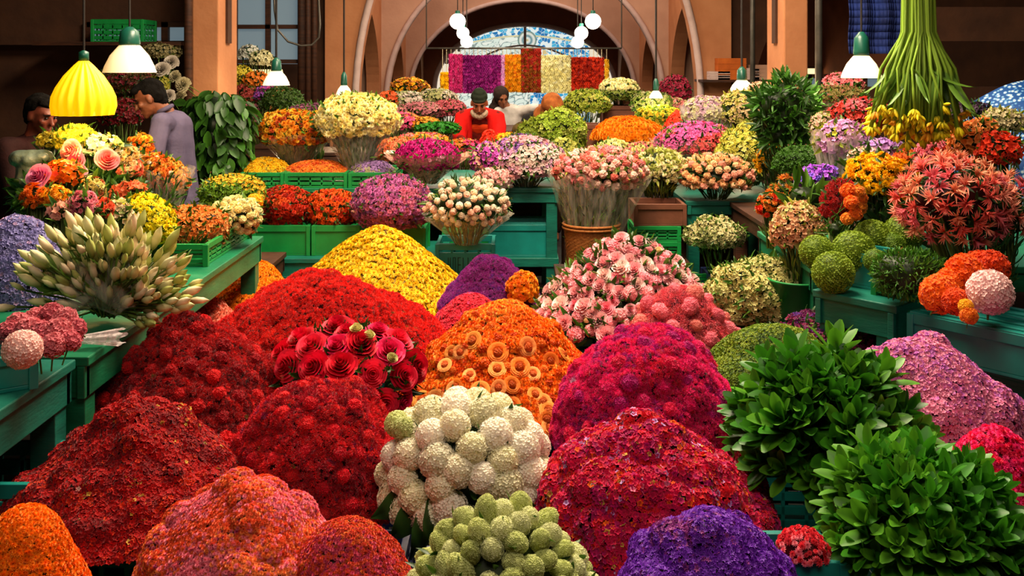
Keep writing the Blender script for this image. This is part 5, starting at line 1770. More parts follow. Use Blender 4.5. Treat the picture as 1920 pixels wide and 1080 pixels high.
# rows behind the seller
for i, (px, py, Y, rx, rz, pal, lb) in enumerate([
    (760, 188, 10.7, 34, 14, [('#b09890', '#e0d0c0', 3), ('#7a8450', '#b0b080', 1)], 'greyish white flower row nearest the autumn flowers'),
    (818, 184, 10.8, 36, 14, [('#b8a090', '#ecdcc8', 3), ('#8a8c50', '#c0bc80', 1)], 'whitish flower row under the purple garlands'),
    (790, 208, 10.4, 40, 13, [('#a04858', '#d88890', 3), ('#b06860', '#e8a8a0', 1)], 'dusty pink flower row behind the seller'),
    (840, 205, 10.45, 30, 15, [('#a03848', '#d86c78', 3)], 'deeper pink flower row close behind the seller'),
    (755, 228, 9.0, 26, 14, [('#c02860', '#f86898', 3), ('#d86020', '#ff9c48', 1)], 'bright pink carnations at the end of the seller bench'),
    (795, 232, 9.0, 26, 9, [('#d07010', '#ffb038', 3), ('#c84820', '#f88850', 1)], 'orange carnations on the seller bench'),
    (822, 241, 8.9, 36, 8, [('#14500c', '#2c8c1c', 3)], 'flat bright green sprigs on the seller bench'),
    (958, 262, 8.75, 28, 9, [('#d08808', '#ffb820', 3)], 'golden petals on the bench beside the seller'),
    (792, 266, 8.2, 44, 12, [('#d87010', '#ffb038', 2), ('#d84858', '#f88888', 2)], 'orange and salmon petals in front of the seller bench'),
    (1100, 178, 11.0, 30, 8, [('#6a6c20', '#a8a040', 3)], 'olive blossom row under the red garland'),
    (870, 275, 8.15, 26, 10, [('#a81040', '#f04080', 3), ('#d85810', '#ff9838', 2)], 'crimson and orange petals below the seller hand')]):
    base = {10: 1.05, 11: 1.05, 9: .98, 8: .98}[int(Y)]
    if Y < 8.5:
        base = .86
    mass('flower_row', lb, 'flower bunch', px, py, Y, rx, rz, base, TF5, .022, pal, seed=81 + i, leaves=GREENS if i != 7 else None, lsize=.05, n_stems=14, zmin=-.6)
bench('serving_bench', 'dark low bench in front of the seller bench', -1.6, .52, 8.02, 8.5, .86, M_DARKWOOD, cat='bench')
S, o = heap('round ball of scarlet petals beside the seller hand', 917, 245, 8.75, 17, P(1, 245, 8.75)[2] - .985, TF5, .018, [('#d01808', '#ff4020', 3)], seed=95, base='#7a0c04', crate_on=False, p=2.2, q=.6, spacing=.014)
mass('autumn_bunch', 'orange and gold autumn bunch by the corridor pier', 'flower bunch', 768, 165, 11.2, 34, 17, 1.05, TF5, .028, [('#a85008', '#e89020', 3), ('#6a3410', '#a85c20', 2), ('#d89010', '#ffc020', 2)], seed=96, leaves=GREENS, n_stems=14, cover=.85)
mass('autumn_bunch', 'small rust red bunch beside the pale yellow chrysanthemums', 'flower bunch', 728, 188, 9.1, 14, 14, .98, TF5, .024, [('#a83010', '#e86830', 3)], seed=97, leaves=GREENS, n_stems=8)

# beyond the left pillar
for i, (px, py, Y, rx, rz, pal, lb, sz) in enumerate([
    (466, 100, 10.2, 16, 12, [('#a8a8a0', '#dcdcd0', 3)], 'white hydrangea ball highest beyond the pillar', .022),
    (490, 112, 10.0, 18, 14, [('#b0ac80', '#e4dcb0', 3)], 'cream hydrangea ball beyond the pillar', .022),
    (455, 148, 9.9, 17, 20, [('#a8980c', '#dcc848', 3)], 'yellow ball bunch beyond the pillar', .022),
    (480, 152, 9.8, 20, 14, [('#a84808', '#e88428', 3)], 'orange bunch beyond the pillar', .022),
    (500, 178, 9.7, 20, 13, [('#6c2888', '#a858c0', 2), ('#a01860', '#d84898', 2)], 'purple and magenta bunch beyond the pillar', .02),
    (462, 178, 9.75, 22, 18, [('#6a1c20', '#a84038', 3), ('#3a4a18', '#6a6c28', 1)], 'dull red bunch beyond the pillar', .02),
    (530, 190, 9.6, 34, 22, [('#1c300c', '#3c5418', 5), ('#a85820', '#e0a060', .5)], 'dark green bunch with orange specks under the small lamp', .018),
    (460, 215, 9.6, 24, 18, [('#6a3040', '#a86070', 3), ('#38481c', '#68702c', 2)], 'dusky pink bunch low beyond the pillar', .02)]):
    mass('stall_bunch', lb, 'flower bunch', px, py, Y, rx, rz, .95, TF5, sz, pal, seed=100 + i, leaves=DKGREENS, n_stems=8, lsize=.06)

# stall behind the man: white curly blooms
me = [flower_mesh('curly_bloom', TRUFF, a, b) for a, b in (('#8c8478', '#c8bcae'), ('#948a70', '#c8bc98'))]
rr_ = place_many(me, 'white_curly_bloom', [P(305, 132, 7.9), P(330, 145, 7.95), P(322, 118, 8.1), P(345, 160, 8.0), P(318, 180, 7.8), P(340, 182, 8.05)], np.array([[0, -1, .4]] * 6) + rng.normal(0, .2, (6, 3)), .062, 'large white curly bloom in the dim stall behind the man', 'flower', 'white curly blooms behind the man', stem_mesh(6, .05), vs=.15)
by_rows(rr_, 'large white curly bloom behind the man', 3)
mass('stall_bunch', 'yellowish sprig bunch between the white curly blooms and the lamp', 'flower bunch', 297, 158, 7.9, 16, 14, 1.0, TF4, .018, [('#7a7418', '#b0a840', 3)], seed=110, leaves=GREENS, n_stems=8)
mass('stall_bunch', 'dark red amaranth bunch in the shadow behind the yellow lamp', 'flower bunch', 228, 215, 7.8, 34, 26, 1.0, TF5, .022, [('#48060c', '#80101c', 3)], seed=111, leaves=DKGREENS, n_stems=10)
mass('stall_bunch', 'dusky brown foliage behind the white lamp', 'foliage bunch', 235, 155, 8.1, 52, 28, 1.0, TF4, .018, [('#3a2410', '#5c3a1c', 3), ('#5c1424', '#8c2838', 1)], seed=112, leaves=DKGREENS, n_stems=10)
mass('stall_bunch', 'pale dried bunch high on the stall glazing', 'flower bunch', 300, 98, 8.3, 34, 14, 1.0, TF4, .018, [('#6c6040', '#988c60', 3), ('#404c20', '#606c30', 1)], seed=113, leaves=None, n_stems=10)
mass('marigold_bunch', 'orange and yellow marigold sprigs by the man arm', 'flower bunch', 262, 272, 5.9, 20, 18, .6, TMUM, .022, [('#d85c08', '#ff9020', 3), ('#c89008', '#f8c838', 1)], seed=114, leaves=GREENS, n_stems=8, cover=.8)

# the tall plant with broad leaves by the pillar
def broad_plant(label, px, py, Y, rx, rz, base_z, n, L, seed, pal=LEAFY):
    c = P(px, py, Y)
    t = empty('broad_leaf_plant', (c[0], Y, base_z), label, 'plant')
    r_ = np.random.default_rng(seed)
    S = ell_surf(c, W(rx, Y), W(rx, Y) * .8, W(rz, Y), -.97, .12, 10, .06, seed)
    pos, nn = sample(S, L * .42, seed=seed)
    A, B = choose(pos, pal, 8, .8, 1)
    dn = nn * np.array([1, 1, .3]) * .55 + np.array([0, 0, -.75]) + rng.normal(0, .3, nn.shape)
    dn /= np.linalg.norm(dn, axis=1, keepdims=True)
    X = nn - dn * np.sum(nn * dn, 1, keepdims=True)
    X /= np.maximum(1e-6, np.linalg.norm(X, axis=1, keepdims=True))
    Rm = np.stack([X, np.cross(dn, X), dn], 2)
    o0 = np.array(t.location)
    v, tt, cc = scatter(T_leaf(.62, .08, -.12, 6), pos, Rm, L * rng.uniform(.6, 1.3, len(pos)), A, B)
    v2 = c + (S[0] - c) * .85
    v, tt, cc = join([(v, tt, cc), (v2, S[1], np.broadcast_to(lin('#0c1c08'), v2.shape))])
    obj('leaves', mesh_of('leaves', v - o0, tt, cc, M_LEAF), t)
    ch = [tube_np([o0 + r_.normal(0, .04, 3) * np.array([1, 1, 0]), c + r_.normal(0, .06, 3)], .008, lin('#33491c')) for i in range(14)]
    v, tt, cc = join(ch)
    obj('stems', mesh_of('stems', v - o0, tt, cc, M_STEM), t)
    return t


broad_plant('tall dark plant of broad hanging leaves beside the terracotta pillar', 413, 252, 6.9, 56, 84, .55, 0, .125, 120)
bucket('dark bucket of the tall broad-leaved plant', P(413, 1, 6.9)[0], 6.9, 0, .24, .55, M_DARKWOOD)
mass('foliage_bunch', 'green foliage bunch with small yellow flowers at the far end of the green bench', 'foliage bunch', 435, 362, 5.9, 58, 32, .6, TF4, .012, [('#c88c10', '#f0c030', 2), ('#3c640c', '#78a024', 4)], seed=121, leaves=GREENS, lsize=.05, n_stems=16, freq=7, patch_=2.4)
bench('low_stand', 'dark low stand behind the long green bench', P(435, 1, 5.9)[0] - .3, P(435, 1, 5.9)[0] + .3, 5.5, 6.02, .60, M_DARKWOOD, cat='stand')
place_many([flower_mesh('marigold_ball', T_pom(200, .18, TF5, .9, -.85), '#d88400', '#ffb818')], 'marigold_ball', [P(478, 378, 5.02)], np.array([[0, -.2, 1.]]), .042, 'single ball of golden marigolds at the bench end', 'flower', None, stem_mesh(4, .05), jit=0, vs=0)
print('bunches ready', len(bpy.data.objects))
# ------------------------------------------------------------------ on the left benches
BZ = .85
# lily buds
hub = P(200, 612, 3.42)
hub[2] = BZ + .035
root = empty('lily_bunch', (hub[0], hub[1], BZ), 'huge fan of cream-green lily buds lying on the long green bench', 'flower bunch')
r_ = np.random.default_rng(200)
buds = [flower_mesh('bud', TBUD, a, b) for a, b in (('#7c8c30', '#f0e4a8'), ('#8a9a3c', '#fcf4c8'), ('#5c7c20', '#c8cc74'), ('#8c8c44', '#fce4c0'))]
st, lf, extra, nb = [], [], [], 0
for i in range(330):
    az = r_.uniform(0, 1)
    th = math.radians(158 - 158 * az + r_.normal(0, 4))          # fan from upright-left to flat-right
    rr = r_.uniform(.25, 1.0) ** .8
    L_ = .285 if az < .75 else .285
    dep = r_.uniform(-.75, .5)
    tip = hub + np.array([math.cos(th) * L_ * rr * (.95 if th > 1.57 else 1.0), dep * .2 * rr, max(.0, math.sin(th)) * L_ * rr + .01 - .05 * (dep < -.5)])
    d = tip - hub
    d /= np.linalg.norm(d)
    d = d + np.array([0, -.25, .12]) + r_.normal(0, .12, 3)
    if tip[2] < BZ + .01:
        tip[2] = BZ + .02
    bl = r_.uniform(.06, .10)
    if nb < 100 and r_.uniform() < .75 or False:
        o = bpy.data.objects.new('bud', buds[i % 4])
        o.matrix_basis = Matrix.Translation(Vector(tip - np.array(root.location))) @ rot_mat(d, i) @ Matrix.Scale(bl, 4)
        put(o, root)
        nb += 1
    else:
        A = lin(['#5c6c1c', '#4c6418', '#7a7c34'][i % 3]); B = lin(['#f0e4a8', '#c8cc74', '#fce4c0'][i % 3])
        extra.append(scatter(TBUD, tip[None], frames(d[None]), bl, A, B))
    st.append(tube_np([hub + r_.normal(0, .015, 3) * np.array([1, 1, .4]), (hub + tip) / 2 + np.array([0, 0, .01]), tip], .0035, lin('#4c6420') * r_.uniform(.6, 1.3), 4))
    if i % 2:
        q = hub + (tip - hub) * r_.uniform(.45, .95)
        lf.append(scatter(TLEAFN, q[None], frames((d + r_.normal(0, .3, 3))[None]), r_.uniform(.07, .12), lin('#2c4410'), lin('#5c7c24')))
for nm, ch, mt in (('further_buds', extra, M_PETAL), ('stems', st, M_STEM), ('leaves', lf, M_LEAF)):
    v, t, c = join(ch)
    o = obj(nm, mesh_of(nm, v - np.array(root.location), t, c, mt), root)
    if nm == 'further_buds':
        o['kind'] = 'stuff'
# film around its stems and the crumpled film end
def film_cone(name, label, a, b, ra, rb, mat, seed=0, parent=None, nr=10, nt=60, squash=1.0):
    a, b = Vector(a), Vector(b)
    ax = (b - a)
    Lh = ax.length
    q = ax.normalized().to_track_quat('Z', 'Y').to_matrix()
    V = []
    for j in range(nr + 1):
        u = j / nr
        for i in range(nt):
            t_ = 2 * PI * i / nt
            r = (ra + (rb - ra) * u) * (1 + .12 * math.sin(t_ * 7 + seed) * (.3 + u) + .06 * math.sin(t_ * 17 + 3 * seed) * u)
            p = q @ Vector((r * math.cos(t_), r * math.sin(t_) * squash, Lh * u * (1 + .08 * math.sin(t_ * 5 + seed))))
            V.append(tuple(p))
    me = mesh_of(name, V, grid_faces(nr, nt), None, mat, True)
    o = obj(name, me, parent, tuple(a) if parent is None else None)
    if parent is not None:
        o.location = a - Vector(parent.location)
    elif label:
        tag(o, label, 'wrapping')
    return o


p0 = P(150, 640, 3.12); p1 = P(215, 640, 3.12)
film_cone('crumpled_film', 'crumpled clear film end lying beside the pink carnation crate', (p0[0] - .03, 3.1, BZ + .03), (p1[0] + .02, 3.12, BZ + .035), .012, .035, M_FILMW, 2, squash=.7)
for i in range(2):
    film_cone('film_sleeve', None, (hub[0] + .1 - .2 * i, hub[1] - .06, BZ + .05), (hub[0] + .02 - .1 * i, hub[1] + .02, BZ + .15), .03, .13, M_FILM, i, root)

# pink carnations in the lettered crate, pale ball beside
def fluffy(name, cols, size=.05, n=200):
    T = T_pom(n, .22, TF5, .86, -.75, tilt=.4, jit=.08)
    return [flower_mesh(name, T, a, b, M_FUZZ) for a, b in cols]


def ball_group(meshes, name, label, cat, group, pts, size, base_z=None, stem=STEM, nrm=(0, -.5, .8), vs=.08):
    pos = [P(*p[:3]) for p in pts]
    out = place_many(meshes, name, pos, np.array([nrm] * len(pos)) + rng.normal(0, .25, (len(pos), 3)), size, label, cat, group, stem, vs=vs)
    for o, p in zip(out, pts):
        if len(p) > 3:
            s = W(p[3], p[2])
            m = o.matrix_basis.copy()
            sc = m.to_scale()[0]
            o.matrix_basis = m @ Matrix.Scale(s / sc, 4)
    return out


rr_ = ball_group(fluffy('pink_carnation', (('#b84858', '#ec8890'), ('#a83c50', '#e0707c'))), 'pink_carnation', 'fluffy dusty pink carnation head in the lettered teal crate', 'flower', 'dusty pink carnations on the teal bench',
           [(70, 600, 2.95, 24), (98, 592, 2.95, 24), (122, 600, 2.9, 24), (140, 618, 2.85, 22), (110, 622, 2.8, 26), (80, 628, 2.8, 26), (55, 618, 2.85, 24), (132, 640, 2.75, 20), (100, 648, 2.72, 24), (72, 650, 2.75, 24), (35, 610, 2.9, 24), (18, 625, 2.85, 24)], .035, stem=stem_mesh(2.2, .07))
by_rows(rr_, 'dusty pink carnation on the teal bench', 4)
ball_group([flower_mesh('hydrangea_ball', TW, '#e0a8a0', '#f8d4cc')], 'hydrangea_ball', 'pale pink hydrangea ball on the small green crate', 'flower', None, [(42, 655, 2.5, 36)], .05, stem=stem_mesh(1.6, .05))
heap('lavender blue dome of tiny florets at the back of the lily buds', 34, 406, 3.75, 88, P(52, 408, 3.75)[2] - BZ - .001, TF5, .011, [('#5c5490', '#9c94d0', 3), ('#8a6898', '#c8a0c8', 1)], seed=201, crate_on=False, base='#28243c', p=2.2, q=.6, spacing=.009)

L_ = KW(leaves=GREENS, lsize=.06)
mass('mum_bunch', 'bright lemon yellow chrysanthemum bunch behind the lily buds', 'flower bunch', 272, 412, 4.35, 54, 40, BZ, TDAISY, .018, [('#c8a000', '#fff020', 4), ('#b89400', '#ffe000', 2)], seed=202, spacing=.0175, tilt=-.5, n_stems=20, **L_)
mass('wrapped_bunch', 'orange spray bunch in salmon film between the yellow and cream mums', 'flower bunch', 362, 432, 4.65, 62, 46, BZ, TF5, .0145, [('#b84c08', '#f89440', 4), ('#c86818', '#f8b068', 2), ('#6a5010', '#a88030', .6)], seed=203, spacing=.0135, wrap=M_FILMO, wspread=1.1, stem_r=.25, wtop=.1, n_stems=30, lean=(-.02, -.12), wlabel='salmon coloured film', **L_)
me = [flower_mesh('mum_head', T_pom(70, .32, TF5, .8, -.5), a, b) for a, b in (('#dcc070', '#fff4c0'), ('#d8b860', '#fcf0b0'))]
mass('mum_bunch', 'cream chrysanthemum bunch on the slotted crate at the bench end', 'flower bunch', 441, 406, 4.85, 44, 32, .96, TMUM, .02, [('#d8b860', '#fcf0b8', 3)], seed=204, heads=me, nheads=42, hsize=.0215, hgap=.034, hname='mum_head', cover=.7, zmin=-.8, n_stems=12, **L_)
mass('wrapped_bunch', 'golden orange bunch in clear film standing in front of the man', 'flower bunch', 300, 325, 5.0, 52, 30, BZ, TMUM, .0165, [('#c86410', '#ffb840', 3), ('#d84c10', '#ff8a30', 2), ('#c8b890', '#fcecd0', .8)], seed=205, wrap=M_FILM, wspread=1.2, stem_r=.22, wtop=.2, n_stems=40, tilt=-.45, lean=(.02, -.1), **L_)
for i, (px, py, Y, rx, rz, pal, lb) in enumerate([
    (142, 262, 4.55, 34, 22, [('#d0b408', '#fff048', 4)], 'lemon gladiolus-like bunch highest on the left bench'),
    (188, 276, 4.55, 36, 20, [('#e0c870', '#fffce0', 3), ('#d8c020', '#fff078', 2)], 'pale cream-yellow bunch behind the coral rose'),
    (224, 292, 4.6, 30, 18, [('#e0b850', '#fff0b8', 3), ('#d88820', '#ffc868', 1)], 'cream bunch tinged with gold beside the pale one'),
    (240, 318, 4.6, 22, 18, [('#c84830', '#f88868', 3), ('#d89060', '#f8d0a0', 2)], 'salmon bunch tucked against the film of the golden bunch'),
    (118, 328, 4.1, 30, 22, [('#d85004', '#ff9018', 4), ('#c83c10', '#f87040', 1)], 'bright orange bunch beside the pink rose'),
    (66, 372, 3.95, 20, 22, [('#d04404', '#ff7a10', 4)], 'deep orange bunch at the bench back'),
    (104, 372, 3.95, 24, 17, [('#d87c04', '#ffb020', 4)], 'yolk orange bunch beside the deep orange one'),
    (122, 396, 3.9, 24, 14, [('#d87860', '#f8b89c', 3)], 'peach pink bunch below the yolk orange one'),
    (158, 384, 3.9, 22, 20, [('#d84868', '#f890a0', 3)], 'rose pink bunch in the middle of the assorted row'),
    (186, 396, 3.95, 20, 18, [('#d03010', '#f86840', 3)], 'vermilion bunch ending the assorted row'),
    (240, 362, 4.4, 28, 16, [('#c84018', '#f88050', 3)], 'dull orange bunch behind the lemon yellow one'),
    (176, 358, 4.2, 16, 22, [('#a89840', '#dcd080', 3), ('#8a3c1c', '#d87040', 1)], 'olive and rust spray behind the assorted row'),
    (92, 265, 4.7, 16, 12, [('#a88c10', '#e0c840', 3)], 'yellow bud spray reaching out towards the yellow lamp'),
    (218, 400, 4.2, 22, 22, [('#d0a070', '#f4d8b0', 3), ('#5c6c24', '#98a048', 2)], 'cream and green bunch between vermilion and lemon yellow')]):
    mass('assorted_bunch', lb, 'flower bunch', px, py, Y, rx, rz, BZ, [TMUM, TF5, TDAISY][i % 3], .019, pal, seed=210 + i, leaves=GREENS, lsize=.065, n_stems=14, spacing=.017, low=.1)
for (x, y, Y, r, cols, lb) in [(135, 283, 4.3, 23, ('#d87070', '#f8b8a8'), 'large pale coral rose under the lemon bunch'), (142, 306, 4.28, 22, ('#b83050', '#e86880'), 'deeper pink rose right beneath the pale coral one'),
                               (200, 300, 4.3, 23, ('#d84848', '#f88888'), 'coral rose with outer white petals below the cream bunch'), (74, 331, 4.0, 25, ('#d85890', '#f8a0c0'), 'big candy pink rose at the rear of the teal bench'), (150, 322, 4.2, 14, ('#c03858', '#f07890'), 'small pink rose hanging under the deeper pink one')]:
    mm = flower_mesh('pink_rose', TROSE, *cols)
    ball_group([mm], 'pink_rose', lb, 'rose', None, [(x, y, Y, r)], .05, stem=stem_mesh(7, .04), nrm=(.1, -.75, .45))
mass('foliage_bunch', 'dark green leaves filling behind the assorted row on the left bench', 'foliage bunch', 150, 372, 4.55, 120, 52, BZ, None, .02, None, seed=230, leaves=DKGREENS, lsize=.09, n_stems=30, zmin=-.8)

# ------------------------------------------------------------------ on the right benches
def T_moss():
    return T_pom(900, .07, TF4, .98, -1.0, jit=.015, tilt=.5)


mm = flower_mesh('moss_ball', T_moss(), '#4c6410', '#94ac2c', M_PETAL)
mm2 = flower_mesh('moss_ball', T_moss(), '#3c5810', '#7c9c28', M_PETAL)
labs = ['front green moss ball resting at the bench corner', 'moss ball at the outer edge of the corner bench', 'large moss ball in the middle of the pile', 'moss ball behind the large middle one', 'small low moss ball beside the red strip', 'moss ball furthest back under the coral flowers', 'moss ball highest behind the middle one']
for (x, y, Y, r), lb in zip([(1562, 511, 3.88, 39), (1531, 473, 4.05, 32), (1600, 473, 4.02, 40), (1636, 448, 4.2, 36), (1641, 489, 3.85, 22), (1692, 440, 4.25, 36), (1672, 462, 4.15, 26)], labs):
    ball_group([mm if r > 30 else mm2], 'moss_ball', lb, 'moss ball', None, [(x, y, Y, r)], .08, stem=None, vs=0)
mass('herb_bunch', 'green ball-shaped bunch of small leaves over the teal box', 'foliage bunch', 1706, 515, 3.62, 66, 44, .92, TLEAF, .022, [('#1c4a0c', '#4c8c24', 4), ('#2c5c10', '#70a838', 2)], seed=240, leaves=GREENS, lsize=.03, n_stems=14, spacing=.014, zmin=-.8, jit=.5, lift=.1)
mass('celosia_strip', 'slanting brick red celosia strip between the moss balls and the herb bunch', 'flower bunch', 1675, 497, 3.72, 34, 12, .96, TF4, .010, [('#8a1408', '#c83018', 3)], seed=241, n_stems=6, tilt=.75, spacing=.009, zmin=-.9)
TCO = T_pom(360, .14, TF5, .9, -.8, tilt=.4, jit=.06)
for (x, y, Y, r), cols, lb in zip([(1762, 552, 3.34, 37), (1808, 512, 3.4, 36), (1858, 502, 3.45, 34), (1792, 566, 3.26, 26), (1811, 574, 3.18, 14), (1817, 592, 3.16, 17), (1835, 497, 3.5, 28), (1780, 528, 3.38, 26)],
                              [('#c83c04', '#ff8018'), ('#c83404', '#ff6c10'), ('#b82404', '#f85010'), ('#b82c04', '#f05810'), ('#d89008', '#ffc828'), ('#d05c04', '#ff9020'), ('#c02c04', '#f86018'), ('#c83c04', '#ff7a18')],
                              ['round orange celosia head at the crate corner', 'orange-red celosia head behind the corner one', 'scarlet-orange celosia head at the frame side of the crate', 'deep orange celosia head in front', 'little yellow marigold ball on the crate edge', 'little orange marigold ball below the yellow one', 'red-orange celosia head behind the pale ball', 'orange celosia head between the corner and the front ones']):
    ball_group([flower_mesh('orange_celosia', TCO, *cols, M_FUZZ)], 'orange_celosia', lb, 'flower', None, [(x, y, Y, r)], .05, stem=stem_mesh(1.5, .06), vs=0)
ball_group([flower_mesh('hydrangea_ball', TW, '#e0a8a8', '#fcdcd8')], 'hydrangea_ball', 'pale pink hydrangea ball in front of the scarlet celosia', 'flower', None, [(1856, 548, 3.22, 42)], .05, stem=stem_mesh(1.3, .05))
sm = [flower_mesh('spiky_lily', TSPIKE, a, b) for a, b in (('#d02828', '#ff8878'), ('#e04030', '#ffb498'), ('#c82840', '#ff9098'), ('#e06030', '#ffc098'))]
mass('lily_bunch', 'large bunch of spiky coral red lilies over the orange celosia', 'flower bunch', 1785, 378, 3.75, 88, 66, .70, None, .02, None, seed=242, leaves=DKGREENS, lsize=.06, heads=sm, nheads=98, hsize=.05, hgap=.038, hname='lily_head', n_stems=46, core='#3a0c10', stem_r=.3, lean=(.12, .0), zmin=-.8)
mass('lily_bunch', 'smaller coral lily bunch partly outside the frame', 'flower bunch', 1880, 392, 3.8, 42, 52, BZ, None, .02, None, seed=243, leaves=DKGREENS, heads=sm, nheads=40, hsize=.05, hgap=.042, hname='lily_head', n_stems=20, core='#3a0c10')
mass('mum_bunch', 'golden yellow mum bunch in the middle of the crowded bench', 'flower bunch', 1650, 335, 4.5, 56, 38, BZ, TMUM, .021, [('#d89400', '#ffd018', 4), ('#d08000', '#ffbc10', 2)], seed=244, leaves=DKGREENS, lsize=.08, spacing=.02, n_stems=20, clumps=16, cr=.03)
mass('mum_bunch', 'amber mum bunch under the golden yellow one', 'flower bunch', 1690, 366, 4.4, 24, 20, BZ, TMUM, .02, [('#d07800', '#ffb018', 4)], seed=245, leaves=DKGREENS, lsize=.08, n_stems=10, cover=.85)
mass('cockscomb_bunch', 'deep red velvet cockscomb bunch above the moss balls', 'flower bunch', 1575, 385, 4.35, 32, 46, BZ, TFUZZ, .015, [('#8a0808', '#d01410', 3)], seed=246, leaves=DKGREENS, n_stems=12, mat=M_FUZZ, core='#400404', tilt=-.3, spacing=.013)
rr_ = ball_group(fluffy('orange_carnation', (('#c84404', '#ff8020'), ('#d06008', '#ffa030'))), 'orange_carnation', 'ruffled orange carnation in front of the red cockscombs', 'flower', 'orange carnations by the red cockscombs', [(1590, 358, 4.2, 15), (1608, 362, 4.2, 15), (1596, 380, 4.15, 14), (1612, 388, 4.2, 14), (1604, 402, 4.15, 13), (1588, 410, 4.15, 12), (1614, 372, 4.2, 13)], .03, stem=stem_mesh(7, .06))
by_rows(rr_, 'ruffled orange carnation by the red cockscombs', 3)
mass('filler_bunch', 'beige and peach stock bunch in the green bucket at the bench corner', 'flower bunch', 1495, 432, 4.55, 46, 50, .72, TF5, .0155, [('#c87c50', '#f4bc90', 3), ('#a89848', '#dcd088', 2)], seed=247, leaves=YGREENS, lsize=.05, spacing=.0145, n_stems=20, patch_=1.5)
bucket('green bucket of the beige and peach stocks', P(1495, 1, 4.55)[0], 4.55, .42, .13, .34, M_CRATEG)
bench('low_stand', 'dark low stand under the green bucket', P(1495, 1, 4.55)[0] - .16, P(1495, 1, 4.55)[0] + .14, 4.38, 4.72, .42, M_DARKWOOD, cat='stand')
mass('foliage_bunch', 'broad green leaves behind the beige stock bunch', 'foliage bunch', 1510, 378, 4.75, 38, 36, BZ, None, .02, None, seed=248, leaves=GREENS, lsize=.11, n_stems=12, zmin=-.8)
mass('foliage_bunch', 'dark broad leaves under the golden yellow mums', 'foliage bunch', 1665, 415, 4.5, 54, 40, BZ, None, .02, None, seed=249, leaves=DKGREENS, lsize=.13, n_stems=12, zmin=-.8)
mass('foliage_bunch', 'grassy green sprigs between the stocks and the moss balls', 'foliage bunch', 1568, 432, 4.25, 18, 18, BZ, None, .02, None, seed=250, leaves=GREENS, lsize=.07, lT=TLEAFN, n_stems=8)
mass('statice_bunch', 'bright violet statice bunch arching over the stocks', 'flower bunch', 1530, 332, 4.9, 36, 18, BZ, TF5, .015, [('#7c2ca8', '#c068e8', 3), ('#5c3cb8', '#9070e0', 1)], seed=251, leaves=GREENS, n_stems=12, tilt=.25, spacing=.0135)
mass('gladiolus_bunch', 'orange and scarlet small bunch leaning into the aisle', 'flower bunch', 1445, 382, 4.8, 22, 18, BZ, TMUM, .021, [('#c81808', '#f84020', 2), ('#d86008', '#ff9838', 1)], seed=252, leaves=GREENS, n_stems=10, tilt=.5)
mass('gladiolus_bunch', 'apricot lily-like bunch beside the scarlet leaning one', 'flower bunch', 1468, 358, 4.85, 18, 20, BZ, TSPIKE, .03, [('#d86010', '#ffb050', 3)], seed=253, leaves=GREENS, n_stems=8, cover=.8)
mass('wrapped_bunch', 'pink wrapped bunch of lilac stocks opening towards the aisle', 'flower bunch', 1580, 268, 5.1, 46, 40, BZ, TF5, .018, [('#b060a0', '#e8a8d8', 3), ('#a0a020', '#dcd848', 1.5), ('#d04888', '#f888b8', 1)], seed=254, leaves=YGREENS, lsize=.07, wrap=M_FILMW, wspread=1.25, stem_r=.2, wtop=.4, n_stems=20, tilt=-.2, freq=8, patch_=2, wlabel='pink-white film')
mass('statice_bunch', 'lilac stock bunch behind the golden yellow mums', 'flower bunch', 1655, 288, 4.95, 44, 24, BZ, TF5, .017, [('#9858b0', '#d8a0e8', 3), ('#b078a8', '#e8b8d8', 2)], seed=255, leaves=GREENS, n_stems=14, spacing=.0155)
mass('statice_bunch', 'pale pink stock bunch between the lilac ones', 'flower bunch', 1620, 300, 4.8, 26, 22, BZ, TF5, .017, [('#d090a0', '#f8d0d0', 3), ('#d8a870', '#f8dcb0', 1)], seed=256, leaves=GREENS, n_stems=10)
mass('amaranth_bunch', 'coral red amaranth bunch below the hanging stem bunch', 'flower bunch', 1610, 222, 5.6, 54, 34, .85, TF5, .02, [('#981818', '#e04030', 3), ('#b03048', '#e87078', 2)], seed=257, leaves=DKGREENS, n_stems=20, freq=8, patch_=1.6)
mass('carnation_bunch', 'rust orange small bunch between the lilac and pink ones', 'flower bunch', 1702, 312, 4.7, 28, 26, BZ, TMUM, .019, [('#b84010', '#f07830', 3), ('#8a7820', '#c8b050', 1)], seed=258, leaves=GREENS, n_stems=10)
mass('carnation_bunch', 'soft pink and red bunch above the coral lilies', 'flower bunch', 1755, 292, 4.6, 36, 26, BZ, TMUM, .019, [('#c04868', '#f08898', 3), ('#c82818', '#f05840', 1)], seed=259, leaves=GREENS, n_stems=12)
mass('carnation_bunch', 'large salmon and orange bunch near the frame edge', 'flower bunch', 1828, 266, 4.4, 42, 36, BZ, TF5, .018, [('#d86818', '#ffa858', 3), ('#d85858', '#f89890', 2)], seed=260, leaves=GREENS, n_stems=18, freq=7, patch_=1.8, clumps=14, cr=.03)
mass('carnation_bunch', 'scarlet bunch in front of the salmon and orange one', 'flower bunch', 1872, 286, 4.15, 32, 32, BZ, TF5, .017, [('#c01808', '#ff4820', 3)], seed=261, leaves=GREENS, n_stems=14, mat=M_FUZZ, clumps=12, cr=.03)
mass('filler_bunch', 'sandy grass bunch behind the scarlet one, under the parasol', 'foliage bunch', 1880, 232, 5.0, 40, 24, BZ, TF4, .016, [('#8a7850', '#c0b088', 3)], seed=262, leaves=YGREENS, n_stems=12)
mass('filler_bunch', 'pinkish beige filler bunch beside the tall bush', 'flower bunch', 1545, 240, 5.6, 24, 26, BZ, TF5, .016, [('#a87868', '#d8b098', 3), ('#6a7030', '#a0a050', 2)], seed=263, leaves=GREENS, n_stems=10)
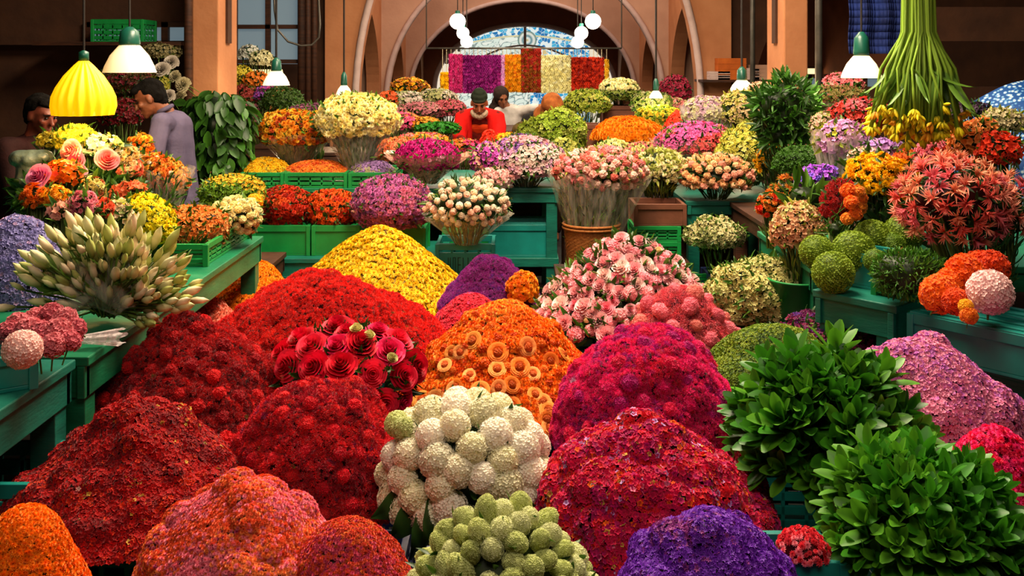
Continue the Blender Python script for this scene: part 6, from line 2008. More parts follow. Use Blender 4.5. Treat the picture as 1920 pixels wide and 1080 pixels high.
mass('stall_bunch', 'pink and crimson bunch under the big white lamp', 'flower bunch', 1582, 158, 7.0, 30, 16, .9, TF5, .022, [('#b82838', '#f08088', 3), ('#c86868', '#f8b0a0', 2)], seed=264, leaves=GREENS, n_stems=12)
mass('stall_bunch', 'olive brown dried bunch below the pink and crimson one', 'flower bunch', 1570, 180, 6.9, 44, 16, .9, TF4, .016, [('#5c4c20', '#8c7c40', 3), ('#7a4430', '#a86850', 1)], seed=265, leaves=GREENS, n_stems=10)
mass('stall_bunch', 'dark violet bunch at the foot of the blue parasol', 'flower bunch', 1820, 208, 5.8, 36, 14, .85, TF4, .016, [('#2c1c30', '#50344c', 3)], seed=266, leaves=DKGREENS, n_stems=10)
bench('serving_bench', 'dark bench behind the crowded green bench', 2.1, 4.4, 6.5, 7.6, .9, M_DARKWOOD, cat='bench') if False else None
# pale basin
p = P(1583, 196, 6.9)
h = HB(); h.lathe((0, 0, 0), [(.002, .08), (.06, .078), (.12, .05), (.165, .0), (.17, .0), (.125, .055), (.06, .09), (.002, .092)], 32)
t = empty('basin', (p[0], p[1], .9), 'pale upturned basin on a dark box beside the coral amaranths', 'basin')
o = h.build('basin_body', noise_mat('pale_enamel', '#a09684', '#bcb09c', 5, .5, .05), t, local=True, smooth=True)
o.location = (0, 0, .55)
h = HB(); h.box(-.15, .15, -.12, .12, 0, .56)
h.build('box', M_BROWNBOX, t, local=True, bevel=.01)

# hanging bunch of cut yellow flowers
top = P(1722, 30, 4.3)
root = empty('hanging_bunch', (top[0], 4.3, 2.35), 'long-stemmed yellow flower bunch hanging upside down', 'flower bunch')
r_ = np.random.default_rng(300)
tt_ = TBUD
lfch = []
for i in range(92):
    a = r_.uniform(0, 2 * PI)
    q = math.sqrt(r_.uniform(0, 1))
    ex, ey = math.cos(a) * q, math.sin(a) * q
    L_ = .80 + .12 * (1 - q) + r_.uniform(-.06, .05)
    pts = [(ex * .055, ey * .05, .3), (ex * .06, ey * .05, -.05), (ex * .065 + r_.normal(0, .008), ey * .06, -.46), (ex * .15 + r_.normal(0, .016), ey * .11, -.62), (ex * .205 + r_.normal(0, .01), ey * .15, -L_ - .02)]
    # smooth the path
    sp_ = []
    for k in range(len(pts) - 1):
        for u in (0, .5):
            sp_.append(tuple(np.array(pts[k]) * (1 - u) + np.array(pts[k + 1]) * u))
    sp_.append(pts[-1])
    g = r_.uniform(.75, 1.25)
    sv = tube_np(sp_, .0068, lin('#7c9c2c') * g, 6)
    d = np.array(pts[-1]) - np.array(pts[-2])
    end = np.array(pts[-1])
    n = 9
    dd = d / np.linalg.norm(d) + r_.normal(0, .35, (n, 3))
    yl = r_.uniform() < .8
    bv = scatter(tt_, np.repeat(end[None], n, 0) - d * .02, frames(dd), r_.uniform(.03, .055, n), lin('#a0a018' if yl else '#a86c10'), lin('#f8dc18' if yl else '#f0a018'))
    v, t, c = join([sv, bv])
    if i < 88:
        obj('flower_stem', mesh_of('flower_stem', v, t, c, M_STEM), root)
    if i % 2 == 0:
        k = sp_[-3]
        lfch.append(scatter(TLEAFN, np.array([k]), frames((d + r_.normal(0, .06, 3))[None]), r_.uniform(.16, .26), lin('#34581a'), lin('#6a9030')))
v, t, c = join(lfch)
obj('leaves', mesh_of('leaves', v, t, c, M_LEAF), root)
h = HB()
for z in (-.02, .0, .02):
    h.tube([(.062 * math.cos(a), .056 * math.sin(a), z + .01 * math.sin(a)) for a in np.linspace(0, 2 * PI, 24)], .006, 6)
h.tube([(0, 0, .0), (0, 0, .62)], .006, 6)
h.build('rope', M_WICKER, root, local=True, smooth=True)
h = HB(); h.tube([(top[0] - 1.2, 4.3, 2.98), (top[0] + 6, 4.3, 2.98)], .02, 10)
tag(h.build('hanging_rail', M_METAL, smooth=True), 'grey rail above the frame carrying the hanging bunch', 'rail')

# blue cloth hung high, blue patterned parasol
p = P(1660, 0, 7.5)
h = HB()
n = 24
for i in range(n):
    for j in range(10):
        def q_(a, b):
            return (-.28 + .56 * a / n, .03 * math.sin(a * .9) + .015 * math.sin(b), -.0 - b * .055)
        h.quad(q_(i, j), q_(i + 1, j), q_(i + 1, j + 1), q_(i, j + 1))
o = h.build('blue_cloth', noise_mat('navy_cloth', '#101c4c', '#20347c', 8, .8, .1), None, loc=(p[0], 7.5, p[2] + .14), smooth=True)
tag(o, 'dark blue cloth hanging above the big white lamp', 'cloth')
m = o.modifiers.new('thick', 'SOLIDIFY'); m.thickness = .004
h = HB(); h.tube([(p[0] - .6, 7.5, p[2] + .15), (p[0] + 5.3, 7.5, p[2] + .15)], .015, 8)
tag(h.build('hanging_rail', M_METAL, smooth=True), 'thin rail holding the dark blue cloth', 'rail')


def pattern_mat():
    m, nt, bs = new_mat('blue_white_print')
    N, L = nt.nodes, nt.links
    tc = N.new('ShaderNodeTexCoord')
    v = N.new('ShaderNodeTexVoronoi')
    v.inputs['Scale'].default_value = 40
    L.new(tc.outputs['Object'], v.inputs['Vector'])
    r = N.new('ShaderNodeValToRGB')
    r.color_ramp.elements[0].color = (*lin('#e4f2fc'), 1)
    r.color_ramp.elements[1].color = (*lin('#1c5cb0'), 1)
    r.color_ramp.elements[0].position = .28
    r.color_ramp.elements[1].position = .55
    e = r.color_ramp.elements.new(.42)
    e.color = (*lin('#6cb4ec'), 1)
    L.new(v.outputs[0], r.inputs[0])
    L.new(r.outputs[0], bs.inputs['Base Color'])
    bs.inputs['Roughness'].default_value = .6
    tr = N.new('ShaderNodeBsdfTranslucent')
    L.new(r.outputs[0], tr.inputs[0])
    ms = N.new('ShaderNodeMixShader')
    ms.inputs[0].default_value = .5
    L.new(bs.outputs[0], ms.inputs[1]); L.new(tr.outputs[0], ms.inputs[2])
    L.new(ms.outputs[0], N['Material Output'].inputs[0])
    return m


p = P(1990, 280, 5.9)
t = empty('parasol', (p[0], p[1], 0), 'blue and white printed parasol tilted at the edge of the stalls', 'parasol')
h = HB()
R = .60
ax = Vector((-.25, -.85, .45)).normalized()
qm = ax.to_track_quat('Z', 'Y').to_matrix()
cz = Vector((0, 0, p[2]))
k, nr = 64, 10
V = []
for j in range(nr + 1):
    u = j / nr
    for i in range(k):
        a = 2 * PI * i / k
        sc = 1 - .05 * u * abs(math.sin(a * 4))
        V.append(tuple(cz + qm @ Vector((R * u * sc * math.cos(a), R * u * sc * math.sin(a), -.22 * u * u * (1 + .12 * math.cos(a * 8))))))
o = obj('canopy', mesh_of('canopy', V, grid_faces(nr, k), None, pattern_mat(), True), t)
m = o.modifiers.new('thick', 'SOLIDIFY'); m.thickness = .003
for i in range(8):
    a = PI / 4 * i
    h = HB(); h.tube([tuple(cz + qm @ Vector((R * u * math.cos(a) * .97, R * u * math.sin(a) * .97, -.015 - .235 * u * u))) for u in np.linspace(0, 1, 6)], .004, 5)
    h.build('rib', M_METAL, t, local=True)
h = HB(); h.tube([tuple(cz), tuple(cz + qm @ Vector((0, 0, -.45))), (.28, .5, .0)], .014, 8)
h.build('pole', M_METAL, t, local=True, smooth=True)
area_ = None

# ------------------------------------------------------------------ lamps
def pendant(label, px, py, Y, r, hgt, cap_h, mat=M_SHADEW, power=6, cap_r=.35, seg=0, color=(1, .82, .5)):
    """px,py = centre of the shade's lower rim"""
    p = P(px, py, Y)
    t = empty('pendant_lamp', tuple(p), label, 'lamp')
    prof = [(r, 0), (r * .93, hgt * .22), (r * .72, hgt * .62), (r * .42, hgt * .95), (r * .36, hgt)]
    inner = [(a * .94, b) for a, b in reversed(prof)]
    h = HB(); h.lathe((0, 0, 0), prof + inner + [(r, 0)], 40)
    sh_ = h.build('lamp_shade', mat, t, local=True, smooth=True)
    h = HB(); h.lathe((0, 0, hgt * .96), [(.001, 0), (r * cap_r * 1.1, 0), (r * cap_r * 1.15, cap_h * .2), (r * cap_r, cap_h * .75), (r * .12, cap_h), (.001, cap_h)], 24)
    h.build('cap', M_CAPG, t, local=True, smooth=True)
    h = HB(); h.lathe((0, 0, hgt * .3), [(.001, -.02), (.018, -.012), (.028, .01), (.02, .04), (.012, .055), (.001, .06)], 16)
    h.build('bulb', M_BULB, sh_, local=True, smooth=True)
    h = HB(); h.tube([(0, 0, hgt + cap_h * .9), (0, 0, 4.6 - p[2])], .006 if Y < 7 else .01, 6)
    h.build('cord', M_CABLE, t, local=True)
    l = bpy.data.lights.new('lamp_light', 'POINT')
    l.energy, l.color, l.shadow_soft_size = power, color, .05
    lo = bpy.data.objects.new('lamp_light', l)
    lo.location = (0, 0, -.03)
    put(lo, t)
    return t


pendant('large white enamel pendant lamp with green cap above the man', 243, 136, 5.5, W(48, 5.5), W(52, 5.5), W(36, 5.5), M_SHADEC, 11)
pendant('white pendant lamp with green cap in front of the flowers beyond the pillar', 518, 160, 8.0, W(25, 8), W(27, 8), W(26, 8), power=11)
pendant('small white pendant lamp in front of the first arch pier', 645, 178, 9.5, W(15, 9.5), W(18, 9.5), W(26, 9.5), power=9)
pendant('white dome pendant lamp between the two front pillars', 1391, 174, 8.5, W(24, 8.5), W(24, 8.5), W(26, 8.5), power=11)
pendant('big white pendant lamp beside the hanging bunch', 1615, 146, 6.0, W(37, 6), W(42, 6), W(46, 6), power=11)
pendant('smallest far pendant lamp below the corridor arches', 1230, 184, 9.0, W(13, 9), W(14, 9), W(24, 9), power=7)
# yellow cloth lamp
p = P(157, 212, 4.2)
t = empty('cloth_lamp', tuple(p), 'glowing yellow pleated cloth lamp near the camera', 'lamp')
R = W(56, 4.2)
prof = [(R * .93, -.008), (R, .03), (R * .97, .07), (R * .84, .11), (R * .6, .16), (R * .3, .205), (R * .14, .225)]
fr = lambda a, i: 1 + (.05 if i < 5 else .03) * math.sin(a * 18) + (.03 * math.sin(a * 9) if i == 0 else 0)
h = HB(); h.lathe((0, 0, 0), prof + [(a * .97, b) for a, b in reversed(prof)] + [prof[0]], 180, fr)
h.build('lamp_shade', M_SHADEY, t, local=True, smooth=True)
h = HB(); h.lathe((0, 0, .22), [(.001, 0), (R * .16, 0), (R * .16, .04), (.001, .05)], 20)
h.build('cap', M_CAPG, t, local=True, smooth=True)
h = HB(); h.lathe((0, 0, .07), [(.001, -.02), (.02, -.012), (.03, .01), (.02, .04), (.012, .055), (.001, .06)], 16)
h.build('bulb', M_BULB, t, local=True, smooth=True)
h = HB(); h.tube([(0, 0, .26), (0, 0, 4.6 - p[2])], .005, 6)
h.build('cord', M_CABLE, t, local=True)
l = bpy.data.lights.new('lamp_light', 'POINT'); l.energy, l.color, l.shadow_soft_size = 7, (1, .72, .3), .06
lo = bpy.data.objects.new('lamp_light', l); lo.location = (0, 0, -.04); put(lo, t)
# globes
gl = [('highest globe of the lamp cluster near the purple garland', 858, 40, 15), ('middle globe of the lamp cluster near the purple garland', 868, 62, 12), ('lowest globe of the lamp cluster near the purple garland', 875, 78, 12),
      ('highest globe of the lamp cluster near the red garland', 1112, 40, 15), ('middle globe of the lamp cluster near the red garland', 1090, 62, 13), ('lowest globe of the lamp cluster near the red garland', 1083, 79, 12)]
for i, (lb, x, y, r) in enumerate(gl):
    p = P(x, y, 11.2 + (i % 3) * .12)
    t = empty('globe_lamp', tuple(p), lb, 'lamp', None)
    rr = W(r, 11.2)
    v, f = ico(3)
    obj('globe', mesh_of('globe', v * rr, f, None, M_GLOBE, True), t)
    h = HB(); h.lathe((0, 0, rr * .9), [(.001, 0), (.03, 0), (.025, .04), (.001, .045)], 12); h.build('cap', M_CAPG, t, local=True)
    h = HB(); h.tube([(0, 0, rr), (0, 0, 4.6 - p[2])], .006, 6); h.build('cord', M_CABLE, t, local=True)
    if i % 3 == 1:
        l = bpy.data.lights.new('lamp_light', 'POINT'); l.energy, l.color, l.shadow_soft_size = 16, (1, .88, .66), .1
        lo = bpy.data.objects.new('lamp_light', l); lo.location = (0, -rr - .12, 0); put(lo, t)

# ------------------------------------------------------------------ garland curtains
GY = 11.9
panels = [('yellow', 826, 841, 136, 176, [('#c89000', '#ffcc10', 3)], 'narrow yellow garland curtain at the outer end of the row'),
          ('pink', 841, 868, 102, 174, [('#a81050', '#f03c90', 3)], 'hot pink garland curtain next to the purple one'),
          ('purple', 868, 940, 104, 174, [('#4c0838', '#98187c', 3), ('#6c1050', '#b82c90', 2)], 'wide purple garland curtain'),
          ('lilac', 940, 946, 104, 174, [('#a86098', '#e8a8e0', 3)], 'thin lilac garland strand beside the purple curtain'),
          ('orange', 946, 977, 103, 172, [('#c87400', '#ffb010', 3), ('#c85c00', '#ff9410', 1)], 'orange garland curtain'),
          ('brown', 977, 1014, 92, 173, [('#6c2c08', '#a85c18', 3), ('#8a1c10', '#c03020', 2)], 'rust brown garland curtain with raised top'),
          ('cream', 1014, 1071, 104, 174, [('#b0a050', '#f0e8a8', 3), ('#c0b878', '#f8f4cc', 2)], 'wide cream garland curtain'),
          ('red', 1071, 1132, 108, 174, [('#8a1004', '#d83818', 4), ('#6a0c04', '#a81c0c', 2)], 'brick red garland curtain'),
          ('gold', 1132, 1143, 112, 172, [('#c88c08', '#f8c830', 3)], 'narrow golden garland curtain at the far end of the row')]
for i, (nm, x0, x1, y0, y1, pal, lb) in enumerate(panels):
    a, b = P(x0, y0, GY), P(x1, y1, GY)
    wd, hg = b[0] - a[0], a[2] - b[2]
    ns = max(1, round(wd / .05))
    pos = []
    for s in range(ns):
        x = a[0] + wd * (s + .5) / ns
        m_ = int(hg / .019)
        for k in range(m_):
            z = a[2] - hg * (k + .5) / m_
            for w_ in range(5):
                an = w_ * 2 * PI / 5 + k * .6
                pos.append((x + math.cos(an) * .018, GY + math.sin(an) * .02, z, math.cos(an), math.sin(an)))
    pos = np.array(pos)
    nn = np.stack([pos[:, 3], pos[:, 4], np.zeros(len(pos))], 1) + rng.normal(0, .4, (len(pos), 3))
    A, B = choose(pos[:, :3], pal, 9, .8, .8, i)
    h = HB()
    for s in range(ns):
        x = a[0] + wd * (s + .5) / ns
        h.tube([(x, GY, b[2]), (x, GY, max(a[2], 1.945))], .004, 4)
    tri = []
    for f in h.f:
        for q in range(1, len(f) - 1):
            tri.append((f[0], f[q], f[q + 1]))
    ch = [scatter(TMUM, pos[:, :3], frames(nn), .021 * rng.uniform(.8, 1.25, len(pos)), A, B), (np.array(h.v), np.array(tri), np.broadcast_to(lin('#c0b090'), (len(h.v), 3)))]
    o = build('garland_curtain', ch, M_PETAL, origin=((a[0] + b[0]) / 2, GY, b[2]))
    tag(o, lb + ' in front of the lunette' if len(lb.split()) < 12 else lb, 'garland', kind='stuff')
h = HB(); h.tube([(P(815, 1, GY)[0] - .1, GY, 1.94), (P(1150, 1, GY)[0] + .1, GY, 1.94)], .012, 8)
for xx in (P(815, 1, GY)[0] - .1, P(1150, 1, GY)[0] + .1):
    h.tube([(xx, GY, 1.94), (xx, GY, 4.6)], .008, 6)
tag(h.build('hanging_rail', M_METAL, smooth=True), 'thin rail carrying the flower garland curtains', 'rail')
h = HB(); h.box(P(885, 1, GY)[0] - .13, P(885, 1, GY)[0] - .02, GY + .04, GY + .12, 1.955, 2.03) if False else None

# high crate on the stall shelf
p = P(212, 78, 8.2)
h = HB(); h.box(-.7, .55, -.2, .25, -.03, 0)
tag(h.build('wall_shelf', M_DARKWOOD, None, loc=(p[0], 8.45, p[2])), 'high dark shelf on the stall wall', 'shelf')
crate('green slotted crate on the high stall shelf', p[0], 8.44, p[2], .42, .3, .19, M_CRATEG)
# grey bag behind the roses
print('lamps ready', len(bpy.data.objects))
# ------------------------------------------------------------------ people
def ball_(c, r, R=None):
    r = (r, r, r) if not hasattr(r, '__len__') else r
    v, f = ico(2)
    v = v * np.array(r)
    if R is not None:
        v = v @ np.array(R).T
    return v + np.asarray(c, float), f


def limb(p0, r0, p1, r1, n=9, R=None):
    n = n * 2 if n > 6 else n + 2
    p0, p1 = np.asarray(p0, float), np.asarray(p1, float)
    r0 = np.array(r0 if hasattr(r0, '__len__') else (r0,) * 3, float)
    r1 = np.array(r1 if hasattr(r1, '__len__') else (r1,) * 3, float)
    return [ball_(p0 + (p1 - p0) * i / (n - 1), r0 + (r1 - r0) * i / (n - 1), R) for i in range(n)]


def fuse(name, balls, voxel, mat, parent, smooth=4, wrinkle=0.0, wf=18, squash=None):
    """overlapping volumes grown into one continuous surface"""
    vs, fs, n = [], [], 0
    for v, f in balls:
        vs.append(v); fs.append(f + n); n += len(v)
    me = mesh_of(name, np.concatenate(vs), np.concatenate(fs), None, mat)
    o = bpy.data.objects.new(name, me)
    COL.objects.link(o)
    m = o.modifiers.new('remesh', 'REMESH')
    m.mode = 'VOXEL'
    m.voxel_size = voxel
    m.use_smooth_shade = True
    s = o.modifiers.new('smooth', 'SMOOTH')
    s.factor = .6
    s.iterations = smooth
    dg = bpy.context.evaluated_depsgraph_get()
    ev = o.evaluated_get(dg)
    m2 = bpy.data.meshes.new_from_object(ev)
    bpy.data.objects.remove(o)
    if wrinkle:
        n_ = len(m2.vertices)
        co = np.empty(n_ * 3, np.float32)
        m2.vertices.foreach_get('co', co)
        co = co.reshape(-1, 3).astype(float)
        no = np.empty(n_ * 3, np.float32)
        m2.vertices.foreach_get('normal', no)
        no = no.reshape(-1, 3)
        w = noise(co * np.array([1, 1, .45]), wf, 7, 6)
        co = co + no * (w * wrinkle)[:, None]
        m2.vertices.foreach_set('co', co.astype(np.float32).ravel())
        m2.update()
    m2.name = name
    m2.materials.clear()
    m2.materials.append(mat)
    for p_ in m2.polygons:
        p_.use_smooth = True
    return obj(name, m2, parent)


def head_balls(c, fwd, up):
    f = np.array(fwd, float); f /= np.linalg.norm(f)
    u = np.array(up, float); u -= f * (u @ f); u /= np.linalg.norm(u)
    s = np.cross(u, f)
    R = np.stack([s, f, u], 1)

    def at(a, b, d):
        return np.asarray(c) + s * a + f * b + u * d
    B = [ball_(at(0, -.012, .025), (.074, .094, .088), R), ball_(at(0, .022, -.03), (.060, .064, .075), R), ball_(at(0, .040, -.07), (.042, .046, .036), R), ball_(at(0, .066, -.094), (.022, .02, .018), R)]
    B += [ball_(at(0, .070, .028), (.048, .018, .014), R)]
    B += limb(at(0, .084, .012), (.008, .009, .01), at(0, .104, -.030), (.014, .014, .010), 6, R)
    B += [ball_(at(0, .084, -.060), (.024, .012, .007), R), ball_(at(0, .080, -.072), (.02, .012, .008), R)]
    for q in (-1, 1):
        B += [ball_(at(q * .038, .062, -.018), (.022, .02, .02), R), ball_(at(q * .074, -.004, -.008), (.01, .02, .032), R)]
    return B, at, R


def skin(c1, c2):
    m = noise_mat('skin_' + c1[1:], c1, c2, 12, .5, .04, 80, .35)
    return m


def cloth(name, c1, c2, stretch=None, scale=6, rough=.85):
    return noise_mat(name, c1, c2, scale, rough, .12, 70, .15, stretch=stretch)


M_HAIR = noise_mat('black_hair', '#060403', '#0c0806', 60, .85, .3, 120, .08)
M_EYE = noise_mat('dark_eye', '#0c0806', '#140c08', 10, .2, 0)


def hand_balls(wrist, fwd, palm_n, r=.017, curl=.5):
    """palm and five fingers"""
    f = np.array(fwd, float); f /= np.linalg.norm(f)
    n = np.array(palm_n, float); n -= f * (n @ f); n /= np.linalg.norm(n)
    s = np.cross(f, n)
    w = np.asarray(wrist, float)
    B = []
    for q in (-1.5, -.5, .5, 1.5):
        B += limb(w + s * q * .012, .015, w + f * .075 + s * q * .019, .0115, 5)
    for q, ln in ((-1.5, .055), (-.5, .07), (.5, .075), (1.5, .065)):
        a = w + f * .078 + s * q * .02
        b = a + f * ln * .5 + n * ln * .18 * curl + s * q * .002
        c = b + f * ln * .38 + n * ln * .42 * curl
        B += limb(a, .0088, b, .008, 4) + limb(b, .008, c, .0068, 4)
    a = w + f * .025 - s * .03
    b = a + f * .03 - s * .022 + n * .01
    B += limb(a, .012, b, .010, 4) + limb(b, .0098, b + f * .03 - s * .004 + n * .008, .0082, 4)
    return B


def person(label, base, J, skin_m, top_m, trouser_m, hair=True, top_name='shirt', voxel=.007, hat=None, extra=None, sleeve=1.0, wr=.004):
    """J: joints in world space"""
    t = empty('person', base, label, 'person')
    o0 = np.array(base, float)
    g = {k: np.array(v, float) - o0 for k, v in J.items() if k not in ('fwd', 'up', 'face')}
    fwd, up = np.array(J['fwd'], float), np.array(J['up'], float)
    hb, at, R = head_balls(g['head'], fwd, up)
    neck_top = at(0, -.02, -.05)
    B = hb + limb(neck_top, .05, g['neck'], .058, 6)
    face = np.array(J['face'], float); face /= np.linalg.norm(face)
    side = np.cross(face, (0, 0, 1)); side /= np.linalg.norm(side)
    Rb = np.stack([side, np.cross((0, 0, 1), side), (0, 0, 1)], 1)
    B += limb(g['neck'], (.06, .06, .06), g['chest'], (.15, .10, .12), 6, Rb) + limb(g['chest'], (.155, .105, .12), g['pelvis'], (.15, .10, .10), 9, Rb)
    for sd in 'lr':
        B += limb(g['sh_' + sd], .05, g['el_' + sd], .038, 9) + limb(g['el_' + sd], .038, g['wr_' + sd], .025, 9)
        B += limb(g['chest'] + np.array([0, 0, .08]), .06, g['sh_' + sd], .052, 5)
        d = g['wr_' + sd] - g['el_' + sd]
        B += hand_balls(g['wr_' + sd], d, (0, 0, -1.0) if abs(d[2]) < .15 else face)
        B += limb(g['pelvis'] + side * (.08 if sd == 'r' else -.08), .085, g['kn_' + sd], .055, 9) + limb(g['kn_' + sd], .055, g['an_' + sd], .036, 9)
        B += limb(g['an_' + sd] + np.array([0, 0, -.02]), .035, g['an_' + sd] + face * .14 + np.array([0, 0, -.045]), .028, 5)
    fuse('body', B, voxel, skin_m, t, 3)
    k = 1.0
    T_ = limb(g['neck'] + np.array([0, 0, -.02]), (.075, .075, .04), g['chest'] + np.array([0, 0, .09]), (.15, .115, .09), 5, Rb)
    T_ += limb(g['chest'] + np.array([0, 0, .09]), (.16, .12, .10), g['chest'], (.175, .125, .12), 4, Rb) + limb(g['chest'], (.175, .125, .12), g['pelvis'] + np.array([0, 0, -.10]), (.18, .135, .07), 10, Rb)
    for sd in 'lr':
        e = g['el_' + sd] + (g['wr_' + sd] - g['el_' + sd]) * (sleeve - 1 if sleeve > 1 else 0)
        T_ += limb(g['chest'] + np.array([0, 0, .09]), .075, g['sh_' + sd], .068, 5) + limb(g['sh_' + sd], .066, g['el_' + sd], .055, 8)
        if sleeve > 1:
            T_ += limb(g['el_' + sd], .055, e, .042, 7)
    fuse(top_name, T_, voxel, top_m, t, 8, wr)
    L_ = []
    for sd in 'lr':
        L_ += limb(g['pelvis'] + side * (.08 if sd == 'r' else -.08), .105, g['kn_' + sd], .075, 9) + limb(g['kn_' + sd], .075, g['an_' + sd] + np.array([0, 0, .03]), .06, 9)
    fuse('trousers', L_, .012, trouser_m, t, 2, wr)
    if hair:
        H = [ball_(at(0, -.026, .040), (.080, .088, .084), R), ball_(at(0, -.05, .0), (.074, .06, .075), R), ball_(at(0, .03, .082), (.062, .05, .030), R), ball_(at(0, -.065, -.045), (.05, .03, .04), R), ball_(at(.03, .055, .078), (.035, .03, .022), R)]
        fuse('hair', H, .006, M_HAIR, t, 1, .004, 60)
    for q in (-1, 1):
        v, f = ball_(at(q * .029, .078, .008), (.011, .009, .006), R)
        obj('eye', mesh_of('eye', v, f, None, M_EYE, True), t)
        h = HB(); h.tube([tuple(at(q * (.014 + .011 * i), .0885 - .004 * i * i * .5, .026 + .003 * math.sin(i * 1.5))) for i in range(4)], .0035, 5)
        h.build('eyebrow', M_HAIR, t, local=True)
    if extra:
        extra(t, g, at, R, Rb)
    return t


# the man in the grey-violet shirt, in profile, head bent
b = (-2.14, 6.25, 0)


def man_extra(t, g, at, R, Rb):
    C_ = []
    for a in np.linspace(-2.4, 2.4, 22):
        C_.append(ball_(at(.058 * math.sin(a), -.045 + .05 * math.cos(a) - .01, -.105), .016, R))
    fuse('collar', C_, .006, M_SHIRT, t, 1)
    h = HB()
    h.tube([tuple(at(q, .0905 - abs(q) * .25, -.0655)) for q in np.linspace(-.022, .022, 6)], .0025, 5)
    h.build('lips', noise_mat('lip', '#5c241c', '#74302a', 10, .5, 0), t, local=True)


M_SHIRT = cloth('grey_violet_cotton', '#4a4258', '#5a5068')
person('man in a grey-violet shirt, bent head in profile, working behind the left bench', b, dict(
    head=(-2.285, 6.2, 1.535), neck=(-2.20, 6.24, 1.44), chest=(-2.16, 6.26, 1.27), pelvis=(-2.13, 6.28, .95),
    sh_l=(-2.165, 6.07, 1.385), el_l=(-2.185, 5.99, 1.16), wr_l=(-2.36, 6.02, 1.06), sh_r=(-2.19, 6.43, 1.37), el_r=(-2.26, 6.46, 1.14), wr_r=(-2.45, 6.36, 1.05),
    kn_l=(-2.14, 6.20, .5), an_l=(-2.12, 6.20, .07), kn_r=(-2.17, 6.38, .5), an_r=(-2.15, 6.38, .07), fwd=(-.86, -.22, -.46), up=(-.4, -.1, .9), face=(-1, 0, 0)),
    skin('#6a3822', '#7c452b'), M_SHIRT, cloth('dark_trousers', '#1c1820', '#26222c'), voxel=.0065, sleeve=1.25, extra=man_extra, wr=.005)


# the seller in red
def seller_extra(t, g, at, R, Rb):
    RED_ = cloth('red_wool', '#a80806', '#cc120c')
    S_ = []
    for sd in 'lr':
        S_ += limb(g['neck'] + np.array([0, .02, .0]), .06, g['sh_' + sd], (.085, .085, .06), 7)
        S_ += limb(g['sh_' + sd], (.085, .085, .06), g['sh_' + sd] * .5 + g['el_' + sd] * .5, (.075, .075, .08), 6)
        S_ += limb(g['sh_' + sd] * .5 + g['el_' + sd] * .5, (.075, .075, .08), g['el_' + sd] * .75 + g['wr_' + sd] * .25, (.066, .066, .06), 6)
        q = g['sh_' + sd] * .8 + g['chest'] * .2
        S_ += limb(q + np.array([0, -.05, 0]), (.05, .05, .06), q + np.array([0, -.06, -.28]), (.055, .06, .06), 9)
    S_ += limb(g['neck'], (.12, .05, .05), g['chest'] + np.array([0, .08, -.1]), (.2, .06, .1), 8, Rb)
    fuse('cloak', S_, .009, RED_, t, 2, .006, 16)
    A_ = limb(g['chest'] + np.array([0, -.075, .0]), (.105, .06, .05), g['pelvis'] + np.array([0, -.10, .12]), (.12, .05, .05), 10)
    fuse('apron', A_, .008, cloth('orange_red_apron', '#a82008', '#e04814', (1, 1, 9)), t, 1, .004, 20)
    C_ = [ball_(at(0, -.022, .060), (.082, .098, .062), R), ball_(at(0, -.026, .10), (.058, .068, .040), R), ball_(at(0, .035, .052), (.070, .055, .02), R), ball_(at(0, -.02, .138), .012, R)]
    fuse('cap', C_, .006, cloth('dark_green_felt', '#12160e', '#20261a'), t, 2, .002, 30)
    D_ = []
    for a in np.linspace(-1.45, 1.45, 18):
        D_.append(ball_(at(.066 * math.sin(a), .028 + .052 * math.cos(a), -.075 - .022 * math.cos(a)), (.019, .018, .028), R))
    D_.append(ball_(at(0, .075, -.105), (.03, .02, .03), R))
    fuse('beard', D_, .0055, noise_mat('grey_beard', '#8c7464', '#c0a890', 60, .8, .4, 120), t, 1, .003, 70)
    h = HB(); h.tube([tuple(at(q, .1005 - abs(q) * .5, -.046 - abs(q) * .3)) for q in np.linspace(-.026, .026, 7)], .006, 6)
    h.build('moustache', noise_mat('brown_moustache', '#3c2418', '#5a3826', 60, .8, .3, 120), t, local=True)


person('bearded seller in a red cloak and dark cap bending over the dark bench', (-.31, 9.5, 0), dict(
    head=(-.305, 9.17, 1.385), neck=(-.305, 9.30, 1.30), chest=(-.305, 9.38, 1.15), pelvis=(-.31, 9.52, .88),
    sh_l=(-.15, 9.32, 1.25), el_l=(-.10, 9.24, 1.05), wr_l=(-.22, 9.02, 1.03), sh_r=(-.46, 9.32, 1.25), el_r=(-.50, 9.22, 1.06), wr_r=(-.45, 9.0, 1.04),
    kn_l=(-.21, 9.46, .46), an_l=(-.21, 9.50, .07), kn_r=(-.41, 9.46, .46), an_r=(-.41, 9.5, .07), fwd=(.03, -.8, -.42), up=(0, -.3, .95), face=(0, -1, 0)),
    skin('#8a4830', '#a05a3c'), cloth('maroon_patterned_robe', '#4c0c0c', '#7a1c14', scale=30), cloth('dark_trousers_b', '#181412', '#221c1a'), hair=False, top_name='robe', voxel=.0075, sleeve=1.8, extra=seller_extra)


# customers behind: hooded dark figure beside white cloth, bent figure in a brown shawl
def hood_extra(t, g, at, R, Rb):
    C_ = [ball_(at(0, -.03, .02), (.095, .11, .115), R), ball_(at(0, -.06, -.09), (.10, .09, .09), R), ball_(at(0, -.05, -.16), (.14, .1, .09), R)]
    fuse('hood', C_, .009, cloth('dark_brown_shawl', '#1c1210', '#2e201a'), t, 3, .004)


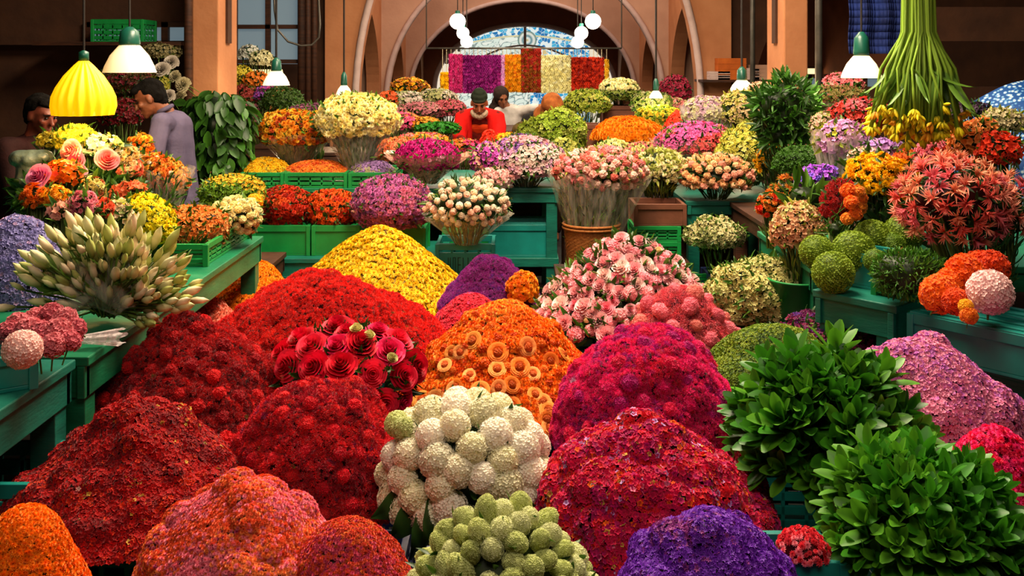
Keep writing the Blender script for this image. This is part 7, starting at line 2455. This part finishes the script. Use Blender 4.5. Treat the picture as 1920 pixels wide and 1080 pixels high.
def sack_extra(t, g, at, R, Rb):
    C_ = [ball_(at(0, -.03, .03), (.11, .13, .11), R), ball_(at(0, -.03, -.06), (.12, .12, .1), R)]
    C_ += limb(at(0, -.08, -.12), (.16, .12, .1), g['chest'] + np.array([0, 0, -.05]), (.21, .15, .16), 7)
    fuse('shawl', C_, .01, cloth('orange_brown_shawl', '#6a3414', '#a8602c', scale=14), t, 3, .006)
    C_ = limb(g['chest'] + np.array([-.18, -.10, -.02]), (.13, .1, .10), g['pelvis'] + np.array([-.18, -.12, .12]), (.20, .13, .12), 8)
    fuse('back_cloth', C_, .01, cloth('olive_brown_cloth', '#2c2010', '#5c4824', scale=20), t, 3, .006)


person('dark hooded person reaching across, standing behind the seller', (.02, 11.6, 0), dict(
    head=(-.12, 11.45, 1.36), neck=(-.08, 11.5, 1.25), chest=(-.03, 11.55, 1.10), pelvis=(.02, 11.6, .84),
    sh_l=(.11, 11.5, 1.20), el_l=(.24, 11.40, 1.24), wr_l=(.42, 11.36, 1.28), sh_r=(-.16, 11.5, 1.2), el_r=(-.22, 11.4, 1.02), wr_r=(-.12, 11.38, .95),
    kn_l=(.1, 11.55, .44), an_l=(.1, 11.6, .07), kn_r=(-.06, 11.55, .44), an_r=(-.06, 11.6, .07), fwd=(.3, -.8, -.4), up=(0, -.3, .95), face=(0, -1, 0)),
    skin('#7a452c', '#8c5236'), cloth('whitish_robe', '#a8a09c', '#ccc4c0', scale=10), cloth('whitish_trousers', '#98908c', '#b0a8a4'), hair=False, top_name='robe', voxel=.012, sleeve=1.3, extra=hood_extra)
person('person bent over in an orange-brown shawl with olive cloth on the back', (.5, 9.75, 0), dict(
    head=(.40, 9.5, 1.32), neck=(.36, 9.58, 1.24), chest=(.30, 9.68, 1.12), pelvis=(.36, 9.85, .84),
    sh_l=(.46, 9.62, 1.20), el_l=(.54, 9.5, 1.05), wr_l=(.42, 9.36, 1.0), sh_r=(.16, 9.64, 1.2), el_r=(.08, 9.5, 1.06), wr_r=(.12, 9.34, 1.02),
    kn_l=(.44, 9.8, .44), an_l=(.44, 9.84, .07), kn_r=(.28, 9.8, .44), an_r=(.28, 9.84, .07), fwd=(.3, -.75, -.6), up=(0, -.5, .85), face=(0, -1, 0)),
    skin('#7a452c', '#8c5236'), cloth('black_jacket', '#0c0a0a', '#181414'), cloth('brown_trousers', '#2c1c14', '#3a281c'), hair=False, top_name='jacket', voxel=.012, sleeve=1.9, extra=sack_extra)
person('person in dark red clothes half hidden at the frame edge behind the yellow lamp', (-2.72, 5.75, 0), dict(
    head=(-2.68, 5.6, 1.46), neck=(-2.72, 5.62, 1.35), chest=(-2.75, 5.65, 1.17), pelvis=(-2.76, 5.7, .86),
    sh_l=(-2.60, 5.82, 1.28), el_l=(-2.5, 5.86, 1.05), wr_l=(-2.38, 5.8, .98), sh_r=(-2.82, 5.48, 1.28), el_r=(-2.74, 5.40, 1.05), wr_r=(-2.58, 5.42, .98),
    kn_l=(-2.7, 5.78, .44), an_l=(-2.72, 5.8, .07), kn_r=(-2.78, 5.62, .44), an_r=(-2.8, 5.64, .07), fwd=(.85, -.4, -.3), up=(.2, -.1, .95), face=(1, -.3, 0)),
    skin('#5a2418', '#6c3020'), cloth('dark_red_coat', '#1c0808', '#2c0e0c'), cloth('dark_red_trousers', '#140808', '#1e0c0a'), top_name='coat', voxel=.010, sleeve=1.9)

# grey-green plastic bag behind the candy pink rose
p = P(58, 296, 4.5)
B_ = [ball_((0, 0, .0), (.09, .08, .06)), ball_((-.05, 0, .01), (.07, .07, .05)), ball_((.06, .0, .015), (.06, .06, .045)), ball_((.0, .0, -.1), (.09, .08, .12)), ball_((0, 0, -.25), (.08, .08, .16)), ball_((0, 0, -.36), (.08, .08, .10))]
t = empty('plastic_bag', (p[0], 4.5, BZ), 'grey-green plastic bag standing behind the candy pink rose', 'bag')
o = fuse('bag_body', B_, .009, noise_mat('grey_green_plastic', '#3c4a40', '#6a7468', 6, .35, .4, 25, .6), t, 2, .010, 26)
o.location = (0, 0, (p[2] - BZ) * .98)
o.scale = (.8, .8, .8)
print('people ready', len(bpy.data.objects), sum(len(m.polygons) for m in bpy.data.meshes))
